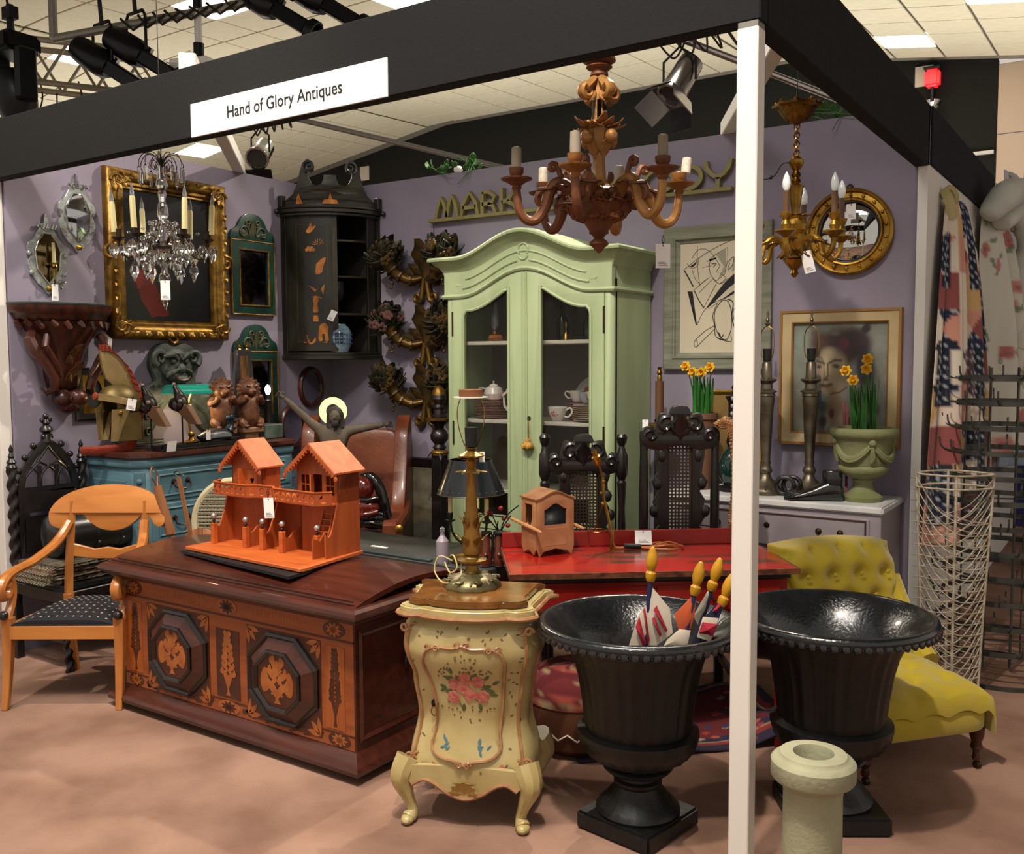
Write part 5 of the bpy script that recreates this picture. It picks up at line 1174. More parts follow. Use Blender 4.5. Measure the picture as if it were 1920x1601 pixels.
for x in (-.093,0,.093):
    g=G()
    for s in (-1,1): g.tube([(x+s*(.046-.08+.08*math.cos(R(a))),-.008,.90+.08*math.sin(R(a))) for a in range(0,66,8)],.007,6)
    g.build('lancet_tracery',m_ebony,t)
    g=G(); 
    for a in (45,135): g.cyl((x-.05*math.cos(R(a)),-.006,.795-.05*math.sin(R(a))),(x+.05*math.cos(R(a)),-.006,.795+.05*math.sin(R(a))),.008,n=6)
    g.build('quatrefoil_tracery',m_ebony,t)
g=G()
for s in (-1,1):
    g.tube([(s*.06,-.008,.93+.07),(s*.0,-.008,1.08)],.008,6); g.tube([(s*.125,-.008,.93),(s*.05,-.008,1.0),(s*.01,-.008,.98)],.008,6)
    for k in range(5):
        p=(L_ if s<0 else Rg)[min(9,1+k*2)]; g.ball((p[0]+s*.012,-.005,p[1]+.012),.017,8,6); 
g.build('crockets',m_ebony,t)
G().lathe([(.03,1.1),(.026,1.13),(.016,1.145),(.034,1.16),(.03,1.175),(.014,1.19),(.022,1.20),(.014,1.22)],12).ball((0,0,1.235),.016,8,6).ball((-.022,0,1.215),.012,8,6).ball((.022,0,1.215),.012,8,6).build('finial',m_ebony,t)
# on the gothic seat
m_kel=[mat('kilim stripe '+str(i),c,.9,0,c2,30,3,st=(1,6,1),bump=.3) for i,(c,c2) in enumerate((('#7a6f5a','#211a18'),('#2a2320','#8a7e66'),('#5a1f1c','#8c8068'),('#1b1a1a','#6d6350')))]
for k in range(4):
    t=thing('folded_kilim',('lowest','second lowest','second highest','topmost')[k]+' of four folded patterned kilims stacked on the gothic chair','textile',(.30+.008*k,.20+.01*(k%2),.427+.026*k),90+3*(k%2),'kilims on the gothic chair')
    W2,D2=.24,.15
    pr_=smooth([(-D2,.002),(0,0),(D2,.002),(D2+.012,.012),(D2,.023),(0,.024),(-D2,.022),(-D2-.006,.012)],3,True)
    G().prism(pr_,2*W2,Matrix(((0,0,1,-W2),(1,0,0,0),(0,1,0,0),(0,0,0,1)))).build('cloth',m_kel[k],t,ang=60)
    g=G()
    for q in range(9):
        x=-W2+.03+q*.055; g.prism([(x,.004),(x+.03,.004),(x+.015,.02)] if k%2 else [(x,.003),(x+.026,.003),(x+.026,.021),(x,.021)],.003,T(0,-D2-.010-.0,0)@FR)
    g.build('woven_pattern',m_kel[(k+1)%4],t)
    g=G(); [g.cyl((s*W2,-D2+.01+j*.02,.01),(s*(W2+.03),-D2+.012+j*.02,.004),.002,n=5) for s in(-1,1) for j in range(14)]; g.build('fringe',mat('wool fringe','#9a9078',.9),t)
m_blea=mat('glossy black leather','#17191a',.28,0,'#222526',12,bump=.15,coat=.4)
t=thing('leather_bag','glossy black leather round bag on the kilims, behind the satin birch armchair','bag',(.32,.25,.535),90)
G().lathe([(.0,-.20),(.09,-.20),(.108,-.19),(.11,-.15),(.11,.15),(.108,.19),(.09,.20),(0,.20)],28,T(0,0,.11)@RY(90)).build('body',m_blea,t,ang=40)
for x in (-.14,.0,.14): G().lathe([(.111,-.012),(.114,-.01),(.114,.01),(.111,.012)],28,T(x,0,.11)@RY(90),cap=False).build('strap',m_blea,t)
G().tube(smooth([(-.07,0,.22),(-.05,0,.25),(.05,0,.25),(.07,0,.22)],4),.008,6).build('handle',m_blea,t)
g=G(); [g.ball((x,-.1,.065),.009,8,6) for x in(-.14,0,.14)]; g.build('buckles',m_chrome,t)
# ================= birch armchair =================
m_birch=wood('satin birch','#ae682c','#c27f3e','x',.3,3,.4,6,.03); m_birz=wood('satin birch legs','#9c5c28','#b57338','z',.3,3,.4,6,.03)
t=thing('birch_armchair','golden birch armchair with scrolled arms and black star patterned seat, at far left','armchair',(.943,-.262,0),33.84)
def sabre(x0,y0,z0,x1,y1,w0,w1): 
    n=8; pts=[(x0+(x1-x0)*(i/n)**2,y0+(y1-y0)*(i/n)**2,z0*(1-i/n)) for i in range(n+1)]
    v=[];f=[]
    for i,(x,y,z) in enumerate(pts):
        w=(w0+(w1-w0)*i/n)/2; v+=[(x-w,y-w,z),(x+w,y-w,z),(x+w,y+w,z),(x-w,y+w,z)]
    for i in range(n): f+=[(i*4+k,i*4+(k+1)%4,(i+1)*4+(k+1)%4,(i+1)*4+k) for k in range(4)]
    f+=[(3,2,1,0),tuple(n*4+k for k in range(4))]; return G().add(v,f)
for s in (-1,1):
    sabre(s*.245,.0,.52 if 0 else .40,s*.25,-.045,.045,.028).build('front_leg',m_birz,t,bev=.003)
    sabre(s*.185,.44,.40,s*.19,.50,.04,.032).build('rear_leg',m_birz,t,bev=.003)
    G().tube([(s*.185,.44,.38),(s*.183,.455,.55),(s*.18,.48,.70),(s*.178,.50,.84)],[.022,.021,.02,.018],4).build('back_post',m_birz,t,ang=20)
    pts=smooth([(s*.182,.47,.74),(s*.205,.38,.66),(s*.235,.22,.605),(s*.25,.08,.59),(s*.25,-.0,.575),(s*.25,-.045,.54),(s*.25,-.035,.50),(s*.25,.0,.495),(s*.25,.02,.52),(s*.25,.01,.545)],6)
    G().tube(pts,[.021]*len(pts),8,flat=1.15).build('scrolled_arm',m_birz,t)
    G().tube(smooth([(s*.25,.04,.575),(s*.25,.055,.52),(s*.25,.045,.46),(s*.25,.015,.41),(s*.25,.0,.385)],5),.020,8).build('arm_support',m_birz,t)
    G().ball((s*.25,-.028,.415),.021,14,10).build('ebonised_ball',m_ebony,t)
G().box(-.255,.255,-.022,.014,.305,.365).build('front_rail',m_birch,t,bev=.003)
for s in (-1,1): G().prism([(s*.235,.01),(s*.262,.01),(s*.205,.45),(s*.178,.45)],.06,T(0,0,.305)).build('side_rail',m_birch,t,bev=.003)
G().box(-.19,.19,.43,.46,.305,.365).build('back_rail',m_birch,t,bev=.003)
def seat(u,v): 
    w=.238-.05*v; x=(u-.5)*2; return Vector((x*w,-.018+.455*v,.365+.05*(1-x**4)*(math.sin(PI*min(1,v+.04)*.97)**.3 if v<1 else .1)))
m_seat=mat('black horsehair','#14161c',.5,0,'#1b1e26',60,bump=.1)
g=G(); g.slab(seat,22,18,(0,0,-.03)); 
so=g.build('seat_pad',m_seat,t,ang=60)
def star(r): return [(r*(1 if i%2==0 else .45)*math.cos(R(90+36*i)),r*(1 if i%2==0 else .45)*math.sin(R(90+36*i))) for i in range(10)]
sv,sf=cut([star(.0062)],.0012); sme=G().add(sv,sf).mesh('star',mat('cream woven star','#a9a390',.7))
def putstar(u,v,front=False):
    if front: p=Vector(((u-.5)*2*.235,-.0195,.352+.03*0)); n=Vector((0,-1,0)); m=T(*p)@FR
    else:
        p=seat(u,v); a=seat(u+.01,v)-p; b=seat(u,v+.01)-p; n=a.cross(b).normalized(); a.normalize(); b=n.cross(a); m=Matrix((a,b,n)).transposed().to_4x4(); m.translation=p
    o=bpy.data.objects.new('star',sme); COL.objects.link(o); o.parent=so; o.matrix_local=m
for j in range(9):
    for i in range(13): putstar(.04+i*.92/12,.07+j*.1)
crest=[(107,985),(108,965),(128,942),(165,926),(212,919),(258,923),(292,936),(313,957),(320,985),(313,996),(302,993),(292,978),(278,973),(264,985),(245,998),(222,1003),(198,999),(180,987),(166,974),(152,974),(141,985),(127,998),(113,994)]
cr=smooth([((x-214)*.00262,(1003-y)*.00262) for x,y in crest],4,True)
vs,fs=cut([cr],.026,.003); vs=[(x,y,z+.25*x*x) for x,y,z in vs]
G().add(vs,fs,T(0,.515,.695)@RX(-8)@FR).build('crest_rail',m_birch,t)
G().prism([(-.17,.0),(-.06,-.0-.012),(.06,-.012),(.17,.0),(.17,.065),(.06,.035),(0,.045),(-.06,.035),(-.17,.065)],.018,T(0,.478,.575)@FR).build('cross_splat',m_birch,t,bev=.003)
# ================= cream cane chair and sporting sticks =================
m_cream=mat('cream chair paint','#bdb391',.5,0,'#a89d7c',8); m_cane=mat('woven cane','#8f8770',.7)
t=thing('cane_bergere','cream painted chair with oval caned back, mostly hidden behind the marquetry chest','chair',(1.02,.60,0),33.84)
v=[];f=[]
oval=[(.185*math.cos(R(a)),.20*math.sin(R(a))) for a in range(0,360,10)]
G().tube([(x,.03*(y/.2),.71+y) for x,y in oval],.018,8,closed=True).build('oval_frame',m_cream,t)
g=G()
for k in range(-9,10):
    u=k*.0185; h=.185*math.sqrt(max(0,1-(u/.175)**2)); g.cyl((u-.003,.0,.71-h),(u-.003,.0,.71+h),.0022,n=4); g.cyl((u+.003,.001,.71-h),(u+.003,.001,.71+h),.0022,n=4)
for k in range(-10,11):
    u=k*.0185; h=.17*math.sqrt(max(0,1-(u/.19)**2)); g.cyl((-h,-.003,.71+u-.003),(h,-.003,.71+u-.003),.0022,n=4); g.cyl((-h,-.004,.71+u+.003),(h,-.004,.71+u+.003),.0022,n=4)
for k in range(-14,15):
    for s in (-1,1):
        c=k*.0262
        if abs(c)<.25:
            a=math.sqrt(max(0,.062-c*c))*.68; p=Vector((c*.7,0,-s*c*.7)); d=Vector((.7,0,s*.7)); q0,q1=p-d*a,p+d*a
            fit=lambda q:q*min(1,.95/max(1e-6,math.hypot(q.x/.18,q.z/.195))); q0,q1=fit(q0),fit(q1); g.cyl((q0.x,.003,.71+q0.z),(q1.x,.003,.71+q1.z),.003,n=4)
g.build('cane_back',m_cane,t,kind='stuff'); G().add(*cut([[(x*.93,y*.93) for x,y in oval]],.002),T(0,.02,.71)@FR).build('cane_lining',mat('linen lining','#7f786a',.9),t)
for s in (-1,1):
    G().tube([(s*.12,.02,.56),(s*.15,.01,.45),(s*.17,.0,.42)],.018,8).build('back_support',m_cream,t); G().tube([(s*.18,.0,.42),(s*.18,.03,0)],[.022,.013],8).build('rear_leg',m_cream,t); G().lathe([(.01,0),(.014,.1),(.022,.33),(.026,.36),(.024,.40)],12,T(s*.2,-.40,0)).build('front_leg',m_cream,t)
G().box(-.22,.22,-.43,.02,.37,.42).build('seat_rail',m_cream,t,bev=.01,seg=2); G().box(-.2,.2,-.41,.0,.42,.46).build('seat_cushion',mat('linen cushion','#7f786a',.9),t,bev=.02,seg=2)
# ================= marquetry chest =================
m_oakd=wood('dark chest oak','#31140d','#4a2116','x',.32,3,.35,8,.05); m_inl=wood('amber inlay wood','#7a3a19','#934c22','x',.34,4,.3,6,.02); m_inz=wood('amber inlay upright','#823f1b','#a0551f','z',.34,4,.3,6,.02)
m_ink2=mat('dark inlay','#33150c',.36,0,'#48200f',20,coat=.3); m_lin=mat('light inlay','#a35d28',.36,0,'#8a4a20',18,coat=.3); m_bmold=mat('black ripple moulding','#0d0a09',.25,coat=.5)
t=thing('marquetry_chest','large dark wooden chest with marquetry front and two octagonal panels, in the foreground','chest',(1.833,.18,0))
YF=-.28
G().box(-.69,.69,YF,.32,.09,.60).build('body',m_oakd,t,bev=.003)
def mould(x0,x1,y0,y1,prof,g):
    v=[];f=[];m=len(prof)
    for sx,sy in ((0,0),(1,0),(1,1),(0,1)):
        for o,z in prof: v.append(((x1+o) if sx else (x0-o),(y1+o) if sy else (y0-o),z))
    for k in range(4):
        l=(k+1)%4
        for i in range(m-1): f.append((k*m+i,l*m+i,l*m+i+1,k*m+i+1))
    f+=[(3*m,2*m,m,0),(m-1,2*m-1,3*m-1,4*m-1)]
    return g.add(v,f)
mould(-.69,.69,YF,.32,[(.0,.035),(.055,.035),(.058,.05),(.05,.062),(.035,.07),(.02,.085),(.0,.098)],G()).build('plinth_moulding',m_oakd,t,ang=25)
for sx in (-1,1):
    for y in (YF+.05,.26): G().lathe([(.03,0),(.045,.012),(.045,.025),(.03,.036)],18,T(sx*.62,y,0)).build('bun_foot',m_oakd,t)
mould(-.69,.69,YF,.32,[(.0,.572),(.03,.578),(.045,.592),(.045,.6)],G()).build('upper_moulding',m_oakd,t,ang=25)
def lid(u,v):
    y=YF-.075+(.60+.15)*v; dome=.045*math.sin(PI*v)**.8; return Vector((-.765+1.53*u,y,.642+dome))
LE=G(); v=[];f=[]
prof=[(.045,.600),(.068,.606),(.075,.618),(.072,.632),(.06,.642),(.03,.648)]
mould(-.69,.69,YF,.32,prof,LE); LE.build('lid_edge',m_oakd,t,ang=25)
G().slab(lambda u,v:Vector((-.735+1.47*u,YF-.045+.69*v,.646+.05*math.sin(PI*v)**.85)),12,20,(0,0,-.02)).build('lid_top',m_oakd,t,ang=60)
for zz in (.0,.02): G().tube([(-.72+zz,YF-.034+zz,.6495+.05*math.sin(PI*max(.012,(.011+zz)/.69))**.85),(.72-zz,YF-.034+zz,.6495+.05*math.sin(PI*max(.012,(.011+zz)/.69))**.85)],.0022,5).build('lid_groove',mat('groove shadow wood','#1f0d09',.5),t)
G().lathe([(.0,0),(.022,0),(.022,.0025),(.018,.003),(0,.003)],20,T(-.165,YF+.055,.667)@RX(8)@S(1,.7,1)).build('lid_escutcheon',m_brass,t)
def plate(pts,mm,nm,th=.003,y=YF,par=t): return G().prism(pts,th,T(0,y,0)@FR).build(nm,mm,par)
def rect(x0,x1,z0,z1): return [(x0,z0),(x1,z0),(x1,z1),(x0,z1)]
plate(rect(-.685,.685,.10,.572),m_inl,'veneer_ground',.0022)
for x0,x1 in ((-.655,-.56),(.545,.64)): plate(rect(x0,x1,.165,.475),m_inz,'stile_panel',.004)
plate(rect(-.07,.07,.165,.445),m_ink2,'centre_panel',.004)
for x in (-.317,.317): plate(rect(x-.205,x+.205,.115,.485),m_ink2,'corner_ground',.0035)
plate(rect(-.685,.685,.497,.505),m_ink2,'stringing',.004); plate(rect(-.685,.685,.150,.156),m_ink2,'stringing',.004)
YG=YF-.004
def motif(cx,cz,w,h,seed,nm,mm,vase=True,par=t,y=YG,sm=1):
    g=G(); r=random.Random(seed); m=T(cx,y,cz)@FR
    L=lambda p,a,l,ww:g.prism([(p[0]+x*math.cos(R(a))-yy*math.sin(R(a)),p[1]+x*math.sin(R(a))+yy*math.cos(R(a))) for x,yy in leafpts(l,ww,4)],.0012+.0003*r.random(),m)
    zb=-h/2
    if vase:
        g.prism([(-w*.12,zb),(w*.12,zb),(w*.06,zb+h*.06),(w*.05,zb+h*.12),(w*.28,zb+h*.32),(-w*.28,zb+h*.32),(-w*.05,zb+h*.12),(-w*.06,zb+h*.06)],.0014,m); z0=zb+h*.3
    else: z0=zb
    n=max(3,int(h/w*3)) if vase else 4
    for k in range(n):
        zz=z0+(h*.5-z0)*(k/n); ll=w*(.52-.22*k/n)
        for s in (0,1):
            a=25+35*k/n+r.uniform(-8,8); L((0,zz),a if s==0 else 180-a,ll,w*.10); q=(ll*.75*math.cos(R(a))*(1 if s==0 else -1),zz+ll*.75*math.sin(R(a)))
            if k%2==0: g.prism([(q[0]+x,q[1]+yy) for x,yy in arc(0,0,w*.11,0,324,9)],.0018,m)
            L(q,(a+60) if s==0 else 120-a,ll*.4,w*.06); L((0,zz),(a-55) if s==0 else 235-a,ll*.5,w*.06)
    L((0,h*.5-w*.45),90,w*.45,w*.16)
    g.build(nm,mm,par)
motif(-.607,.32,.07,.29,1,'stile_marquetry',m_ink2); motif(.592,.32,.07,.29,2,'stile_marquetry',m_ink2); motif(0,.305,.10,.26,3,'centre_marquetry',m_lin)
def oval(cx,cz,rx,rz_,mm,nm,y=YF-.0022,th=.002): return plate([(cx+x,cz+z) for x,z in arc(0,0,rx,0,345,23,rz_)],mm,nm,th,y)
for cx,cz,rx,rz_,mm in ((-.61,.537,.055,.03,m_ink2),(.59,.537,.055,.03,m_ink2),(-.61,.128,.05,.026,m_ink2),(.61,.128,.055,.026,m_ink2),(0,.128,.065,.026,m_lin),(0,.538,.06,.032,m_lin)):
    oval(cx,cz,rx,rz_,mm,'roundel'); k=1 if mm is m_ink2 else 0
    g=G(); m=T(cx,YF-.0042,cz)@FR
    for a in range(0,360,40): g.prism([(x*math.cos(R(a))-y*math.sin(R(a)),(x*math.sin(R(a))+y*math.cos(R(a)))*rz_/rx*1.3) for x,y in leafpts(rx*.75,rx*.14,4)],.001,m)
    g.build('roundel_flower',m_lin if k else m_ink2,t)
for s,x0,x1 in ((1,-.54,-.09),(2,.09,.53)):
    g=G(); r=random.Random(s); m=T(0,YF-.0022,.128)@FR; x=x0
    while x<x1:
        a=r.choice((30,-30,150,210)); p=(x,r.uniform(-.008,.008)); g.prism([(p[0]+u*math.cos(R(a))-v*math.sin(R(a)),p[1]+u*math.sin(R(a))+v*math.cos(R(a))) for u,v in leafpts(.035,.009,4)],.0012,m)
        if r.random()<.45: g.prism([(x+u,v) for u,v in arc(0,0,.011,0,324,9)],.0016,m)
        x+=.019
    g.tube([(x0+(x1-x0)*i/24,YF-.003,.128+.012*math.sin(i*1.1)) for i in range(25)],.0018,4); g.build('border_marquetry',m_ink2,t)
# faded inlaid lettering on the frieze
g=G(); r=random.Random(5)
for x0,x1 in ((-.50,-.12),(.14,.42)):
    x=x0
    while x<x1:
        h=r.choice((.012,.02,.014)); g.prism([(x,-.008),(x+.004,-.008),(x+.006,h),(x+.002,h)],.0008,T(0,YF-.0022,.537)@FR); g.prism(leafpts(.008,.002,3),.0008,T(x+.002,YF-.0022,.537+h*.4)@FR); x+=r.uniform(.011,.018)
g.build('faded_inscription',m_lin,t)
def octa(r,rz_): return [(r*math.cos(R(22.5+45*k))*1.06,rz_*math.sin(R(22.5+45*k))*1.06) for k in range(8)]
for cx in (-.317,.317):
    o=G(); m=T(cx,YF,.30)@FR; v=[];f=[]
    for (r,rz_,h) in ((.196,.178,0),(.196,.178,.012),(.186,.169,.020),(.176,.16,.012)):
        v+=[(x,y,h) for x,y in octa(r,rz_)]
    for j in range(3): f+=[(j*8+k,j*8+(k+1)%8,(j+1)*8+(k+1)%8,(j+1)*8+k) for k in range(8)]
    a=G().add(v,f,m).build('octagon_moulding',m_bmold,t,ang=10)
    v=[];f=[]
    for (r,rz_,h) in ((.178,.162,.010),(.128,.118,.034)): v+=[(x,y,h) for x,y in octa(r,rz_)]
    f=[(k,(k+1)%8,8+(k+1)%8,8+k) for k in range(8)]
    G().add(v,f,m).build('bevelled_octagon',m_oakd,t,ang=10,fix=True)
    v=[];f=[]
    for (r,rz_,h) in ((.13,.12,.030),(.13,.12,.042),(.12,.111,.046),(.11,.102,.036)): v+=[(x,y,h) for x,y in octa(r,rz_)]
    for j in range(3): f+=[(j*8+k,j*8+(k+1)%8,(j+1)*8+(k+1)%8,(j+1)*8+k) for k in range(8)]
    G().add(v,f,m).build('inner_moulding',m_bmold,t,ang=10)
    G().prism(octa(.112,.104),.034,m).build('octagon_panel',m_ink2,t)
    motif(cx,.30,.15,.17,7,'panel_marquetry',m_lin,True,t,YF-.034)
    g=G(); mm_=T(cx,YF-.034,.30)@FR
    for s in (-1,1): g.prism(smooth([(s*.09,.0),(s*.07,.045),(s*.05,.03),(s*.06,.0),(s*.04,-.03),(s*.075,-.05)],3,True),.0012,mm_)
    g.build('bird_marquetry',m_lin,t)
    g=G()
    for sx in (-1,1):
        for sz in (-1,1):
            for a in (10,45,80): g.prism([((sx*(.198-(x*math.cos(R(a))-y*math.sin(R(a))))),sz*(.178-(x*math.sin(R(a))+y*math.cos(R(a))))) for x,y in leafpts(.07,.011,4)],.0012,T(cx,YF-.0035,.30)@FR)
    g.build('corner_marquetry',m_lin,t)
ms=T(.69,0,0)@RZ(90)
for x0,x1,z0,z1 in ((-.24,.28,.15,.52),): G().frame(x1-x0,z1-z0,[(0,0),(0,.006),(.012,.012),(.022,.004),(.022,0)],T(.69,(x0+x1)/2,(z0+z1)/2)@RZ(90)).build('side_panel_moulding',m_oakd,t,ang=20)
G().tube([(.70,.04+y,.36+z) for y,z in arc(0,0,.05,200,-20,14)],.007,6).build('iron_side_handle',m_dk,t)
# ================= chalet model =================
m_ply=wood('orange plywood','#a3481a','#bd6026','x',.55,5,.03,5,.02); m_plyd=wood('red brown plywood','#8f3d17','#a6501f','z',.55,5,.03,5,.02); m_sil=mat('silver ball','#b9b9b6',.3,.8)
tb=tag(G().prism([(-.02,-.10),(.4,-.165),(.74,-.215),(.745,-.12),(.70,.03),(.0,.06)],.012,T(0,0,0)).build('black_board',mat('black board','#17191b',.5,0,bump=.1)),'dark board under the wooden chalet model on the chest','board')
tb.location=(1.42,.11,.6905); tb.rotation_euler=(R(1.2),0,R(2))
t=thing('chalet_model','orange plywood model of two gabled chalets on towers with silver ball posts, on the chest','model',(1.43,.10,.703),2)
G().prism([(-.02,-.075),(.15,-.095),(.735,-.15),(.742,-.13),(.71,.25),(-.01,.25)],.014,T(0,0,-.0)).build('base_board',m_ply,t,bev=.002)
Z0_=.014
def cutyz(pts,th,x,nm,mm=m_plyd): 
    M_=Matrix(((0,0,1,x-th/2),(1,0,0,0),(0,1,0,Z0_),(0,0,0,1))); return G().add(*cut([pts],th),M_).build(nm,mm,t)
conc=lambda y0,y1,z0,z1,n=8:[(y1+(y0-y1)*math.cos(R(90*i/n)),z0+(z1-z0)*(1-math.cos(R(90*i/n)))**1.0) for i in range(n+1)]
def sweep(y0,h0,y1,h1,yb,top):
    """fence board: low at the front, sweeping up to the tower wall"""
    c=[(y0+(y1-y0)*i/10,h0+(h1-h0)*(i/10)**2.6-.018*math.sin(PI*min(1,i/5))) for i in range(11)]
    return [(y0,0)]+c+[(y1,top),(yb,top),(yb,0)]
for x,sw in ((.034,sweep(.045,.085,.13,.26,.15,.26)),(.233,sweep(.045,.08,.16,.10,.17,.10)),(.33,sweep(.045,.08,.15,.26,.16,.26)),(.45,sweep(.045,.075,.16,.10,.17,.10)),(.70,sweep(.03,.10,.13,.36,.235,.36))):
    cutyz(sw,.008,x,'swept_board')
for x,y in ((.034,.04),(.233,.04),(.33,.045),(.45,.04),(.643,.045)):
    G().box(x-.011,x+.011,y-.011,y+.011,Z0_,Z0_+.09).build('post',m_ply,t,bev=.0015)
    G().lathe([(.004,.09),(.005,.097),(.008,.102),(.004,.108)],10,T(x,y,Z0_)).build('post_cap',m_dk,t); G().ball((x,y,Z0_+.121),.0125,14,10).build('silver_ball',m_sil,t)
cutyz([(.0,.0),(.0,.085),(.04,.07),(.07,.1),(.07,0)],.008,.66,'swept_board')
G().box(.0,.70,.235,.243,Z0_,.225).build('back_wall',m_plyd,t)
for x0,x1,yf in ((.035,.24,.15),(.47,.70,.13)): G().box(x0,x1,yf,yf+.008,Z0_,.225).build('tower_front',m_plyd,t)
G().box(.235,.243,.155,.24,Z0_,.37).build('tower_side',m_plyd,t); G().box(.47,.478,.13,.24,Z0_,.225).build('tower_side',m_plyd,t); G().box(.028,.036,.13,.24,Z0_,.225).build('tower_side',m_plyd,t)
# stairs
for s in (0,.035): G().prism([(.06,Z0_),(.075,Z0_),(.155,.225),(.14,.225)],.004,Matrix(((0,0,1,.60+s*1.6),(1,0,0,0),(0,1,0,0),(0,0,0,1)))).build('stair_stringer',m_ply,t)
for k in range(8): G().box(.604,.656,.065+k*.0105,.082+k*.0105,.035+k*.024,.039+k*.024).build('stair_tread',m_ply,t)
fl=[(-.03,.14),(.0,.075),(.22,.055),(.265,.085),(.36,.085),(.40,.045),(.655,.025),(.70,.075),(.70,.245),(-.02,.245)]
G().prism(fl,.006,T(0,0,.225)).build('balcony_floor',m_ply,t)
rail=[(-.03,.14),(.0,.075),(.22,.055),(.265,.085),(.36,.085),(.40,.045),(.655,.025),(.70,.075)]
for (xa,ya),(xb,yb) in zip(rail[:-1],rail[1:]):
    L=math.hypot(xb-xa,yb-ya); n=max(1,int(L/.036)); loops=[[(0,0),(L,0),(L,.052),(0,.052)]]
    for k in range(n):
        c=(k+.5)*L/n; h=min(.016,L/n*.42)
        loops.append([(c-h+.0,.026)]+[(c+h*math.cos(R(a)),.026+.018*math.sin(R(a))) for a in range(170,9,-20)]+[(c+h*.45*math.cos(R(a)),.026+.009*math.sin(R(a))) for a in range(10,171,20)])
        loops.append([(c+h*.8*math.cos(R(a)),.020+.013*math.sin(R(a))) for a in range(195,346,20)]+[(c+h*.3*math.cos(R(a)),.02+.006*math.sin(R(a))) for a in range(345,194,-20)])
    m=T(xa,ya,.228)@RZ(math.degrees(math.atan2(yb-ya,xb-xa)))
    G().add(*cut(loops,.004),m@T(0,.002,0)@FR).build('fretwork_panel',m_plyd,t)
    G().box(-.002,L+.002,-.005,.005,.052,.056,m).build('handrail',m_ply,t)
def house(x0,x1,y0,y1,ze,zr,win):
    xm=(x0+x1)/2; z0=.231; w=x1-x0
    fp=[(0,0),(w,0),(w,ze-z0),(w/2,zr-z0-.008),(0,ze-z0)]
    holes=[]
    if win: holes=[[(w*.10,.03),(w*.30,.03),(w*.30,.11),(w*.10,.11)],[(w*.40,.004),(w*.62,.004),(w*.62,.115),(w*.40,.115)],[(w*.72,.03),(w*.92,.03),(w*.92,.11),(w*.72,.11)]]
    else: holes=[[(w*.50,.004),(w*.82,.004),(w*.82,.105),(w*.50,.105)]]
    G().add(*cut([fp]+holes,.006),T(x0,y0+.006,z0)@FR).build('gable_wall',m_plyd,t); G().add(*cut([fp],.006),T(x0,y1,z0)@FR).build('gable_wall',m_plyd,t)
    side=[(0,0),(y1-y0,0),(y1-y0,ze-z0),(0,ze-z0)]
    for x,hs in ((x0,[]),(x1-.006,[] if win else [[(.04,.02),(.09,.02),(.09,.10),(.04,.10)]])): G().add(*cut([side]+hs,.006),Matrix(((0,0,1,x),(1,0,0,y0),(0,1,0,z0),(0,0,0,1)))).build('side_wall',m_plyd,t)
    if win:
        for a in (.10,.72): g=G(); g.box(x0+w*(a+.095),x0+w*(a+.105),y0,y0+.005,z0+.03,z0+.11).box(x0+w*a,x0+w*(a+.2),y0,y0+.005,z0+.068,z0+.072); g.build('glazing_bar',m_plyd,t)
        G().box(0,.03,0,.003,0,.108,T(x0+w*.40,y0,z0+.005)@RZ(-70)).build('open_door',m_ply,t)
    else:
        G().add(*cut([[(0,0),(.062,0),(.062,.1),(0,.1)],smooth([(.031,.04),(.043,.058),(.037,.068),(.031,.062),(.025,.068),(.019,.058)],3,True)],.003),T(x0+w*.505,y0+.002,z0+.004)@FR).build('heart_door',m_ply,t)
        G().box(x0+w*.38,x0+w*.40,y0-.03,y0,z0,z0+.11).build('porch_screen',m_ply,t)
    ov=.028; yo=.045; dx=w/2+ov; sl=(zr-ze)/(w/2); zl=zr-sl*dx
    for s in (-1,1):
        g=G(); v=[(xm,y0-yo,zr),(xm+s*dx,y0-yo,zl),(xm+s*dx,y1+.01,zl),(xm,y1+.01,zr)]; v+=[(x,y,z+.007) for x,y,z in v]
        g.add(v,[(0,1,2,3),(4,7,6,5),(0,4,5,1),(1,5,6,2),(2,6,7,3),(3,7,4,0)]); g.build('roof_slope',m_ply,t)
        n=10; L=math.hypot(dx,zr-zl); top=[(0,0),(L,0)]; zig=[]
        for k in range(n,0,-1): zig+=[(L*k/n,-.010),(L*(k-.35)/n,-.022),(L*(k-.65)/n,-.013)]
        lp=[(0,.004),(L,.004)]+zig+[(0,-.012)]; a=math.degrees(math.atan2(zl-zr,dx))
        m=T(xm,y0-yo,zr)@(RY(-a) if s>0 else (S(-1,1,1)@RY(-a)))
        G().add(*cut([lp],.004),m@FR).build('barge_board',m_plyd,t); G().ball((xm+s*(dx+.002),y0-yo,zl-.018),(.011,.003,.012),10,6).build('barge_drop',m_plyd,t)
house(.045,.235,.14,.235,.375,.465,0); house(.48,.704,.105,.235,.378,.472,1)
p_=T(1.43,.10,.703)@RZ(2)@Vector((.40,.015,.245))
price_tag(tuple(p_),'large white price tag hanging in the middle of the chalet balcony',20,drop=.04,w=.045,h=.085,ry=-3)
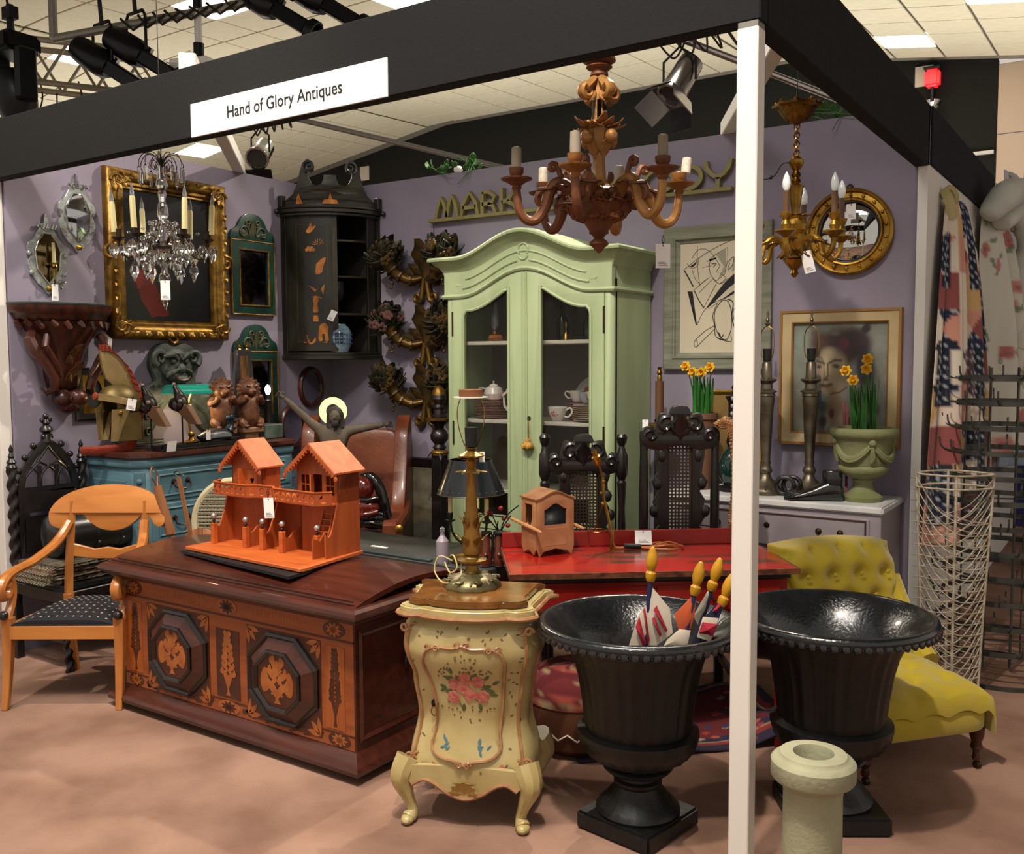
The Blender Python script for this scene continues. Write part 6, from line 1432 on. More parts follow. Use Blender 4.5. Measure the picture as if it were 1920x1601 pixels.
# ================= bombe cabinet =================
t=thing('bombe_cabinet','cream painted bombe bedside cabinet with roses on its door and cabriole legs','cabinet',(3.0,-.02,0),23.4)
m_bcr=mat('aged cream paint','#b7a775',.35,0,'#a8945e',7,6,bump=.05,coat=.5); m_bpk=mat('rose brown moulding','#8f6040',.4,0,'#a57c52',20,coat=.3); m_ftop=mat('amber marbled top','#835423',.22,0,'#5b3714',9,8,bump=.02,coat=.6,dist=1.2)
def interp(tab,z):
    for (z0,v0),(z1,v1) in zip(tab[:-1],tab[1:]):
        if z<=z1: u=(z-z0)/(z1-z0); u=u*u*(3-2*u); return v0+(v1-v0)*u
    return tab[-1][1]
TA=[(.13,.212),(.19,.214),(.34,.190),(.46,.206),(.575,.232),(.64,.226),(.685,.192)]; TB_=[(.13,.16),(.19,.162),(.34,.122),(.46,.135),(.575,.175),(.64,.168),(.685,.14)]
def fy(x,z):
    a,b=interp(TA,z),interp(TB_,z); q=min(.999,abs(x)/a); return -(b*(1-q**4)**.25+.025*math.cos(q*PI)*.8-.0)
def sect(u,z):
    a,b=interp(TA,z),interp(TB_,z); th=2*PI*u; c,s=math.cos(th),math.sin(th); x=a*math.copysign(abs(c)**.5,c); y=b*math.copysign(abs(s)**.5,s)
    if y<0: y-=.02*math.cos(min(1,abs(x)/a)*PI)
    return Vector((x,y,z))
G().grid(lambda u,v:sect(u,.15+.535*v),72,40,cu=True).build('body',m_bcr,t,ang=80)
pl2=[sect(k/72,.685)[:2] for k in range(72)]
G().prism([(x*1.02,y*1.02) for x,y in pl2],.03,T(0,0,.665)).build('neck',m_bcr,t,bev=.004)
def topout(s,ex): 
    half=[(0,-.185),(.05,-.182),(.11,-.165),(.135,-.15),(.165,-.155),(.20,-.135),(.215,-.11),(.20,-.06),(.205,.0),(.215,.12),(.21,.15)]
    p=half+[(-x,y) for x,y in half[::-1][:-1]]; p=smooth(p,3,True); return [(x*s,y*s) for x,y in p]
G().prism(topout(1.04,0),.028,T(0,0,.692)).build('top_moulding',m_bcr,t,bev=.01,seg=3)
g=G(); g.tube([(x*1.035,y*1.035,.694) for x,y in topout(1.04,0)],.008,6,closed=True); g.build('moulding_edge',m_bpk,t)
G().prism(topout(.93,0),.022,T(0,0,.722)).build('marbled_top',m_ftop,t,bev=.006,seg=2)
def fpt(x,z,o): return Vector((x,fy(x,z)-o,z))
def fslab(loop,o,th,nm,mm,res=14):
    cx=sum(p[0] for p in loop)/len(loop); cz=sum(p[1] for p in loop)/len(loop); g=G(); n=len(loop); v=[];f=[]
    for j in range(6):
        s=1-j/5*.999
        for x,z in loop: v.append(fpt(cx+(x-cx)*s,cz+(z-cz)*s,o))
    for x,z in loop: v.append(fpt(x,z,o-th))
    for j in range(5): f+=[(j*n+k,j*n+(k+1)%n,(j+1)*n+(k+1)%n,(j+1)*n+k) for k in range(n)]
    f+=[(k,6*n+k,6*n+(k+1)%n,(k+1)%n) for k in range(n)]
    return g.add(v,f).build(nm,mm,t,ang=70)
dl=[(-.105,.30),(-.115,.26),(-.085,.232),(-.03,.226),(.0,.215),(.03,.226),(.085,.232),(.115,.26),(.11,.31),(.115,.36),(.122,.42),(.128,.50),(.135,.54),(.12,.585),(.08,.60),(.03,.60),(0,.61),(-.03,.60),(-.08,.60),(-.12,.585),(-.138,.54),(-.125,.49),(-.105,.43),(-.098,.36)]
dl=smooth(dl,3,True); door=fslab(dl,.007,.012,'door',m_bcr)
g=G(); g.tube([fpt(x,z,.008) for x,z in dl],.0055,6,closed=True)
for x,z in ((0,.61),(0,.215),(.1,.595),(-.1,.595)): 
    for s in (-1,1): g.tube([fpt(x+a*s,z+b,.010) for a,b in spiral(.014,0,.012,.003,0,400,10)],.004,5)
g.build('door_moulding',m_bpk,door)
m_rose2=mat('painted pink rose','#a8504a',.45,0,'#c07a68',60); m_gleaf=mat('painted green leaf','#4c5a30',.45); m_blu=mat('painted blue scroll','#4b6a72',.45); m_br=mat('painted brown twig','#6d5a34',.5)
def dec(g,loop,o=.0085):
    n=len(loop); cx=sum(p[0] for p in loop)/n; cz=sum(p[1] for p in loop)/n
    g.add([fpt(x,z,o) for x,z in loop]+[fpt(cx,cz,o+.0008)],[(k,(k+1)%n,n) for k in range(n)])
def lf(g,x,z,a,l,w,o=.0085): dec(g,[(x+u*math.cos(R(a))-v*math.sin(R(a)),z+u*math.sin(R(a))+v*math.cos(R(a))) for u,v in leafpts(l,w,4)],o)
gr,gl,gb,gw=G(),G(),G(),G(); r=random.Random(8)
for x,z in ((-.03,.475),(.005,.50),(.045,.485),(.02,.44),(-.035,.43),(.06,.435),(.0,.465)):
    for q in range(6): a=q*60+r.random()*40; dec(gr,[(x+.012*math.cos(R(a))+u,z+.012*math.sin(R(a))+v) for u,v in arc(0,0,.011,0,315,7)],.0092+.0004*(q%3))
    dec(gr,[(x+u,z+v) for u,v in arc(0,0,.008,0,315,7)],.0108)
for k in range(34): a=r.uniform(0,360); d=r.uniform(.03,.075); lf(gl,.01+d*math.cos(R(a))*1.1,.46+d*math.sin(R(a))*.8,a+r.uniform(-30,30),.028,.006)
for k in range(70): a=r.uniform(20,160) if k%3 else r.uniform(200,340); d=r.uniform(.06,.12); lf(gw,.01+d*math.cos(R(a))*.9,.46+d*math.sin(R(a)),r.uniform(0,360),.009,.003)
for s in (-1,1):
    for q in range(7): lf(gb,s*.06+r.uniform(-.016,.016),.27+r.uniform(-.016,.016),r.uniform(0,360),.02,.004)
gr.build('painted_roses',m_rose2,door); gl.build('painted_leaves',m_gleaf,door); gb.build('painted_scrolls',m_blu,door); gw.build('painted_sprays',m_br,door)
gw,gr=G(),G()
for k in range(150):
    x=r.uniform(-.19,.19); z=r.uniform(.19,.66)
    if -.14<x<.14 and .21<z<.62: continue
    if abs(x)>interp(TA,z)*.9: continue
    lf(gw,x,z,r.uniform(0,360),.012,.003,.0012)
for x,z in ((-.10,.195),(.12,.20),(-.09,.19)):
    for q in range(4): dec(gr,[(x+.007*math.cos(q*1.6)+u,z+.007*math.sin(q*1.6)+v) for u,v in arc(0,0,.006,0,300,6)],.0014)
gw.build('painted_sprigs',m_br,t); gr.build('painted_rosebuds',m_rose2,t)
g=G(); g.prism([(-.010,.0),(.010,.0),(.013,.016),(0,.03),(-.013,.016)],.003,T(-.105,fy(-.105,.40)-.008,.385)@FR); g.build('lock_plate',m_dk,door); G().tube([Vector((-.105,fy(-.105,.4)-.012,.395))+Vector((.01*math.cos(R(a)),-.008,-.022+.016*math.sin(R(a)))) for a in range(0,360,30)],.0022,5,closed=True).build('key_ring',m_brass,door)
for s in (-1,1):
    g=G(); g.tube([Vector((s*interp(TA,z)*.86,fy(s*interp(TA,z)*.86,z)-.004,z)) for z in np.linspace(.17,.655,24)],.006,6); g.build('corner_bead',m_bpk,t)
    for z in (.645,.21):
        g=G()
        for q in (-1,1): g.tube([(s*(interp(TA,z)*.86+q*.0)+a,fy(s*interp(TA,z)*.86,z)-.008,z+b) for a,b in spiral(q*.014,0,.016,.004,0,420*q,10)],.005,6)
        g.build('scroll_mount',m_bpk,t)
    for y,nm in ((-.150,'leg'),(.135,'leg')):
        pts=smooth([(s*.195,y*.9,.21),(s*.215,y*1.05,.15),(s*.195,y*1.02,.085),(s*.182,y*.98,.04),(s*.19,y*1.08,.018)],5)
        G().tube(pts,[.045,.044,.043,.042,.040,.038,.034,.030,.027,.024,.022,.020,.0185,.018,.018,.018,.019,.021,.023,.025,.024][:len(pts)],10).ball((s*.192,y*1.12,.016),(.023,.032,.017),10,8).build(nm,m_bcr,t)
ap=[(-.19,.20),(.19,.20),(.175,.135),(.14,.155),(.11,.150),(.085,.135),(.06,.118),(.03,.105),(0,.10),(-.03,.105),(-.06,.118),(-.085,.135),(-.11,.150),(-.14,.155),(-.175,.135)]
G().add(*cut([smooth(ap,2,True)],.02),T(0,-.155,0)@FR).build('apron',m_bcr,t); G().tube([(x,-.176,z) for x,z in smooth(ap[2:],3)],.0065,6).build('apron_moulding',m_bpk,t)
g=G(); [leaf3(g,(0,-.172,.115),(math.sin(R(a)),-.1,math.cos(R(a))),.055,.012,(0,-1,0),.3) for a in range(-75,76,25)]; g.build('shell_carving',mat('gilt cream shell','#a98a4c',.4,.2),t)
# ---- gilt lamp standing on it ----
m_ormo=mat('gilt metal','#8f7038',.35,.8,'#64501f',14,bump=.2); m_olive=mat('dull silver gilt','#7b7250',.4,.7,'#524a30',16,bump=.35)
t=thing('gilt_column_lamp','tall gilt column lamp without shade, wire carrier on top, on the bombe cabinet','lamp',(2.965,.015,.745),33)
G().lathe([(.096,0),(.097,.008),(.088,.022),(.07,.036),(.045,.045),(.03,.05)],36,None,(10,.035,-1,.023)).build('cast_base',m_olive,t,ang=60)
g=G()
for k in range(8):
    m=RZ(45*k); g.tube([m@Vector((.075+a,.0+b,.030)) for a,b in spiral(0,.02,.018,.004,0,420,10)],.005,5); acanthus(g,m@Vector((.04,0,.046)),m@Vector((1,0,-.45)),.055,.014,(0,0,1),-.05,1)
g.build('cast_scrolls',m_olive,t)
G().lathe([(.03,.05),(.022,.06),(.02,.075),(.05,.088),(.052,.094),(.03,.1),(.022,.11)],28,None,(12,.06,.08,.1)).build('lower_collar',m_ormo,t)
G().lathe([(.022,.108),(.032,.115),(.033,.135),(.028,.16),(.026,.22),(.019,.28),(.0165,.40),(.017,.405)],24).build('column',mat('gilt column','#8a622a',.4,.6,'#704d1f',8),t)
g=G()
for k in range(6):
    m=RZ(60*k); leaf3(g,m@Vector((.028,0,.14)),m@Vector((.15,0,1)),.05,.012,m.to_3x3()@Vector((1,0,0)),.45,2); leaf3(g,m@Vector((.024,0,.20)),m@Vector((.1,0,1)),.055,.010,m.to_3x3()@Vector((1,0,0)),.4,2); leaf3(g,m@Vector((.017,0,.392)),m@Vector((.8,0,.4)),.03,.012,(0,0,1),-.5,2)
g.build('column_leaves',m_ormo,t)
G().lathe([(.012,.40),(.014,.415),(.018,.43),(.012,.44)],16).lathe([(.014,.44),(.04,.446),(.042,.45),(.022,.462),(.012,.468),(.02,.474),(.008,.478)],24,None,(12,.08,.444,.452)).build('drip_pan',m_gold2,t)
G().lathe([(.014,.478),(.019,.48),(.021,.52),(.022,.545),(.017,.545)],16).build('bulb_socket',mat('black plastic','#121212',.4),t)
g=G()
for s in (-1,1): g.tube(smooth([(s*.012,0,.48),(s*.022,0,.485),(s*.04,.0,.54),(s*.046,0,.60),(s*.034,0,.645)],5),.0018,5)
g.build('wire_carrier',m_brass,t)
G().lathe([(.040,.645),(.058,.645),(.058,.648),(.04,.648)],28).build('ring_plate',m_rail,t); G().lathe([(.040,.648),(.040,.672),(.038,.674),(.036,.672),(.036,.648)],28).build('ring_collar',mat('copper tan','#7b4e30',.45,.3),t)
tag(G().tube(smooth([(2.90,-.01,.83),(2.86,-.03,.845),(2.845,-.04,.80),(2.88,-.05,.765),(2.93,-.06,.768),(2.95,-.03,.79),(2.93,.0,.84)],6),.0028,6).tube(smooth([(2.90,-.02,.85),(2.93,-.04,.855),(2.95,-.05,.82),(2.92,-.05,.80),(2.89,-.04,.83)],6),.0028,6).build('lamp_flex',mat('cream flex','#b5a878',.5)),'cream electric flex looped around the gilt lamp base','cord')
price_tag((2.985,.05,1.205),'white price tag behind the cap of the gilt lamp',33,string=False,w=.018,h=.035)
# ================= behind the chest: wing chair, carving, torchere =================
m_leath=mat('cognac leather','#5f2d1a',.4,0,'#713a22',7,6,bump=.12,bsc=40,coat=.15); m_pip=mat('pale piping','#a5724f',.5); m_side=mat('brown hide outside','#3d2719',.6,0,'#4a3020',8)
t=thing('wing_armchair','brown leather wing armchair in the corner behind the chalet model','armchair',(.727,1.78,0),32)
def soft(g,x0,x1,y0,y1,z0,z1,r=.03,M=None):
    def fn(u,v):
        a=2*PI*u; b=PI*(v-.5); c,s=math.cos(a),math.sin(a); cb,sb=math.cos(b),math.sin(b); e=.25; P_=lambda q,e=e:math.copysign(abs(q)**e,q)
        return Vector(((x0+x1)/2+(x1-x0)/2*P_(c)*abs(cb)**e,(y0+y1)/2+(y1-y0)/2*P_(s)*abs(cb)**e,(z0+z1)/2+(z1-z0)/2*P_(sb)))
    return g.grid(fn,32,18,M,cu=True)
soft(G(),-.27,.27,.16,.28,.36,1.10,M=T(0,0,0)@RX(-6)).build('back_cushion',m_leath,t,ang=80)
soft(G(),-.265,.265,-.36,.22,.36,.50).build('seat_cushion',m_leath,t,ang=80)
soft(G(),-.34,.34,-.33,.28,.20,.37).build('seat_frame',m_leath,t,ang=80)
for s in (-1,1):
    w=smooth([(.28,.30),(.32,1.08),(.24,1.12),(.16,1.06),(.10,.88),(.0,.66),(-.10,.58),(-.33,.56),(-.36,.50),(-.34,.28)],4,True)
    M_=Matrix(((0,0,1,s*.30-.035),(1,0,0,0),(0,1,0,0),(0,0,0,1)))
    G().add(*cut([w],.07,.008),M_).build('wing_and_arm',m_leath,t)
    G().tube([(s*.30+s*-.036,y,z) for y,z in w],.004,5,closed=True).build('piping',m_pip,t)
    G().tube([(s*.335,-.34,.53),(s*.335,-.1,.55),(s*.335,.1,.60)],[.04,.042,.035],10).build('arm_roll',m_leath,t)
    G().lathe([(.018,0),(.02,.03),(.012,.05),(.024,.10),(.02,.18),(.03,.22),(.022,.30),(.03,.40),(.02,.45),(.026,.5)],14,T(s*.36,-.36,0)).build('turned_front_leg',mat('turned walnut','#4a2c1a',.4,coat=.2),t)
    G().taper((s*.28,.28,0),.03,.03,(s*.28,.26,.25),.045,.045).build('rear_leg',m_mahog,t)
    G().lathe([(.01,.0),(.022,.004),(.024,.012),(.012,.02),(0,.022)],12,T(s*.36,-.375,.53)@RX(90)).build('gilt_boss',m_gold2,t)
G().tube([(x,-.362,.497) for x in np.linspace(-.25,.25,8)],.004,5).build('seat_piping',m_pip,t)
# carved figure with halo
m_fig2=mat('grey brown carved wood','#3b332b',.7,0,'#54493d',10,bump=.3)
t=thing('carved_figure','carved grey brown wooden figure with wide outstretched arms and a glowing yellow halo','carving',(.752,1.62,.505),33.84)
def skin(name,verts,edges,rad,mm,par,sub=2):
    me=bpy.data.meshes.new(name); me.from_pydata(verts,edges,[]); o=bpy.data.objects.new(name,me); COL.objects.link(o); o.parent=par
    md=o.modifiers.new('skin','SKIN'); 
    for i,r in enumerate(rad): me.skin_vertices[0].data[i].radius=(r,r) if not hasattr(r,'__len__') else r
    me.skin_vertices[0].data[0].use_root=True
    o.modifiers.new('sub','SUBSURF').levels=sub; o.modifiers['sub'].render_levels=sub; me.materials.append(mm)
    dg=bpy.context.evaluated_depsgraph_get(); m2=bpy.data.meshes.new_from_object(o.evaluated_get(dg)); o.modifiers.clear(); o.data=m2; m2.shade_smooth()
    return o
V=[(0,0,.28),(0,-.005,.36),(0,-.01,.45),(0,-.01,.54),(0,-.005,.60),(.01,-.02,.64),
   (-.075,-.005,.585),(-.15,-.01,.645),(-.225,-.015,.72),(-.30,-.02,.79),(.075,-.005,.585),(.16,-.01,.60),(.24,-.015,.615),(.31,-.02,.625),
   (-.04,.0,.24),(-.03,-.03,.12),(-.01,-.02,.01),(.04,0,.24),(.03,-.035,.12),(.012,-.03,.01)]
E_=[(0,1),(1,2),(2,3),(3,4),(4,5),(3,6),(6,7),(7,8),(8,9),(3,10),(10,11),(11,12),(12,13),(0,14),(14,15),(15,16),(0,17),(17,18),(18,19)]
rad=[(.065,.045),(.055,.042),(.065,.048),(.075,.05),(.028,.028),(.025,.025),.036,.027,.023,.015,.036,.027,.023,.015,.045,.032,.02,.045,.032,.02]
skin('body',V,E_,rad,m_fig2,t)
g=G(); g.ball((.012,-.035,.675),(.038,.045,.05),14,10); g.ball((.014,-.078,.672),(.008,.012,.012),8,6); g.ball((.014,-.07,.648),(.014,.008,.006),8,6); [g.ball((.012+s*.016,-.072,.685),(.008,.005,.004),8,6) for s in (-1,1)]; g.build('head',m_fig2,t,ang=80)
g=G(); g.ball((.012,-.02,.69),(.046,.048,.048),14,10)
for k in range(12): a=-70+k*140/11; g.tube(smooth([(.012+.042*math.sin(R(a)),-.02-.02*math.cos(R(a)),.70),(.012+.05*math.sin(R(a)),-.025,.655),(.012+.05*math.sin(R(a*.9)),-.03,.61)],4),.010,5) if abs(a)>28 else None
g.ball((.014,-.062,.635),(.024,.02,.028),10,8); g.build('hair_and_beard',mat('dark carved hair','#221d1a',.7,bump=.3),t,ang=80)
for s,(hx,hz,dx,dz) in ((-1,(-.30,.79,-.8,.6)),(1,(.31,.625,1,.05))):
    g=G(); d=Vector((dx,-.1,dz)).normalized(); u=Vector((-d.z,0,d.x)); p=Vector((hx,-.02,hz))
    g.tube([p,p+d*.03],[.013,.017],8)
    for k in range(4): q=p+d*.026+u*(.010*(k-1.5)); g.tube([q,q+d*.014+Vector((0,-.004,0)),q+d*(.024-.002*abs(k-1))+Vector((0,-.014,-.004))],[.0055,.005,.004],6)
    g.tube([p+d*.008-u*.012,p+d*.014-u*.024,p+d*.026-u*.026+Vector((0,-.008,0))],[.006,.005,.004],6); g.build('hand',m_fig2,t)
g=G(); g.prism([(-.07,.22),(.07,.22),(.075,.30),(0,.315),(-.075,.30)],.03,T(0,-.03,0)@FR); [g.tube([(-.06+.03*k,-.062,.3),(-.05+.028*k,-.068,.26),(-.062+.03*k,-.062,.22)],.012,6) for k in range(5)]; g.build('loincloth',mat('grey cloth carving','#4a443c',.7,bump=.2),t)
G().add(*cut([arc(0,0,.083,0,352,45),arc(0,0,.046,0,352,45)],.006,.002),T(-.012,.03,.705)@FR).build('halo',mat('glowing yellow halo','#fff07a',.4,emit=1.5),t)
# red and black lacquer figure on the chair seat
m_lac=mat('red lacquer','#5e1a12',.15,0,'#43110d',8,coat=.8); m_blac=mat('black lacquer','#0e0c0d',.12,coat=.8)
t=thing('lacquer_figure','glossy red and black lacquered carved figure on the wing chair seat','carving',(1.02,1.66,.505),20)
g=G(); g.ball((0,0,.07),(.10,.08,.07),16,10); g.tube(smooth([(-.08,-.03,.03),(0,-.07,.05),(.09,-.03,.03)],5),.025,8); g.build('base_body',m_blac,t,ang=80)
g=G(); g.ball((-.02,-.03,.14),(.085,.065,.06),16,10); g.ball((-.05,-.03,.25),(.07,.06,.075),16,10); g.tube(smooth([(-.09,-.07,.12),(-.02,-.10,.10),(.06,-.07,.12)],5),.02,8); g.build('red_robe',m_lac,t,ang=80)
g=G(); g.tube(smooth([(-.06,.0,.31),(.0,-.02,.32),(.05,-.02,.26),(.08,-.02,.17),(.10,-.02,.08)],6),[.03]*10+[.034]*10+[.03]*5,8); g.tube([(-.10,-.06,.19),(0,-.085,.185),(.06,-.06,.2)],.016,8); g.build('black_sash',m_blac,t,ang=80)
# torchere
t=thing('torchere','tall black and gilt turned torchere candlestick beside the armoire','torchere',(1.17,2.12,0))
G().box(-.13,.13,-.13,.13,0,.03).box(-.09,.09,-.09,.09,.03,.07).build('foot',m_ebony,t,bev=.006)
G().taper((0,0,.07),.085,.085,(0,0,.93),.075,.075).build('column',m_ebony,t,bev=.004)
G().lathe([(.05,.92),(.056,.94),(.05,.95),(.042,.955)],20).build('gilt_collar',m_gold,t)
g=G(); [leaf3(g,RZ(90*k+45)@Vector((.035,0,.955)),RZ(90*k+45)@Vector((1,0,-.7)),.07,.012,(0,0,1),-.3) for k in range(4)]; g.build('iron_leaf',m_dk,t)
G().lathe([(.03,.955),(.045,.97),(.03,.99),(.055,1.02),(.058,1.05),(.045,1.075),(.028,1.09),(.034,1.11),(.06,1.13),(.07,1.14)],24).build('turned_stem',m_ebony,t)
G().lathe([(.07,1.138),(.088,1.142),(.09,1.15),(.08,1.155),(.03,1.157)],28).build('gilt_dish',m_gold,t)
G().lathe([(.045,1.157),(.05,1.165),(.034,1.18),(.03,1.21),(.04,1.225),(.03,1.24),(.04,1.26),(.052,1.275),(.046,1.30)],20).build('black_cup',m_ebony,t); G().lathe([(.046,1.30),(.04,1.33),(.02,1.355),(.004,1.365)],18).build('gilt_cap',m_gold,t)
# picture leaning on the wall
t=thing('leaning_picture','large pale foxed picture in a dark frame leaning on the back wall, beside the torchere','picture',(.80,2.29,.01),0,rot=(R(-5),0,0))
G().frame(.80,.74,[(0,0),(0,.02),(.02,.03),(.05,.035),(.06,.02),(.06,0)],T(0,0,.43)).build('dark_frame',mat('black brown frame','#1e1412',.4,coat=.2),t,ang=20)
cv=Cv(110,100,'#6b6554').noise(.45,21); cv.poly([(.30,.18),(.93,.18),(.93,.60),(.30,.66)],'#5d5340',.9); cv.poly([(.32,.20),(.91,.20),(.91,.57),(.32,.62)],'#695e49',.9); cv.ell(.62,.36,.20,.17,'#3f4341',-20,.95,.2).ell(.62,.40,.24,.22,'#544c3c',-20,.35,.3); cv.ell(.5,.85,.5,.12,'#76705f',0,.5,.9); cv.noise(.5,5,18)
G().grid(lambda u,v:((u-.5)*.81,-.012,.43+(v-.5)*.75),70,60,colfn=cv).build('sheet',mat('foxed paper','#666666',.6,attr=True),t,fix=False)
# dark slate topped table
m_slab=mat('dark slate top','#2b2e2c',.45,0,'#3e3f3a',5,8,bump=.15)
t=thing('slate_table','low dark table with a slate top behind the marquetry chest','table',(1.93,.90,0))
G().box(-.62,.62,-.225,.22,.595,.622).build('slate_top',m_slab,t,bev=.004); G().box(-.57,.57,-.19,.19,.52,.595).build('apron',m_mahog,t,bev=.003)
for sx in (-1,1):
    for sy in (-1,1): G().taper((sx*.54,sy*.16,0),.03,.03,(sx*.54,sy*.16,.53),.05,.05).build('leg',m_mahog,t,bev=.003)
tag(G().box(1.62,2.24,.678,.71,.6225,.634).build('steel_strip',mat('blue grey steel','#4c585c',.35,.6,bump=.02),bev=.002),'blue grey metal strip lying along the front edge of the slate table','strip')
tag(G().box(2.03,2.12,.60,.618,.0,.003,T(0,0,.698)).build('white_stick',m_white),'short white stick lying on the chest lid behind the chalet','stick').location=(-.01,-.06,-.004)
# bouillotte lamp
t=thing('bouillotte_lamp','brass lamp with candle arms and a wide black metal shade, behind the gilt lamp','lamp',(2.385,.80,.622),33.84)
G().lathe([(.0,0),(.085,0),(.095,.012),(.098,.02),(.09,.018),(.07,.008),(.02,.012),(.012,.03),(.02,.045),(.01,.06)],32).build('dish_base',m_brass,t); G().lathe([(.01,.06),(.008,.2),(.014,.215),(.007,.23),(.007,.50),(.015,.51),(.004,.53)],14).build('stem',m_brass,t)
m_shade=mat('blue black toleware','#0c151c',.28,.2,coat=.5)
o=G().lathe([(.148,.305),(.150,.308),(.092,.458),(.090,.456)],40,cap=False).build('shade',m_shade,t); o.modifiers.new('s','SOLIDIFY').thickness=.002
g=G(); g.lathe([(.1505,.304),(.1515,.306),(.148,.312)],40,cap=False); [g.ball((.143*math.cos(R(k*12)),.143*math.sin(R(k*12)),.322),.004,6,5) for k in range(30)]; g.build('gilt_rim',mat('dull gilt rim','#3d3a22',.4,.4),t)
for k in range(3): G().cyl((0,0,.45),(.091*math.cos(R(120*k+20)),.091*math.sin(R(120*k+20)),.457),.002,n=5).build('spider_arm',m_brass,t)
for a in (185,320,75):
    m=RZ(a); arm=G().tube(smooth([(.008,0,.10),(.04,0,.085),(.07,0,.11),(.085,0,.14),(.092,0,.18)],5),.0055,6,M=m).build('candle_arm',mat('dark green bronze','#232a1e',.4,.5),t)
    g=G(); [leaf3(g,m@Vector((.03+.02*k,0,.09+.015*k)),m@Vector((.6,.6*(-1)**k,.5)),.025,.007,(0,0,1),.3) for k in range(4)]; g.build('arm_leaves',mat('dark green bronze leaf','#232a1e',.4,.5),arm)
    G().lathe([(.006,.178),(.022,.186),(.023,.19),(.008,.191),(.011,.2),(.012,.222)],14,m@T(.092,0,0)).build('candle_cup',mat('green bronze cup','#232a1e',.4,.5),arm); G().cyl((.092,0,.222),(.092,0,.29),.010,.010,12,M=m).build('candle',m_candle,t)
t=thing('glass_bottle','pale mauve frosted glass bottle beside the bouillotte lamp dish','bottle',(2.30,.70,.622)); G().lathe([(.026,0),(.028,.01),(.028,.10),(.01,.125),(.01,.14),(.013,.145)],18).build('bottle',mat('mauve frosted glass','#a69aa6',.4,0,trans=.3),t); G().lathe([(.008,.145),(.012,.155),(0,.165)],12).build('stopper',m_bulb,t)
# binoculars
t=thing('binoculars','pair of red brown leather binoculars standing upright by the red table corner','binoculars',(2.525,.765,.622),33.84)
m_bino=mat('red brown tortoise leather','#5a2413',.25,0,'#38140c',14,coat=.5)
for s in (-1,1):
    G().lathe([(.026,.004),(.026,.06),(.022,.07),(.021,.13),(.019,.14)],20,T(s*.029,0,0)).build('barrel',m_bino,t)
    G().lathe([(.030,0),(.031,.006),(.027,.008)],20,T(s*.029,0,0)).lathe([(.02,.138),(.027,.143),(.027,.152),(.02,.154)],20,T(s*.029,0,0)).build('black_ring',m_dk,t)
    G().ball((s*.029,-.024,.055),.011,8,6).build('leather_button',m_bino,t)
G().box(-.012,.012,-.006,.006,.04,.05).box(-.012,.012,-.006,.006,.12,.13).cyl((0,0,.035),(0,0,.14),.006).build('bridge',m_dk,t)
t=thing('berry_sprig','dark wire sprig with red berries behind the binoculars','sprig',(2.50,.84,.622)); g=G(); g.lathe([(.03,0),(.03,.004),(.006,.01)],12)
for a,l in ((20,.26),(80,.2),(140,.22),(200,.24),(300,.2)): g.tube(smooth([(0,0,.0),(.01,0,.12),(.04*math.cos(R(a)),.04*math.sin(R(a)),l*.8),(.10*math.cos(R(a)),.08*math.sin(R(a)),l)],4),.003,5)
g.build('twigs',m_dk,t); [G().ball((.05*math.cos(R(a)),.05*math.sin(R(a)),.17+.02*k),.011,8,6).build('berry',mat('red berry','#7a1c1e',.3),t) for k,a in enumerate((10,90,160,250,320))]
# sporting sticks / violin by the birch chair
m_str=mat('tan leather','#8a5a36',.5,0,'#7a4c2c',9); m_vio=mat('orange tan fiddle wood','#9a5f34',.4,0,'#86502b',6,st=(1,1,.2),coat=.2)
t=thing('shooting_stick','tan leather covered shooting stick with a twisted wire loop, leaning by the cane chair','stick',(1.045,.41,0))
a,b=Vector((.02,.0,0)),Vector((-.195,-.13,.965)); d=(b-a)
G().cyl(a+d*.70,a+d*.945,.024,.021,14).build('leather_grip',m_str,t); G().cyl(a,a+d*.71,.011,.013,10).build('shaft',m_str,t)
q=track(a+d*.945,b); G().tube([q@Vector(p) for p in [(-.006,0,0),(-.012,0,.015),(-.035,0,.045),(-.03,0,.075),(0,0,.098),(.03,0,.075),(.035,0,.045),(.012,0,.015),(.006,0,0)]],.0035,6).build('wire_loop',mat('copper wire','#8a5a3c',.4,.6),t)
t=thing('wooden_rods','pair of thin pale wooden rods with a wire hook, leaning by the cane chair','rods',(1.085,.44,0))
for s in (-1,1): G().cyl((.0+s*.008,0,0),(-.14+s*.008,-.09,.955),.007,.006,8).build('rod',m_str,t)
G().tube(smooth([(-.14,-.09,.95),(-.16,-.1,.975),(-.13,-.1,.985),(-.10,-.09,.96)],4),.004,6).build('wire_hook',mat('dark wire','#3c4a44',.4,.5),t)
t=thing('violin_body','flat orange tan violin shaped wooden board leaning by the cane chair','violin',(1.0,.40,.335),30,rot=(R(-14),0,R(33)))
h=[(0,-.18),(.07,-.175),(.10,-.12),(.085,-.06),(.058,-.02),(.058,.02),(.075,.06),(.085,.11),(.06,.16),(0,.175)]
G().add(*cut([smooth(h+[(-x,y) for x,y in h[::-1][1:-1]],3,True)],.022,.003),T(0,0,.18)@FR).build('body',m_vio,t)
g=G(); [g.tube([(s*.04,-.024,.16),(s*.032,-.025,.20),(s*.045,-.024,.24)],.0025,5) for s in(-1,1)]; g.build('sound_holes',m_dk,t); G().box(-.012,.012,-.035,-.022,.22,.36).build('fingerboard',m_str,t)
tag(G().box(-.2,.2,-.12,.12,0,.33).build('dark_stool',m_mahog,bev=.01,seg=2),'dark low wooden box behind the birch chair carrying the violin','box').location=(.86,.43,0)
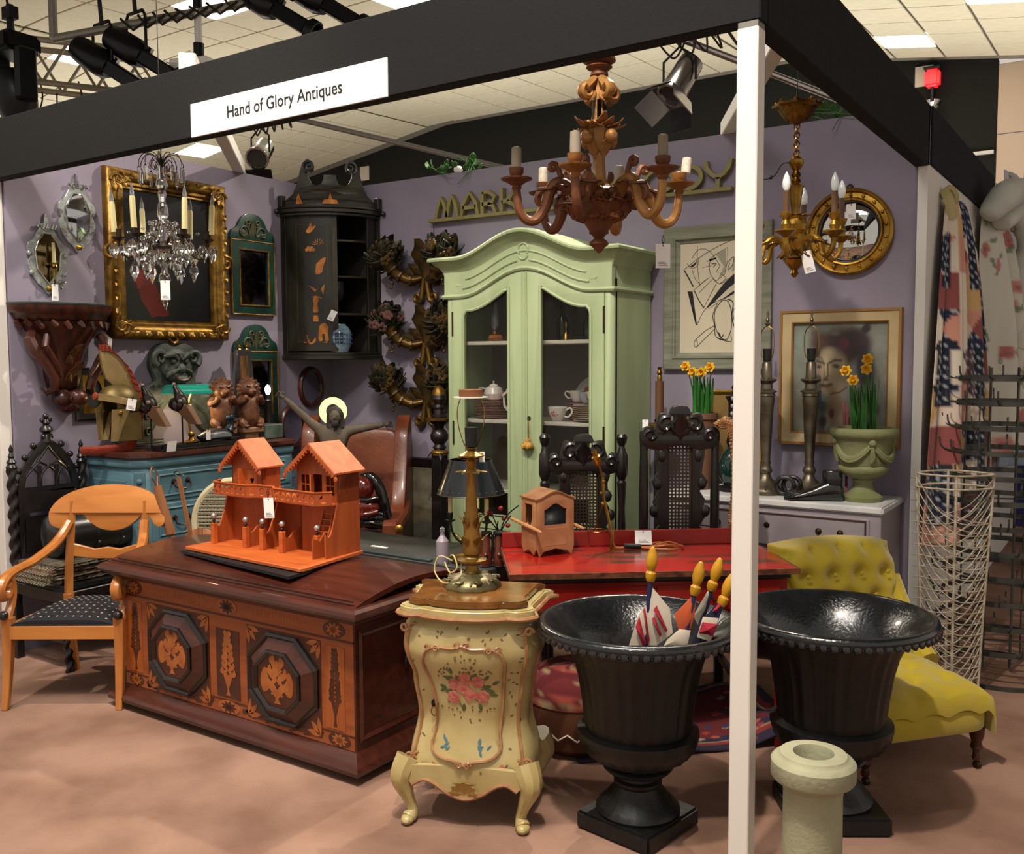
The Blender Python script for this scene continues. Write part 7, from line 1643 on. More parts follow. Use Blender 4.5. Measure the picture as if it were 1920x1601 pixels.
# ================= stall sign =================
t=thing('stall_sign','white stall name board with black lettering on the black fascia','sign',(1.574,-.0005,2.431))
G().box(0,1.058,-.008,0,0,.133).build('board',mat('white sign board','#f2f2f0',.4),t,bev=.001)
vs,fs=text('Hand of Glory Antiques',.068,.002,.90); x1=max(v[0] for v in vs); k=.625/x1
G().add([(x*k,y,z) for x,y,z in vs],fs,T(.222,-.008,.046)@FR).build('lettering',mat('black print','#101011',.5),t,ang=20)
# ivy on top of the back wall
m_ivy=mat('green ivy leaf','#2c5a24',.5,0,'#3d7030',20)
def ivy(x,y,z,n,seed,label,w=.18):
    t=thing('ivy_sprig',label,'plant',(x,y,z)); r=random.Random(seed); g=G()
    for k in range(4): g.tube(smooth([(0,0,0),(r.uniform(-w,w),r.uniform(-.03,.0),.04),(r.uniform(-w,w)*1.4,-.05,r.uniform(-.1,.08))],4),.0025,5)
    g.build('stem',m_ivy,t); me=None
    for k in range(n):
        g=G(); d=Vector((r.uniform(-1,1),r.uniform(-1,.2),r.uniform(-.3,1))); leaf3(g,(r.uniform(-w,w),r.uniform(-.05,.02),r.uniform(.0,.07)),d,.05,.018,(0,0,1),.3); g.build('leaf',m_ivy,t)
ivy(1.02,YB+.01,TOP+.003,14,1,'green ivy sprig on top of the back wall above the letter sign',.1); ivy(1.22,YB+.02,TOP+.003,12,2,'bushy green sprig right of the ivy on the wall top',.05); ivy(3.45,YB+.01,TOP+.003,20,3,'green ivy on the wall top behind the brass chandelier',.15)
g=G(); g.ball((0,0,.02),(.035,.02,.024),10,8); o=g.build('white_pebble',mat('white plaster lump','#d8d6d0',.7)); tag(o,'small white lump on the wall top near the ivy','stone'); o.location=(1.13,YB+.015,TOP)
# ================= black urns =================
m_iron=mat('gloss black cast iron','#0b0d0f',.22,.0,'#11151a',40,bump=.22,bsc=90,coat=.5)
m_ironm=mat('black cast iron body','#0c0c0d',.42,0,'#141415',30,bump=.12,bsc=60)
def urn(label,x,y,rz,q):
    t=thing('garden_urn',label,'urn',(x,y,0),rz)
    G().prism([(-q,-q),(q,-q),(q,q),(-q,q)],.06).build('plinth',m_ironm,t,bev=.008,seg=2)
    G().lathe([(.132,.06),(.136,.068),(.130,.078),(.122,.086),(.10,.108),(.082,.13),(.072,.145),(.078,.153),(.078,.163),(.068,.170),(.068,.186),(.105,.196),(.114,.206),(.105,.218),(.085,.222)],48,None,(24,.035,.074,.14)).build('foot',m_ironm,t,ang=50)
    G().lathe([(.085,.222),(.12,.228),(.16,.25),(.185,.285),(.196,.315),(.195,.33),(.18,.336),(.17,.34)],72,None,(24,.022,.226,.31)).build('gadrooned_base',m_ironm,t,ang=60)
    G().lathe([(.17,.338),(.172,.36),(.178,.42),(.19,.50),(.205,.56),(.225,.605),(.25,.632)],96,None,(24,.018,.345,.625),cap=False).build('fluted_body',m_ironm,t,ang=60)
    G().lathe([(.25,.632),(.29,.640),(.318,.652),(.327,.668),(.322,.684),(.308,.690),(.30,.686),(.283,.672),(.232,.625),(.178,.53),(.150,.42),(.14,.36),(.09,.338),(0.001,.33)],72,cap=False).build('rim_and_bowl',m_iron,t,ang=70)
    b=G().ball((0,0,0),(.0145,.010,.02),8,6).mesh('bead',m_iron)
    for k in range(64):
        o=bpy.data.objects.new('bead',b); COL.objects.link(o); o.parent=t; a=2*PI*k/64; o.matrix_local=T(.318*math.cos(a),.318*math.sin(a),.664)@Matrix.Rotation(a+PI/2,4,'Z')@RX(-25)
    return t
urn('large glossy black fluted garden urn holding small flags, left of the white post',3.53,.145,-9,.143)
urn('large glossy black fluted garden urn, empty, right of the white post behind the stone pedestal',4.03,.56,33,.152)
m_stone=mat('pale cast stone','#a3a184',.75,0,'#8c8a70',6,8,bump=.25,bsc=60)
t=thing('stone_pedestal','pale stone fluted pedestal with a round hollow top, in front of the right urn','pedestal',(4.14,-.024,0))
G().lathe([(.10,0),(.105,.03),(.095,.05),(.085,.06),(.08,.07)],48).build('base',m_stone,t); G().lathe([(.08,.07),(.078,.34),(.082,.355)],96,None,(16,.03,.075,.335)).build('fluted_shaft',m_stone,t,ang=60)
G().lathe([(.082,.355),(.092,.37),(.108,.378),(.112,.385),(.112,.425),(.106,.432),(.098,.437),(.092,.440),(.088,.447),(.054,.449),(.052,.44),(.050,.33),(.0,.33)],48,cap=False).build('capital',m_stone,t)
# flags
m_pole=mat('blue flag stick','#23244a',.4); m_yel=mat('yellow finial paint','#c28d1a',.4,0,'#b07d14',30); m_fw=mat('old white cotton','#cfc3b2',.85,0,'#c2b49f',12); m_fr=mat('red cotton','#a02032',.85); m_for=mat('orange cotton','#c2562e',.85,0,'#b04d2a',12); m_fb=mat('navy cotton','#161a33',.85)
def flag(label,base,tip,cloth):
    b,p=Vector(base),Vector(tip); t=thing('hand_flag',label,'flag',base); d=p-b; L=d.length; m=track((0,0,0),d)
    G().cyl((0,0,0),d*(1-.11/L),.0085,n=10).build('stick',m_pole,t)
    G().lathe([(.012,L-.112),(.017,L-.1),(.017,L-.085),(.011,L-.078),(.015,L-.066),(.019,L-.05),(.016,L-.025),(.008,L-.004),(.002,L)],14,m).build('finial',m_yel,t)
    for nm,mm,pts in cloth:
        pts=[Vector(q)-b for q in pts]; n=len(pts)
        g=G(); th=Vector((.0012,-.002,.0)); 
        c=sum(pts,Vector())/n+Vector((.004,-.012,0)); v=pts+[c]+[q+th for q in pts]+[c+th]; f=[(k,(k+1)%n,n) for k in range(n)]+[(n+1+(k+1)%n,n+1+k,2*n+1) for k in range(n)]+[(k,n+1+k,n+1+(k+1)%n,(k+1)%n) for k in range(n)]
        g.add(v,f).build(nm,mm,t)
def pp(x,y,dd=0):  # point on the plane of the flags, x,z across the urn mouth
    return (3.53+.831*x+.557*dd,.145+.557*x-.831*dd,y)
flag('small flag on a blue stick, white with thin red stripes, leftmost in the urn',pp(.005,.34),pp(.045,.92),[('white_cloth',m_fw,[pp(.035,.80),pp(.10,.72),pp(.11,.64),pp(.06,.60),pp(-.03,.60),pp(0,.70),pp(.03,.74)]),
 ('red_stripe',m_fr,[pp(.045,.72,.018),(*pp(.055,.735,.018)[:3],),pp(.09,.655,.018),pp(.085,.645,.018)]),('red_stripe',m_fr,[pp(.04,.69,.018),pp(.048,.70,.018),pp(.072,.64,.018),pp(.066,.632,.018)]),('red_stripe',m_fr,[pp(-.012,.665,.018),pp(.0,.70,.018),pp(.022,.61,.018),pp(.010,.605,.018)]),('red_stripe',m_fr,[pp(.012,.72,.018),pp(.018,.73,.018),pp(.034,.62,.018),pp(.027,.61,.018)])])
flag('small flag on a blue stick, orange above and white below, in the urn',pp(.09,.34),pp(.20,.872),[('orange_cloth',m_for,[pp(.185,.775),pp(.115,.70),pp(.13,.64),pp(.165,.645),pp(.18,.70)]),('white_cloth',m_fw,[pp(.13,.655,.01),pp(.165,.65,.01),pp(.155,.60,.01),pp(.08,.60,.01),pp(.09,.62,.01)])])
flag('small rolled pale flag on a blue stick, third in the urn',pp(.12,.34,-.05),pp(.272,.872,-.05),[('rolled_cloth',m_fw,[pp(.245,.775,-.05),pp(.235,.77,-.05),pp(.185,.68,-.05),pp(.20,.65,-.05),pp(.23,.70,-.05)])])
flag('small flag with a blue, white and red cross pattern, rightmost in the urn',pp(.12,.34,.01),pp(.30,.835,.01),[('navy_cloth',m_fb,[pp(.262,.74,.012),pp(.255,.745,.012),pp(.195,.68,.012),pp(.175,.60,.012),pp(.215,.60,.012)]),
 ('white_band',m_fw,[pp(.20,.70,.03),pp(.25,.695,.03),pp(.225,.62,.03),pp(.182,.635,.03)]),('red_band',m_fr,[pp(.198,.685,.036),pp(.245,.678,.036),pp(.232,.64,.036),pp(.186,.65,.036)]),('red_band',m_fr,[pp(.262,.738,.02),pp(.254,.742,.02),pp(.232,.715,.02),pp(.245,.712,.02)])])
# ================= red lacquer table =================
m_redl=mat('worn red lacquer','#8e1a14',.3,0,'#6d130f',3,6,coat=.3,bump=.03); m_redt=mat('red lacquer top worn to brown','#9a1c14',.25,0,'#3c2a1c',2.2,8,st=(1,4,1),ramp=(.5,.62),coat=.4,bump=.03); m_edge=mat('worn brown table edge','#6a3c20',.5,0,'#3c1a10',30,bump=.3)
t=thing('red_lacquer_table','long worn red lacquered table with a low back board, behind the left urn','table',(3.348,.665,0),38.1)
WT,DT=1.10,.52
G().box(-WT/2,WT/2,0,DT,.70,.72).build('top',m_redt,t,bev=.002); 
G().box(-WT/2-.006,WT/2+.006,-.006,.0,.698,.7195).box(-WT/2-.006,-WT/2,0,DT,.698,.7195).box(WT/2,WT/2+.006,0,DT,.698,.7195).build('worn_edge',m_edge,t)
G().box(-WT/2,WT/2,DT-.02,DT,.72,.785).build('back_board',m_redl,t,bev=.003)
G().box(-WT/2+.02,WT/2-.02,.02,DT-.02,.675,.70).build('moulding',m_ebony,t,bev=.004); G().box(-WT/2+.03,WT/2-.03,.03,DT-.03,.54,.675).build('apron',m_redl,t,bev=.003)
for k in range(2): d=G().box(-.49+k*.5,-.01+k*.5,.022,.032,.56,.66).build('drawer_front',m_redl,t,bev=.003); G().tube([(-.28+k*.5,.022,.615),(-.275+k*.5,.008,.60),(-.225+k*.5,.008,.60),(-.22+k*.5,.022,.615)],.004,6).build('drawer_handle',m_bronze,d)
for sx in (-1,1):
    for y in (.06,DT-.06): G().lathe([(.014,0),(.018,.02),(.014,.06),(.018,.30),(.024,.45),(.03,.54)],12,T(sx*.50,y,0)).build('leg',m_redl,t)
# sedan chair model
m_sed=mat('worn pink brown gesso','#8a5a3a',.55,0,'#a3714c',9,8,bump=.15); m_sedr=mat('worn ochre roof','#8d5c2c',.5,0,'#6e4421',9)
t=thing('sedan_chair_model','small wooden model of a sedan chair with glazed windows, on the red table','model',(2.822,.738,.721),60)
sw,sd,z0=.085,.062,.03
def curve_top(w,zs,a): return [(x,zs+a*(.5+.5*math.cos(PI*x/w))) for x in np.linspace(w,-w,13)]
fro=[(-sw,.035),(-sw+.012,.0),(-sw+.03,.02),(0,.03),(sw-.03,.02),(sw-.012,.0),(sw,.035)]+curve_top(sw,.232,.03)
hole=[(-.052,.125),(.052,.125),(.052,.185)]+[(x,.19+.025*(.5+.5*math.cos(PI*x/.052))) for x in np.linspace(.052,-.052,9)]
G().add(*cut([fro,hole],.006,.001),T(0,-sd,0)@FR).build('front_panel',m_sed,t); G().add(*cut([fro],.006,.001),T(0,sd,0)@FR).build('rear_panel',m_sed,t)
sid=[(-sd,.03),(-sd+.02,.005),(0,.025),(sd-.02,.005),(sd,.03),(sd,.235),(-sd,.235)]; sh=[(-.034,.15),(-.02,.125),(.02,.115),(.034,.125),(.034,.21),(-.034,.21)]
for s in (-1,1): G().add(*cut([sid,sh],.006,.001),Matrix(((0,0,1,s*sw-.003),(1,0,0,0),(0,1,0,0),(0,0,0,1)))).build('side_panel',m_sed,t)
G().slab(lambda u,v:Vector(((u-.5)*2*(sw+.008),-sd-.012+(2*sd+.02)*v,.236+.03*(.5+.5*math.cos(PI*(u-.5)*2)))),14,3,(0,0,-.006)).build('roof',m_sedr,t)
G().box(-.05,.05,-sd-.008,-sd-.004,.04,.115).build('door_panel',m_sed,t,bev=.002); G().box(-sw+.004,sw-.004,-sd+.006,sd-.006,.035,.04).box(-sw+.01,sw-.01,sd-.03,sd-.006,.04,.09).build('inner_seat',mat('dark inside','#2a1a12',.7),t)
G().add(*cut([[(x*.99,z) for x,z in hole]],.002),T(0,-sd+.003,0)@FR).build('window_pane',mat('dark model glass','#20262a',.05,0,trans=.6),t)
for s in (-1,1): G().tube([(s*(sw+.012),-.13,.112),(s*(sw+.012),-.115,.113),(s*(sw+.012),0,.12),(s*(sw+.012),.13,.128),(s*(sw+.012),.15,.129)],[.003,.007,.009,.007,.003],8).box(s*sw-.004+s*.006,s*sw+.004+s*.010,-.008,.008,.108,.132).build('carrying_pole',mat('pale turned pole','#a3744a',.5),t)
tag(G().box(-.03,.03,-.02,.02,0,.010).build('small_book',mat('white grey book','#a8adb2',.5),bev=.002),'tiny grey and white booklet on the ledge inside the sedan chair window','book').location=(2.832,.722,.8125)
# brass easel lamp
t=thing('brass_easel_lamp','brass picture easel lamp with a bare socket and orange flex on the red table','lamp',(3.0,.955,.721),33.84)
G().tube([(.0,-.02,.005),(.005,-.02,.06),(-.03,.0,.22),(-.032,.0,.30)],.006,6,flat=1.6).box(-.004,.04,-.03,-.01,0,.004).build('easel_strut',m_gold2,t)
G().tube([(-.03,.01,.19),(-.065,.06,.06),(-.085,.10,.002)],.0025,6).build('rear_leg',m_brass,t); G().tube([(-.05+.045*math.cos(R(a)),.03+.045*math.sin(R(a)),.07) for a in range(0,360,30)],.0025,5,closed=True).build('wire_ring',m_brass,t)
g=G(); g.ball((-.032,-.004,.19),.010,8,6); g.ball((-.030,-.004,.285),.009,8,6); g.ball((-.04,-.006,.235),.008,8,6); g.build('hinge_knob',m_gold2,t)
q=track((-.032,0,.30),(-.062,-.02,.385)); G().cyl((-.032,0,.30),(-.055,-.015,.365),.005).build('upper_arm',m_brass,t); G().lathe([(.012,.06),(.018,.07),(.019,.10),(.012,.104),(.011,.125),(.008,.125),(.008,.1)],16,q).build('bulb_socket',m_gold2,t)
tag(G().tube(smooth([(3.01,.96,.80),(3.02,.95,.735),(3.06,.98,.727),(3.11,1.02,.727),(3.17,1.02,.735),(3.24,1.06,.745),(3.26,1.12,.73),(3.20,1.12,.727),(3.13,1.07,.727),(3.18,1.05,.75),(3.25,1.08,.727),(3.22,1.03,.728),(3.10,1.0,.728)],6),.0035,6).tube(smooth([(3.15,1.03,.73),(3.22,1.05,.756),(3.27,1.09,.735),(3.23,1.13,.73),(3.15,1.08,.735)],6),.0035,6).build('orange_flex',mat('orange flex','#b5652c',.5)),'coiled orange electric flex lying on the red table','cord')
tag(G().cyl((3.06,.965,.735),(3.12,1.0,.735),.011,n=12).build('black_plug',m_dk),'black switch on the orange flex by the easel lamp foot','switch')
price_tag((3.10,1.06,.79),'white folded price tag lying by the easel lamp on the red table',30,string=False,w=.07,h=.065,tilt=-35)
# ================= cane backed dark chairs =================
def carolean(label,x,y,rz,H,scale=1,cane_w=.075,posts=True):
    t=thing('cane_back_chair',label,'chair',(x,y,0),rz)
    prof=[(.020,.48),(.014,.52),(.024,.56),(.014,.60),(.024,.63),(.014,.66),(.020,.70),(.016,.80),(.022,.90),(.024,.93)]
    for s in (-1,1):
        if posts:
            G().lathe([(r_,z-.02) for r_,z in prof]+[(.016,.92),(.03,.95),(.03,H-.12),(.02,H-.10),(.014,H-.075),(.022,H-.06),(.028,H-.03),(.02,H-.015),(.008,H-.01)],14,T(s*.19,0,0)).build('turned_post',m_ebony,t)
        else: G().lathe([(.022,.46),(.022,.9),(.018,1.08),(.02,H-.13)],12,T(s*.165,0,0)).build('turned_post',m_ebony,t)
        G().box(s*.19-.02,s*.19+.02,-.02,.02,.0,.48).build('rear_leg',m_ebony,t,bev=.004)
        G().lathe([(.018,0),(.024,.02),(.016,.05),(.022,.10),(.022,.20),(.014,.24),(.022,.28),(.024,.42)],12,T(s*.19,-.40,0)).build('front_leg',m_ebony,t)
        G().box(s*.19-.012,s*.19+.012,-.4,0,.12,.15).build('stretcher',m_ebony,t)
    G().box(-.22,.22,-.43,.03,.40,.45).build('seat_rail',m_ebony,t,bev=.006); G().box(-.2,.2,-.41,.0,.45,.47).build('seat',mat('dark cane seat','#3a2d20',.7),t,bev=.01)
    z0,z1=.50,H-.16
    sideL=[]; n=16
    for i in range(n+1):
        u=i/n; zz=z0+(z1-z0)*u; sideL.append((cane_w+.035+.022*math.sin(u*5*PI)**2+.012*math.sin(u*15*PI)*(1 if not posts else .6),zz))
    out=sideL+[(-a,b) for a,b in sideL[::-1]]
    loops=[out,[(-cane_w,z0+.05),(cane_w,z0+.05),(cane_w,z1-.02),(-cane_w,z1-.02)]]
    for s in (-1,1):
        for u in (.12,.2): c=(s*(cane_w+.025),z0+(z1-z0)*u); loops.append(arc(*c,.010,0,330,8,.016))
    G().add(*cut(loops,.026,.004),T(0,.013,0)@FR).build('carved_back_frame',m_ebony,t)
    cr=smooth([(-.17,z1-.03),(-.175,z1+.03),(-.14,z1+.05),(-.12,z1+.025),(-.105,z1+.06),(-.09,z1+.11),(-.05,z1+.105),(-.03,z1+.14),(.03,z1+.14),(.05,z1+.105),(.09,z1+.11),(.105,z1+.06),(.12,z1+.025),(.14,z1+.05),(.175,z1+.03),(.17,z1-.03),(.1,z1-.05),(0,z1-.03),(-.1,z1-.05)],3,True)
    ho=[arc(s*.036,z1+.09,.013,0,330,9,.019) for s in(-1,1)]+[arc(s*.022,z1+.035,.009,0,330,8,.012) for s in(-1,1)]+[arc(s*.075,z1+.015,.010,0,330,8,.012) for s in(-1,1)]
    G().add(*cut([cr]+ho,.03,.005),T(0,.015,0)@FR).build('carved_crest',m_ebony,t)
    g=G()
    for s in (-1,1):
        g.tube([(s*x,-.02,zz) for x,zz in spiral(.065,z1+.06,.04,.010,120,-220,14)],.012,6); g.tube([(s*x,-.02,zz) for x,zz in spiral(.135,z1+.01,.03,.008,0,380,12)],.012,6)
        for k in range(5): g.ball((s*(cane_w+.04+.02*math.sin(k)),-.012,z0+.06+(z1-z0-.08)*k/4.5),(.022,.014,.03),8,6)
    acanthus(g,(0,-.018,z1-.01),(0,-.1,1),.13,.03,(0,-1,0),.2,2); g.build('carved_scrolls',m_ebony,t)
    loops=[[(-cane_w,z0+.05),(cane_w,z0+.05),(cane_w,z1-.02),(-cane_w,z1-.02)]]; sp=.0165; nx=int((2*cane_w-.012)/sp); nz=int((z1-z0-.08)/sp)
    for i in range(nx):
        for j in range(nz): 
            cx=(i-(nx-1)/2)*sp; cz=z0+.06+(j+.5)*sp; loops.append([(cx-.0042,cz-.0042),(cx+.0042,cz-.0042),(cx+.0042,cz+.0042),(cx-.0042,cz+.0042)])
    G().add(*cut(loops,.003),T(0,.004,0)@FR).build('cane_panel',mat('dark woven cane','#2a1d14',.6),t,kind='stuff')
    return t
carolean('dark carved chair with turned posts and narrow cane back, in front of the armoire',2.56,1.50,34,1.165)
carolean('tall black carved chair with a long cane back, carrying the rope by the white post',3.075,1.49,34,1.315,1,.06,False)
# rope
m_rope=mat('brown gold silk rope','#7a4f2c',.6,0,'#94693c',14)
t=thing('rope_bundle','bundle of twisted brown gold rope hanging from the tall black chair','rope',(3.225,1.585,1.235))
def twisted(pts,r,n=2,turn=9):
    P_=[Vector(p) for p in smooth(pts,10)]; out=[]
    L=[0]
    for a,b in zip(P_[:-1],P_[1:]): L.append(L[-1]+(b-a).length)
    for k in range(n):
        q=[]
        for i,p in enumerate(P_):
            d=(P_[min(i+1,len(P_)-1)]-P_[max(i-1,0)]).normalized(); u=d.orthogonal().normalized() if abs(d.z)<.99 else Vector((1,0,0)); u=(Vector((.83,.55,0))-d*d.dot(Vector((.83,.55,0)))).normalized(); w=d.cross(u); a=2*PI*(L[i]*30)+2*PI*k/n
            q.append(p+(u*math.cos(a)+w*math.sin(a))*r*.62)
        out.append(q)
    return out
def rope(pts,r=.0115):
    g=G(); 
    for q in twisted(pts,r,3): g.tube(q,r*.62,6)
    g.build('rope_strand',m_rope,t)
X_=Vector((.831,.557,0)); O_=lambda x,z,d=0:tuple(X_*x+Vector((.3*d,-.5*d,0))+Vector((0,0,z)))
for k in range(6):
    x=.0+.018*k; rope([O_(x*.4,-.03,.1),O_(.02+x*.6,.0-.004*k,.12),O_(.05+x,-.10,.14),O_(.06+x*1.0,-.30,.12),O_(.045+x*.8,-.44,.14),O_(.055+x*.6,-.52+.02*k,.16)])
rope([O_(.04,-.46,.20),O_(.08,-.44,.22),O_(.13,-.47,.2),O_(.14,-.50,.18),O_(.08,-.50,.2),O_(.06,-.55,.18),O_(.08,-.60,.18)])
rope([O_(-.02,-.02,.05),O_(.03,.01,.1),O_(.06,-.03,.05)])
# floor candlestick lamp left of the commode
t=thing('pricket_floor_lamp','tall dark pricket candlestick lamp with a brown candle, right of the armoire','lamp',(2.675,2.13,0))
G().lathe([(.13,0),(.13,.03),(.09,.05),(.05,.08),(.035,.12),(.028,.2),(.028,.72),(.036,.74),(.03,.76),(.026,1.09),(.03,1.13)],20).build('shaft',m_ebony,t)
G().lathe([(.028,1.13),(.04,1.145),(.082,1.155),(.085,1.165),(.05,1.172),(.02,1.175)],24).build('gilt_pan',m_gold,t); G().lathe([(.024,1.175),(.028,1.19),(.02,1.20)],14).build('black_socket',m_dk,t)
G().cyl((0,0,1.2),(0,0,1.40),.0235,n=16).build('brown_candle',mat('brown candle','#5c3b22',.6),t); G().lathe([(.012,1.40),(.014,1.42),(.010,1.43),(.016,1.445),(.008,1.46),(.012,1.475)],12).build('brass_fitting',m_brass,t)
price_tag((2.64,2.03,1.195),'white price tag on the pan of the tall pricket candlestick',20,string=False,w=.032,h=.06)
# ================= grey commode and what stands on it =================
m_com=mat('grey lilac paint','#8b838a',.5,0,'#958d93',4,bump=.04); m_ctop=mat('white painted top','#cfcfd0',.35,0,'#c2c2c4',6); m_line=mat('dark brown line','#3a2a26',.5)
t=thing('grey_commode','grey painted commode with white top and brass bail handles, against the back wall','commode',(3.34,2.366,0))
CW,CD=.53,.43
G().box(-CW,CW,-CD+.01,0,.14,.80).build('body',m_com,t,bev=.004); G().box(-CW-.012,CW+.012,-CD-.008,.0,.80,.836).build('top',m_ctop,t,bev=.008,seg=2)
for sx in (-1,1):
    for y in (-CD+.04,-.04): G().taper((sx*(CW-.035),y,0),.03,.03,(sx*(CW-.035),y,.15),.055,.055).build('leg',m_com,t,bev=.003)
for z0,z1 in ((.60,.775),(.40,.585),(.18,.385)):
    d=G().box(-CW+.05,CW-.05,-CD-.0,-CD+.012,z0,z1).build('drawer',m_com,t,bev=.003)
    G().frame(2*CW-.14,z1-z0-.03,[(0,0),(0,.003),(.008,.003),(.008,0)],T(0,-CD,(z0+z1)/2)).build('dark_line',m_line,d)
    for x in (-.30,.30):
        zc_=(z0+z1)/2+.012
        for s in (-1,1): G().lathe([(.016,0),(.013,.005),(.006,.008),(.008,.016),(.003,.018)],12,T(x+s*.05,-CD,zc_)@RX(90)).build('handle_rose',m_bronze,d)
        G().tube([(x-.05,-CD-.018,zc_),(x-.045,-CD-.022,zc_-.022),(x+.045,-CD-.022,zc_-.022),(x+.05,-CD-.018,zc_)],.004,6).build('bail_handle',m_bronze,d)
    G().lathe([(.014,0),(.014,.003),(.005,.006)],12,T(0,-CD,(z0+z1)/2+.02)@RX(90)).build('keyhole',m_bronze,d)
ZC=.837
m_silv=mat('tarnished silver','#6d6556',.38,.75,'#544c3e',12,bump=.12)
def silverlamp(label,x,y,dz):
    t=thing('silver_column_lamp',label,'lamp',(x,y,ZC)); G().lathe([(.085,0),(.088,.012),(.078,.03),(.07,.036),(.05,.06),(.03,.08),(.024,.10),(.034,.115),(.03,.13),(.022,.145),(.026,.16),(.022,.17),(.032,.36),(.036,.44),(.04,.47),(.038,.49),(.044,.495),(.04,.51),(.05,.512),(.05,.518),(.03,.53),(.028,.555),(.05,.572),(.05,.578),(.026,.585),(.024,.66),(.016,.668)],28,None,(10,.05,.035,.06)).build('column',m_silv,t,ang=50)
    g=G(); [leaf3(g,RZ(36*k)@Vector((.045,0,.055)),RZ(36*k)@Vector((1,0,-.6)),.045,.012,(0,0,1),-.1) for k in range(10)]; g.build('base_leaves',m_silv,t)
    G().lathe([(.016,.668),(.020,.672),(.022,.73),(.018,.73)],14).build('black_socket',mat('black socket','#0d0d0d',.5),t)
    g=G(); [g.tube(smooth([(s*.018,0,.68),(s*.03,0,.70),(s*.036,0,.76),(s*.028,0,.82),(0,0,.845)],5),.0025,6) for s in (-1,1)]; g.build('harp',m_brass,t)
    G().lathe([(.008,.845),(.014,.853),(.006,.862),(.010,.872),(.004,.885),(.006,.9),(.002,.92)],12).build('finial',m_silv,t)
silverlamp('tall silver column lamp without shade on the commode, left one nearest the white post',3.275,2.10,0); silverlamp('tall silver column lamp without shade on the commode, right one before the portrait',3.465,2.20,0)
t=thing('sculpture','glossy black carved model of a bare foot on the grey commode','sculpture',(3.545,2.0,ZC),20)
m_foot=mat('glossy black foot','#101112',.25,0,coat=.5)
def ft(u,v):
    a=2*PI*u; tab=[(-.135,.018,.014),(-.11,.044,.022),(-.06,.05,.036),(0,.045,.055),(.05,.04,.075),(.085,.04,.085),(.12,.036,.075),(.135,.02,.05)]
    i=v*(len(tab)-1); k=min(len(tab)-2,int(i)); f_=i-k; x,w,h=[tab[k][j]*(1-f_)+tab[k+1][j]*f_ for j in range(3)]
    return Vector((x,w*math.copysign(abs(math.cos(a))**.7,math.cos(a)),max(0,h*(1+math.sin(a))*.62)))
g=G(); g.grid(ft,24,28,cu=True); g.build('foot',m_foot,t,ang=80)
G().lathe([(.04,.0),(.042,.04),(.04,.075),(.037,.08),(0,.08)],20,T(.085,0,.065)@S(1.15,.9,1)).build('ankle',m_foot,t)
for k in range(5): G().tube(smooth([(-.085+.008*abs(k-1),.035-.0185*k,.03),(-.115+.009*abs(k-1),.036-.0185*k,.03),(-.135+.009*k,.036-.019*k,.014)],4),[.013-.001*k]*9,8).build('toe',m_foot,t)
t=thing('dark_bangle','pair of dark rings standing on the commode between the silver lamps','rings',(3.385,2.07,ZC),10); 
for k in range(2): G().tube([(.042*math.cos(R(a))+.03*k,.02*k+.0*a,.052+.042*math.sin(R(a))) for a in range(0,360,20)],.011,8,closed=True).build('ring',m_ebony,t)
m_ustone=mat('mossy garden stone','#7d7f5c',.85,0,'#63683f',5,8,bump=.3,bsc=50)
t=thing('stone_planter','mossy stone planter urn with carved swags, on the right end of the commode','planter',(3.745,2.12,ZC))
G().lathe([(.088,0),(.09,.02),(.08,.03),(.06,.045),(.046,.07),(.044,.09),(.05,.1),(.046,.105),(.075,.115),(.108,.135),(.118,.155),(.115,.168),(.108,.172),(.112,.18),(.122,.24),(.132,.295),(.138,.30),(.154,.315),(.158,.33),(.154,.345),(.14,.352),(.125,.35),(.12,.33),(0,.32)],48,cap=False).build('urn',m_ustone,t,ang=50)
G().lathe([(0,.322),(.12,.322),(.12,.328),(0,.335)],24,cap=False).build('soil',mat('dark soil','#2a2118',.95,bump=.5,bsc=60),t)
g=G()
for k in range(4):
    a0=90*k-60
    for dr in (0,.012): g.tube([((.124-.0*i+.004)*math.cos(R(a0+90*i/12)),(.124+.004)*math.sin(R(a0+90*i/12)),.285-.075*math.sin(PI*i/12)-dr) for i in range(13)],[.006+.007*math.sin(PI*i/12) for i in range(13)],6)
    c=(.135*math.cos(R(a0)),.135*math.sin(R(a0))); g.ball((c[0],c[1],.285),.018,8,6)
    for q in (0,1): g.tube([(c[0],c[1],.27),(c[0]*.97+.01*q,c[1]*.97,.22),(c[0]*.9,c[1]*.9,.19)],.008,6)
g.build('carved_swags',m_ustone,t)
m_leafg=mat('daffodil leaf','#1f5a1c',.5,0,'#2f7028',8); m_daf=mat('daffodil petal','#d9b11c',.5,0,'#c99c10',30); m_cor=mat('daffodil trumpet','#cc8a10',.5)
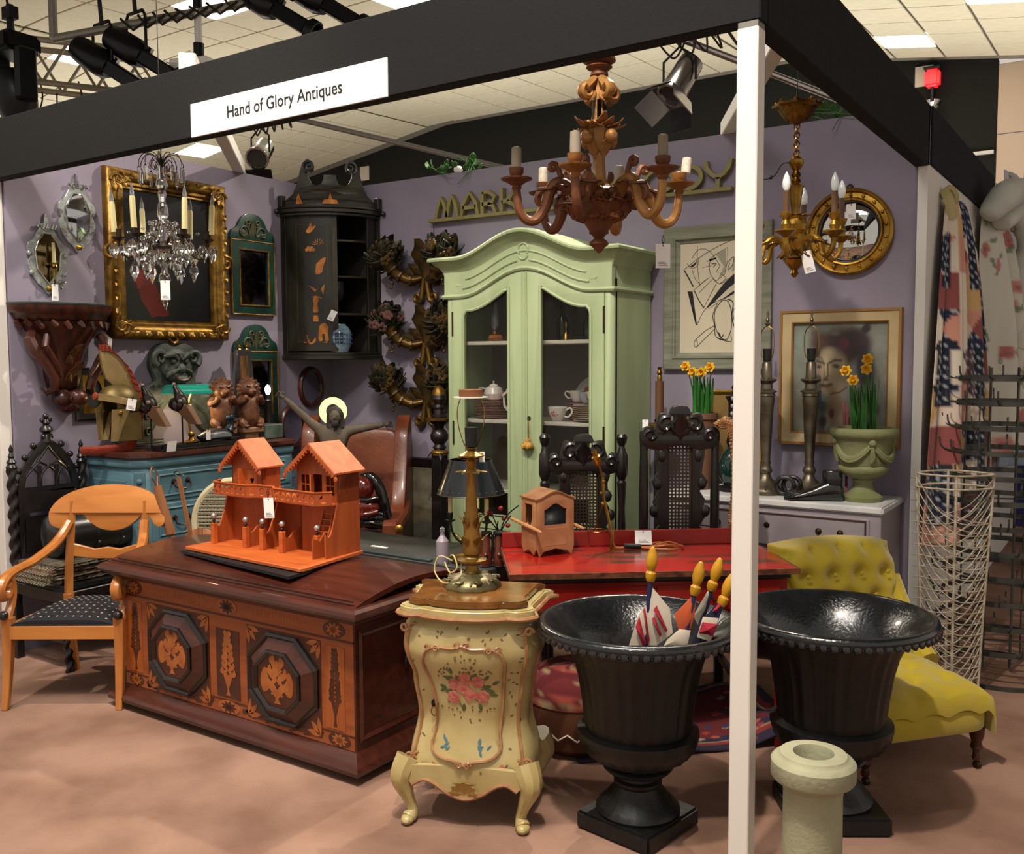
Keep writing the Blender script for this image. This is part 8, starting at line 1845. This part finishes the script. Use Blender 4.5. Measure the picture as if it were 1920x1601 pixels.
def daffs(loc,n,heads,label,h=.24,spread=.07,seed=1):
    t=thing('daffodils',label,'plant',loc); r=random.Random(seed)
    for k in range(n):
        a=r.uniform(0,2*PI); q=r.uniform(0,1)**.5*spread; p=Vector((q*math.cos(a),q*math.sin(a),0)); hh=h*r.uniform(.75,1.12); d=Vector((r.uniform(-.12,.12),r.uniform(-.1,.1),1)).normalized(); w=r.uniform(.006,.009); ph=r.uniform(0,PI)
        g=G(); g.slab(lambda u,v:p+d*hh*v+Vector((math.cos(ph),math.sin(ph),0))*(u-.5)*2*w*(1-.75*v**3)+Vector((0,-.02*v*v,0)),2,5,(-math.sin(ph)*.0015,math.cos(ph)*.0015,0)); g.build('leaf',m_leafg,t)
    for k,(x,z) in enumerate(heads):
        s=G().tube(smooth([(x*.3,0,0),(x*.7,-.01,z*.6),(x,-.02,z-.01),(x,-.035,z)],4),.003,5).build('stem',m_leafg,t)
        m=T(x,-.038,z)@RX(70+10*(k%3))@RZ(20*k); g=G()
        for q in range(6): leaf3(g,m@Vector((0,0,0)),m.to_3x3()@Vector((math.cos(R(60*q)),math.sin(R(60*q)),.12)),.03,.011,m.to_3x3()@Vector((0,0,1)),.1)
        g.build('petals',m_daf,t); G().lathe([(.006,0),(.010,.008),(.012,.018),(.015,.022),(.010,.018),(.004,.002)],12,m,cap=False).build('trumpet',m_cor,t)
daffs((3.745,2.12,ZC+.33),22,((-.08,.29),(.02,.345),(.015,.30),(-.045,.245)),'yellow daffodils with green leaves growing in the stone planter before the portrait',.24,.05,1)
t=thing('flower_pot','terracotta pot holding daffodils on the commode, hidden behind the black chair','pot',(2.925,2.10,ZC)); G().lathe([(.05,0),(.06,.1),(.08,.36),(.09,.37),(.09,.40),(.08,.40),(.075,.385),(0,.385)],24,cap=False).build('pot',mat('terracotta','#6d4a36',.8),t)
daffs((2.925,2.10,ZC+.387),24,((-.07,.255),(-.03,.225),(.02,.225),(.065,.25)),'yellow daffodils with green leaves behind the tall black chair',.21,.055,2)
t=thing('gilt_picture','small gilt framed picture propped on the commode behind the black chair','picture',(3.02,2.355,ZC+.27),0,rot=(R(-3),0,0)); G().frame(.26,.44,[(0,0),(0,.012),(.012,.02),(.022,.014),(.022,0)]).build('gilt_frame',m_gold2,t); G().box(-.135,.135,-.006,0,-.225,.225).build('picture',mat('ochre picture','#7d6330',.6,0,'#6a5328',6),t)
t=thing('green_glass_lamp','dark green glass table lamp with a black column top, behind the rope','lamp',(3.10,2.12,ZC)); G().lathe([(.08,0),(.08,.02),(.05,.03)],24).build('base',m_dk,t); G().lathe([(.05,.03),(.075,.07),(.08,.13),(.06,.19),(.03,.225)],24).build('glass_body',mat('dark green glass','#0d2a26',.08,0,coat=.6),t); G().lathe([(.03,.225),(.04,.25),(.03,.30),(.034,.36),(.03,.40),(.032,.46),(.045,.48),(.045,.49),(.02,.495)],20).build('column',m_ebony,t); G().lathe([(.012,.495),(.016,.51),(.010,.52),(.018,.535),(.006,.55)],12).build('brass_cap',m_brass,t)
t=thing('bead_garland','grey white string of beads hanging beside the white post behind the rope','beads',(3.13,2.02,1.06)); G().tube([(0,0,0),(0,.02,.275),(.06,.08,.277),(.07,.1,.05)],.002,5).build('cord',m_string,t); bm_=G().ball((0,0,0),.0115,8,6).mesh('bead',mat('grey shell bead','#8d9093',.5))
for k in range(14): o=bpy.data.objects.new('bead',bm_); COL.objects.link(o); o.parent=t; o.location=(0.006*(-1)**k,.02*k/14-.004,.01+.019*k)
tag(G().slab(lambda u,v:Vector((3.60+.012*(u-.5)+.03*math.sin(v*6)*.4+.05*v*v,2.30-.16*v,1.30-.44*v)),2,14,(.001,.002,0)).slab(lambda u,v:Vector((3.615+.012*(u-.5)+.06*v,2.31-.22*v,1.27-.40*v)),2,14,(.001,.002,0)).build('red_ribbon',mat('dark red ribbon','#5e1d18',.6)),'dark red ribbon hanging behind the planter to the commode top','ribbon')
# ================= yellow chaise =================
m_yelv=mat('chartreuse velvet','#b09a0a',.65,0,'#a38d08',4,bump=.1,bsc=120,sheen=.4)
t=thing('yellow_slipper_chair','buttoned yellow velvet low slipper chair behind the right urn','chair',(4.02,1.22,0),50)
def tuft(x,z,px,pz,depth):
    """diamond buttoning: dips at buttons"""
    i=round(z/pz); best=9
    for k in (i-1,i,i+1):
        off=.5*px if k%2 else 0; j=round((x-off)/px); d=math.hypot((x-off-j*px)/px,(z-k*pz)/pz*.8); best=min(best,d)
    return -depth*math.exp(-(best/.22)**2)-depth*.35*(1-min(1,best/.5))
def back(u,v):
    x=(u-.5)*.53; z=.30+.45*v; sq=1-abs((u-.5)*2)**6; tp=1-max(0,(v-.85)/.15)**2
    b=.075*(max(sq,0)**.5)*(max(tp,0)**.5)
    return Vector((x*(1-.06*max(0,v-.8)*5*abs(u-.5)),.20-b+.10*v-.02+ -tuft(x,z,.125,.09,.035)*min(1,b/.05),z+.02*math.cos((u-.5)*PI)*v))
G().slab(back,52,46,(0,.09,0)).build('buttoned_back',m_yelv,t,ang=80)
def seatp(u,v):
    x=(u-.5)*.56; y=-.32+.56*v; e=1-max(abs((u-.5)*2),abs((v-.45)*1.9))**5; return Vector((x,y,.20+.135*max(e,0)**.4+tuft(x,y,.14,.11,.022)*max(e,0)**.5+.02*math.sin(PI*v)))
g=G(); g.slab(seatp,46,46,(0,0,-.06)); g.build('buttoned_seat',m_yelv,t,ang=80)
soft(G(),-.275,.275,-.315,.25,.145,.25).build('seat_side',m_yelv,t,ang=80)
for s in (-1,1): G().tube(smooth([(s*.25,.26,.60),(s*.265,.18,.45),(s*.27,.10,.36),(s*.265,.02,.31)],5),[.05]*5+[.052]*6+[.045]*5,10).build('side_roll',m_yelv,t)
bb=G().ball((0,0,0),(.010,.006,.010),10,6).mesh('button',m_yelv)
for k in range(4,9):
    for j in range(-2,3):
        x=j*.125+(.0625 if k%2 else 0); z=k*.09
        if abs(x)<.22 and .34<z<.72: o=bpy.data.objects.new('button',bb); COL.objects.link(o); o.parent=t; o.location=(x,.14+.22*(z-.30)*.5,z+.015)
for s in (-1,1):
    G().lathe([(.012,.03),(.016,.04),(.012,.06),(.022,.08),(.018,.10),(.026,.125),(.028,.155)],14,T(s*.24,-.27,0)).build('turned_front_leg',m_mahog,t); g=G(); g.cyl((s*.24-.008,-.275,.014),(s*.24+.008,-.275,.014),.014,n=12); g.cyl((s*.24,-.27,.014),(s*.24,-.27,.035),.007); g.build('caster',m_bronze,t)
    G().taper((s*.23,.25,0),.03,.03,(s*.23,.22,.2),.04,.04).build('rear_leg',m_mahog,t)
# ================= bottle rack, wire basket =================
m_zinc=mat('grey galvanised iron','#4a4a45',.55,.5,'#3a3a36',12,bump=.1)
t=thing('bottle_rack','tall grey iron bottle drying rack with rings of upturned prongs, at far right','rack',(4.30,2.47,0))
for a in (20,200): G().box(-.014,.014,-.003,.003,.02,1.47,RZ(a)@T(.06+.0,0,0)@RZ(90)).build('flat_bar',m_zinc,t)
for a in (65,155,245,335): G().cyl((.20*math.cos(R(a)),.2*math.sin(R(a)),.02),(.19*math.cos(R(a)),.19*math.sin(R(a)),1.42),.004,n=6).build('thin_rod',m_zinc,t)
pr=G().tube(smooth([(0,0,0),(.035,0,.004),(.055,0,.025),(.06,0,.06)],4),.0042,6).mesh('prong',m_zinc)
for k in range(12):
    z=1.42-.115*k; rr_=.195+.006*k; v=[];f=[];n=32
    ring=G().lathe([(rr_,z-.012),(rr_+.004,z-.012),(rr_+.004,z+.012),(rr_,z+.012)],n,cap=False); ring.f+=[(3*n+i,3*n+(i+1)%n,(i+1)%n,i) for i in range(n)]
    ro=ring.build('ring',m_zinc,t)
    if k in (0,5,11): G().box(-rr_,rr_,-.006,.006,z-.003,z+.003,RZ(20)).build('cross_bar',m_zinc,ro)
    for q in range(11): o=bpy.data.objects.new('prong',pr); COL.objects.link(o); o.parent=ro; o.matrix_local=RZ(q*360/11+k*9)@T(rr_+.002,0,z)
G().lathe([(.29,0),(.30,0),(.30,.02),(.29,.02)],36,cap=False).build('base_ring',m_zinc,t)
m_wwire=mat('rusty white wire','#b5ad9c',.6,0,'#8f7f68',30)
t=thing('wire_basket_stand','tall white wire basket stand with crossing curved wires, behind the yellow chair','stand',(4.175,2.03,0),33.84)
rods=[(-.165,.05),(-.05,-.09),(.15,-.02),(.02,.14)]
for x,y in rods: G().tube([(x*.72,y*.72,.0),(x*.8,y*.8,.35),(x*.95,y*.95,.8),(x,y,1.0)],.006,6).build('upright_rod',m_wwire,t)
for j in range(2): G().tube(smooth([(x*(1-.0*j),y,1.0-.06*j) for x,y in rods],6,True),.005,6,closed=True).build('top_hoop',m_wwire,t)
def onrod(i,z): x,y=rods[i]; sc=.72+.28*min(1,z); return Vector((x*sc,y*sc,z))
for k in range(19):
    z=.98-.05*k
    for pth in ((0,1,2),(2,1,0),(2,3,0),(0,3,2)):
        a,m_,b=onrod(pth[0],z),onrod(pth[1],max(.02,z-.15)),onrod(pth[2],max(.01,z-.2)); m_=m_*1.0+Vector((0,0,-.03))
        if z>.12: G().tube(smooth([a,a.lerp(m_,.5)+Vector((0,0,-.035)),m_,m_.lerp(b,.5)+Vector((0,0,-.012)),b],4),.0026,5).build('curved_wire',m_wwire,t)
    p=onrod(0,z); G().cyl(p,p+Vector((-.03,-.006,0)),.003,n=5).build('wire_stub',m_wwire,t)
# ================= hanging textiles on the right wall =================
def hang_cloth(label,cat,name,yc,ztop,zbot,w0,w1,depth,cv,seed,folds=5,xw=XR+.004,tie=None,nu=90,nv=110):
    r=random.Random(seed); ph=[r.uniform(0,6) for _ in range(4)]
    def fn(u,v):
        w=w0+(w1-w0)*(v**.6); f=.5+.5*math.sin(folds*2*PI*u+ph[0]+1.2*math.sin(2*v+ph[1])); f2=math.sin((folds*2+1)*2*PI*u+ph[2]+v*2)
        d=depth*(.25+.75*v**.5)*(math.sin(PI*min(.99,max(.01,u)))**.5)*(.45+.5*f+.10*f2)
        return Vector((xw+.012+d,yc+(u-.5)*w+.02*math.sin(5*v+ph[3]),ztop+(zbot-ztop)*v))
    t=thing(name,label,cat,(0,0,0)); g=G(); g.grid(fn,nu,nv,colfn=lambda u,v:cv(u,1-v)); o=g.build('cloth',mat(name+' print','#cccccc',.9,attr=True,bump=.1,sc=60,sheen=.1),t,ang=180,fix=False); o.modifiers.new('s','SOLIDIFY').thickness=.004
    return t
cv=Cv(180,260,'#d9cdbb').noise(.08,3); r=random.Random(4); cols=['#151c33','#d6c3b4','#8a4a48','#c98f7c','#d9cdbb','#1a2340','#c9a36e','#5e4044']
for i in range(6):
    for j in range(9):
        x,y=i/6,j/9
        if (i+j)%2==0: c=r.choice(cols); cv.poly([(x,y),(x+1/6,y),(x+1/6,y+1/9),(x,y+1/9)],c)
        else:
            for q in range(4): c=r.choice(cols); a=[(x,y),(x+1/6,y),(x+1/6,y+1/9),(x,y+1/9)]; cv.poly([a[q],a[(q+1)%4],(x+1/12,y+1/18)],c)
for i in range(2): 
    for j in range(3): cv.poly([(.02+.2*i*2,.05+.34*j),(.13+.2*i*2,.05+.34*j),(.13+.2*i*2,.22+.34*j),(.02+.2*i*2,.22+.34*j)],'#141b30')
m=(cv.a.sum(2)<.35)&((np.sin(cv.X*150)*np.sin(cv.Y*210))>.55); cv.a[m]=np.array(lin('#aab0b4'))
t=hang_cloth('patchwork quilt in navy, cream and pink hanging on the white wall at right','quilt','patchwork_quilt',2.85,2.32,.62,.22,1.25,.24,cv,5,4)
tag(G().tube(smooth([(XR+.0,2.72,2.33),(XR+.04,2.71,2.37),(XR+.06,2.73,2.33),(XR+.03,2.75,2.28)],5),.016,6,flat=1.8).tube(smooth([(XR+.02,2.70,2.36),(XR+.05,2.66,2.30),(XR+.06,2.68,2.22)],4),.016,6,flat=1.8).build('cream_tie',mat('cream ribbon','#b5a878',.7)),'cream ribbon tie knotting the top of the patchwork quilt','ribbon')
def floral(bg,petals,n,seed,w=150,h=220,sz=.03,leafc='#5f7a55'):
    c=Cv(w,h,bg).noise(.06,seed); r=random.Random(seed)
    for k in range(n):
        x,y=r.random(),r.random(); s=sz*r.uniform(.6,1.4); p=r.choice(petals)
        for q in range(3): c.ell(x+r.uniform(-1,1)*s*1.5,y+r.uniform(-1,1)*s,s*.7,s*.25,leafc,r.uniform(0,180),.8)
        for q in range(5): c.ell(x+s*.5*math.cos(q*1.26),y+s*.5*math.sin(q*1.26),s*.5,s*.42,p,0,.8,.5)
        c.ell(x,y,s*.3,s*.25,'#8c2f35',0,.7)
    return c
hang_cloth('white floral printed curtain with gathered frill hanging beside the patchwork quilt','curtain','white_floral_curtain',4.15,2.42,.95,.35,1.35,.30,floral('#d3cfc4',['#bf5a5e','#c97872','#b34a50'],34,11,sz=.045),9,3)
t=thing('white_cloth_knot','large knot of white cloth over the floral curtain top','cloth',(XR+.14,3.98,2.42)); m_wcl=mat('white cotton cloth','#cfd0c9',.9,0,'#c4c4b8',8,bump=.1)
G().tube(smooth([(-.06,-.22,-.06),(.02,-.15,.05),(.05,.0,.09),(.04,.2,.07),(.0,.33,-.02)],6),[.05,.06,.07,.075,.08,.085]+[.09]*12+[.08,.075,.07,.065,.06,.055,.05],12,flat=1.2).build('knot_loop',m_wcl,t,ang=80)
G().tube(smooth([(.0,-.1,-.10),(.06,.02,-.02),(.08,.14,.03),(.06,.26,.01),(.02,.3,-.10)],6),[.04]+[.055]*23+[.04],10,flat=1.3).build('knot_fold',m_wcl,t,ang=80)
G().tube(smooth([(.06,.22,-.02),(.12,.32,-.16),(.10,.36,-.5),(.05,.30,-.85)],6),[.06]*3+[.09]*5+[.12]*6+[.10]*5,12,flat=.8).build('hanging_tail',m_wcl,t,ang=80)
hang_cloth('blue cloth printed with large pink roses hanging at the right edge','curtain','blue_rose_curtain',5.55,2.5,.75,.8,1.5,.34,floral('#8fa0b4',['#c9766c','#c4605c','#d3a79c','#b04458'],60,12,sz=.05,leafc='#4f6d66'),10,4)
hang_cloth('pale grey white quilted cover hanging over the end of the navy fascia','quilt','white_quilted_cover',5.05,2.80,2.05,.55,.9,.22,floral('#c9cdd0',['#b4bac0','#dcdedc'],50,13,sz=.05,leafc='#b0b6bb'),12,3,XR+.018)
# ================= rug on the floor under the table =================
cv=Cv(150,110,'#4a1a1e').noise(.3,4); r=random.Random(2)
for b,c in ((.0,'#2a2236'),(.06,'#7a2a26'),(.10,'#8c7a5c'),(.12,'#27233a'),(.18,'#5e1c20')): cv.poly([(b,b),(1-b,b),(1-b,1-b),(b,1-b)],c)
for k in range(90): x,y=r.random(),r.random(); cv.poly([(x,y),(x+.03,y+.02),(x+.015,y+.05),(x-.015,y+.03)],r.choice(['#8c3430','#2f3350','#8a7a60','#a04a38','#1e1a24']))
def rugf(u,v): 
    x=(u-.5)*1.0; y=(v-.5)*.62; return Vector((x,y,.012+.05*math.exp(-((u-.82)/.12)**2)*(.6+.4*math.sin(9*v))+.03*math.sin(5*u+2*v)**2*u))
t=thing('kilim_rug','rumpled dark red patterned rug with fringe on the floor under the red table','rug',(3.28,1.02,0),44); g=G(); g.grid(rugf,110,80,colfn=cv); o=g.build('rug',mat('rug wool','#553333',.95,attr=True,bump=.2,sc=90),t,ang=180,fix=False); o.modifiers.new('s','SOLIDIFY').thickness=.01
g=G(); rf=random.Random(1)
for k in range(70): v=k/69; p=rugf(1,v); g.tube([p,p+Vector((.03,rf.uniform(-.01,.01),-.006)),p+Vector((.06,rf.uniform(-.015,.015),-.5*p.z))],.002,4)
g.build('fringe',mat('rug fringe','#7d6d50',.95),t,kind='stuff')
t=thing('kilim_footstool','round brown leather footstool with a red carpet cushion behind the bombe cabinet','footstool',(3.03,.62,0)); G().lathe([(.0,.0),(.14,.0),(.19,.04),(.21,.12),(.2,.2),(0,.2)],32,cap=False).build('leather_base',mat('brown leather','#4a2a1a',.5,0,'#5a3522',6),t)
cv=floral('#5a1a1e',['#8c3a34','#a3503c','#6a2a40'],26,6,90,60,.06,'#8a7a58'); g=G(); g.grid(lambda u,v:Vector((.205*math.sin(PI*min(.5,v*.5))**.6*math.cos(2*PI*u),.205*math.sin(PI*min(.5,v*.5))**.6*math.sin(2*PI*u),.33-.13*v*v)),48,14,cu=True,colfn=cv); g.build('carpet_cushion',mat('carpet cushion','#553333',.95,attr=True),t,fix=False,ang=80)
g=G(); g.tube([(.21*math.cos(R(a)),.21*math.sin(R(a)),.10+(.012 if (a//10)%2 else -.012)) for a in range(0,360,10)],.004,5,closed=True); g.build('zigzag_stitching',m_fw,t)
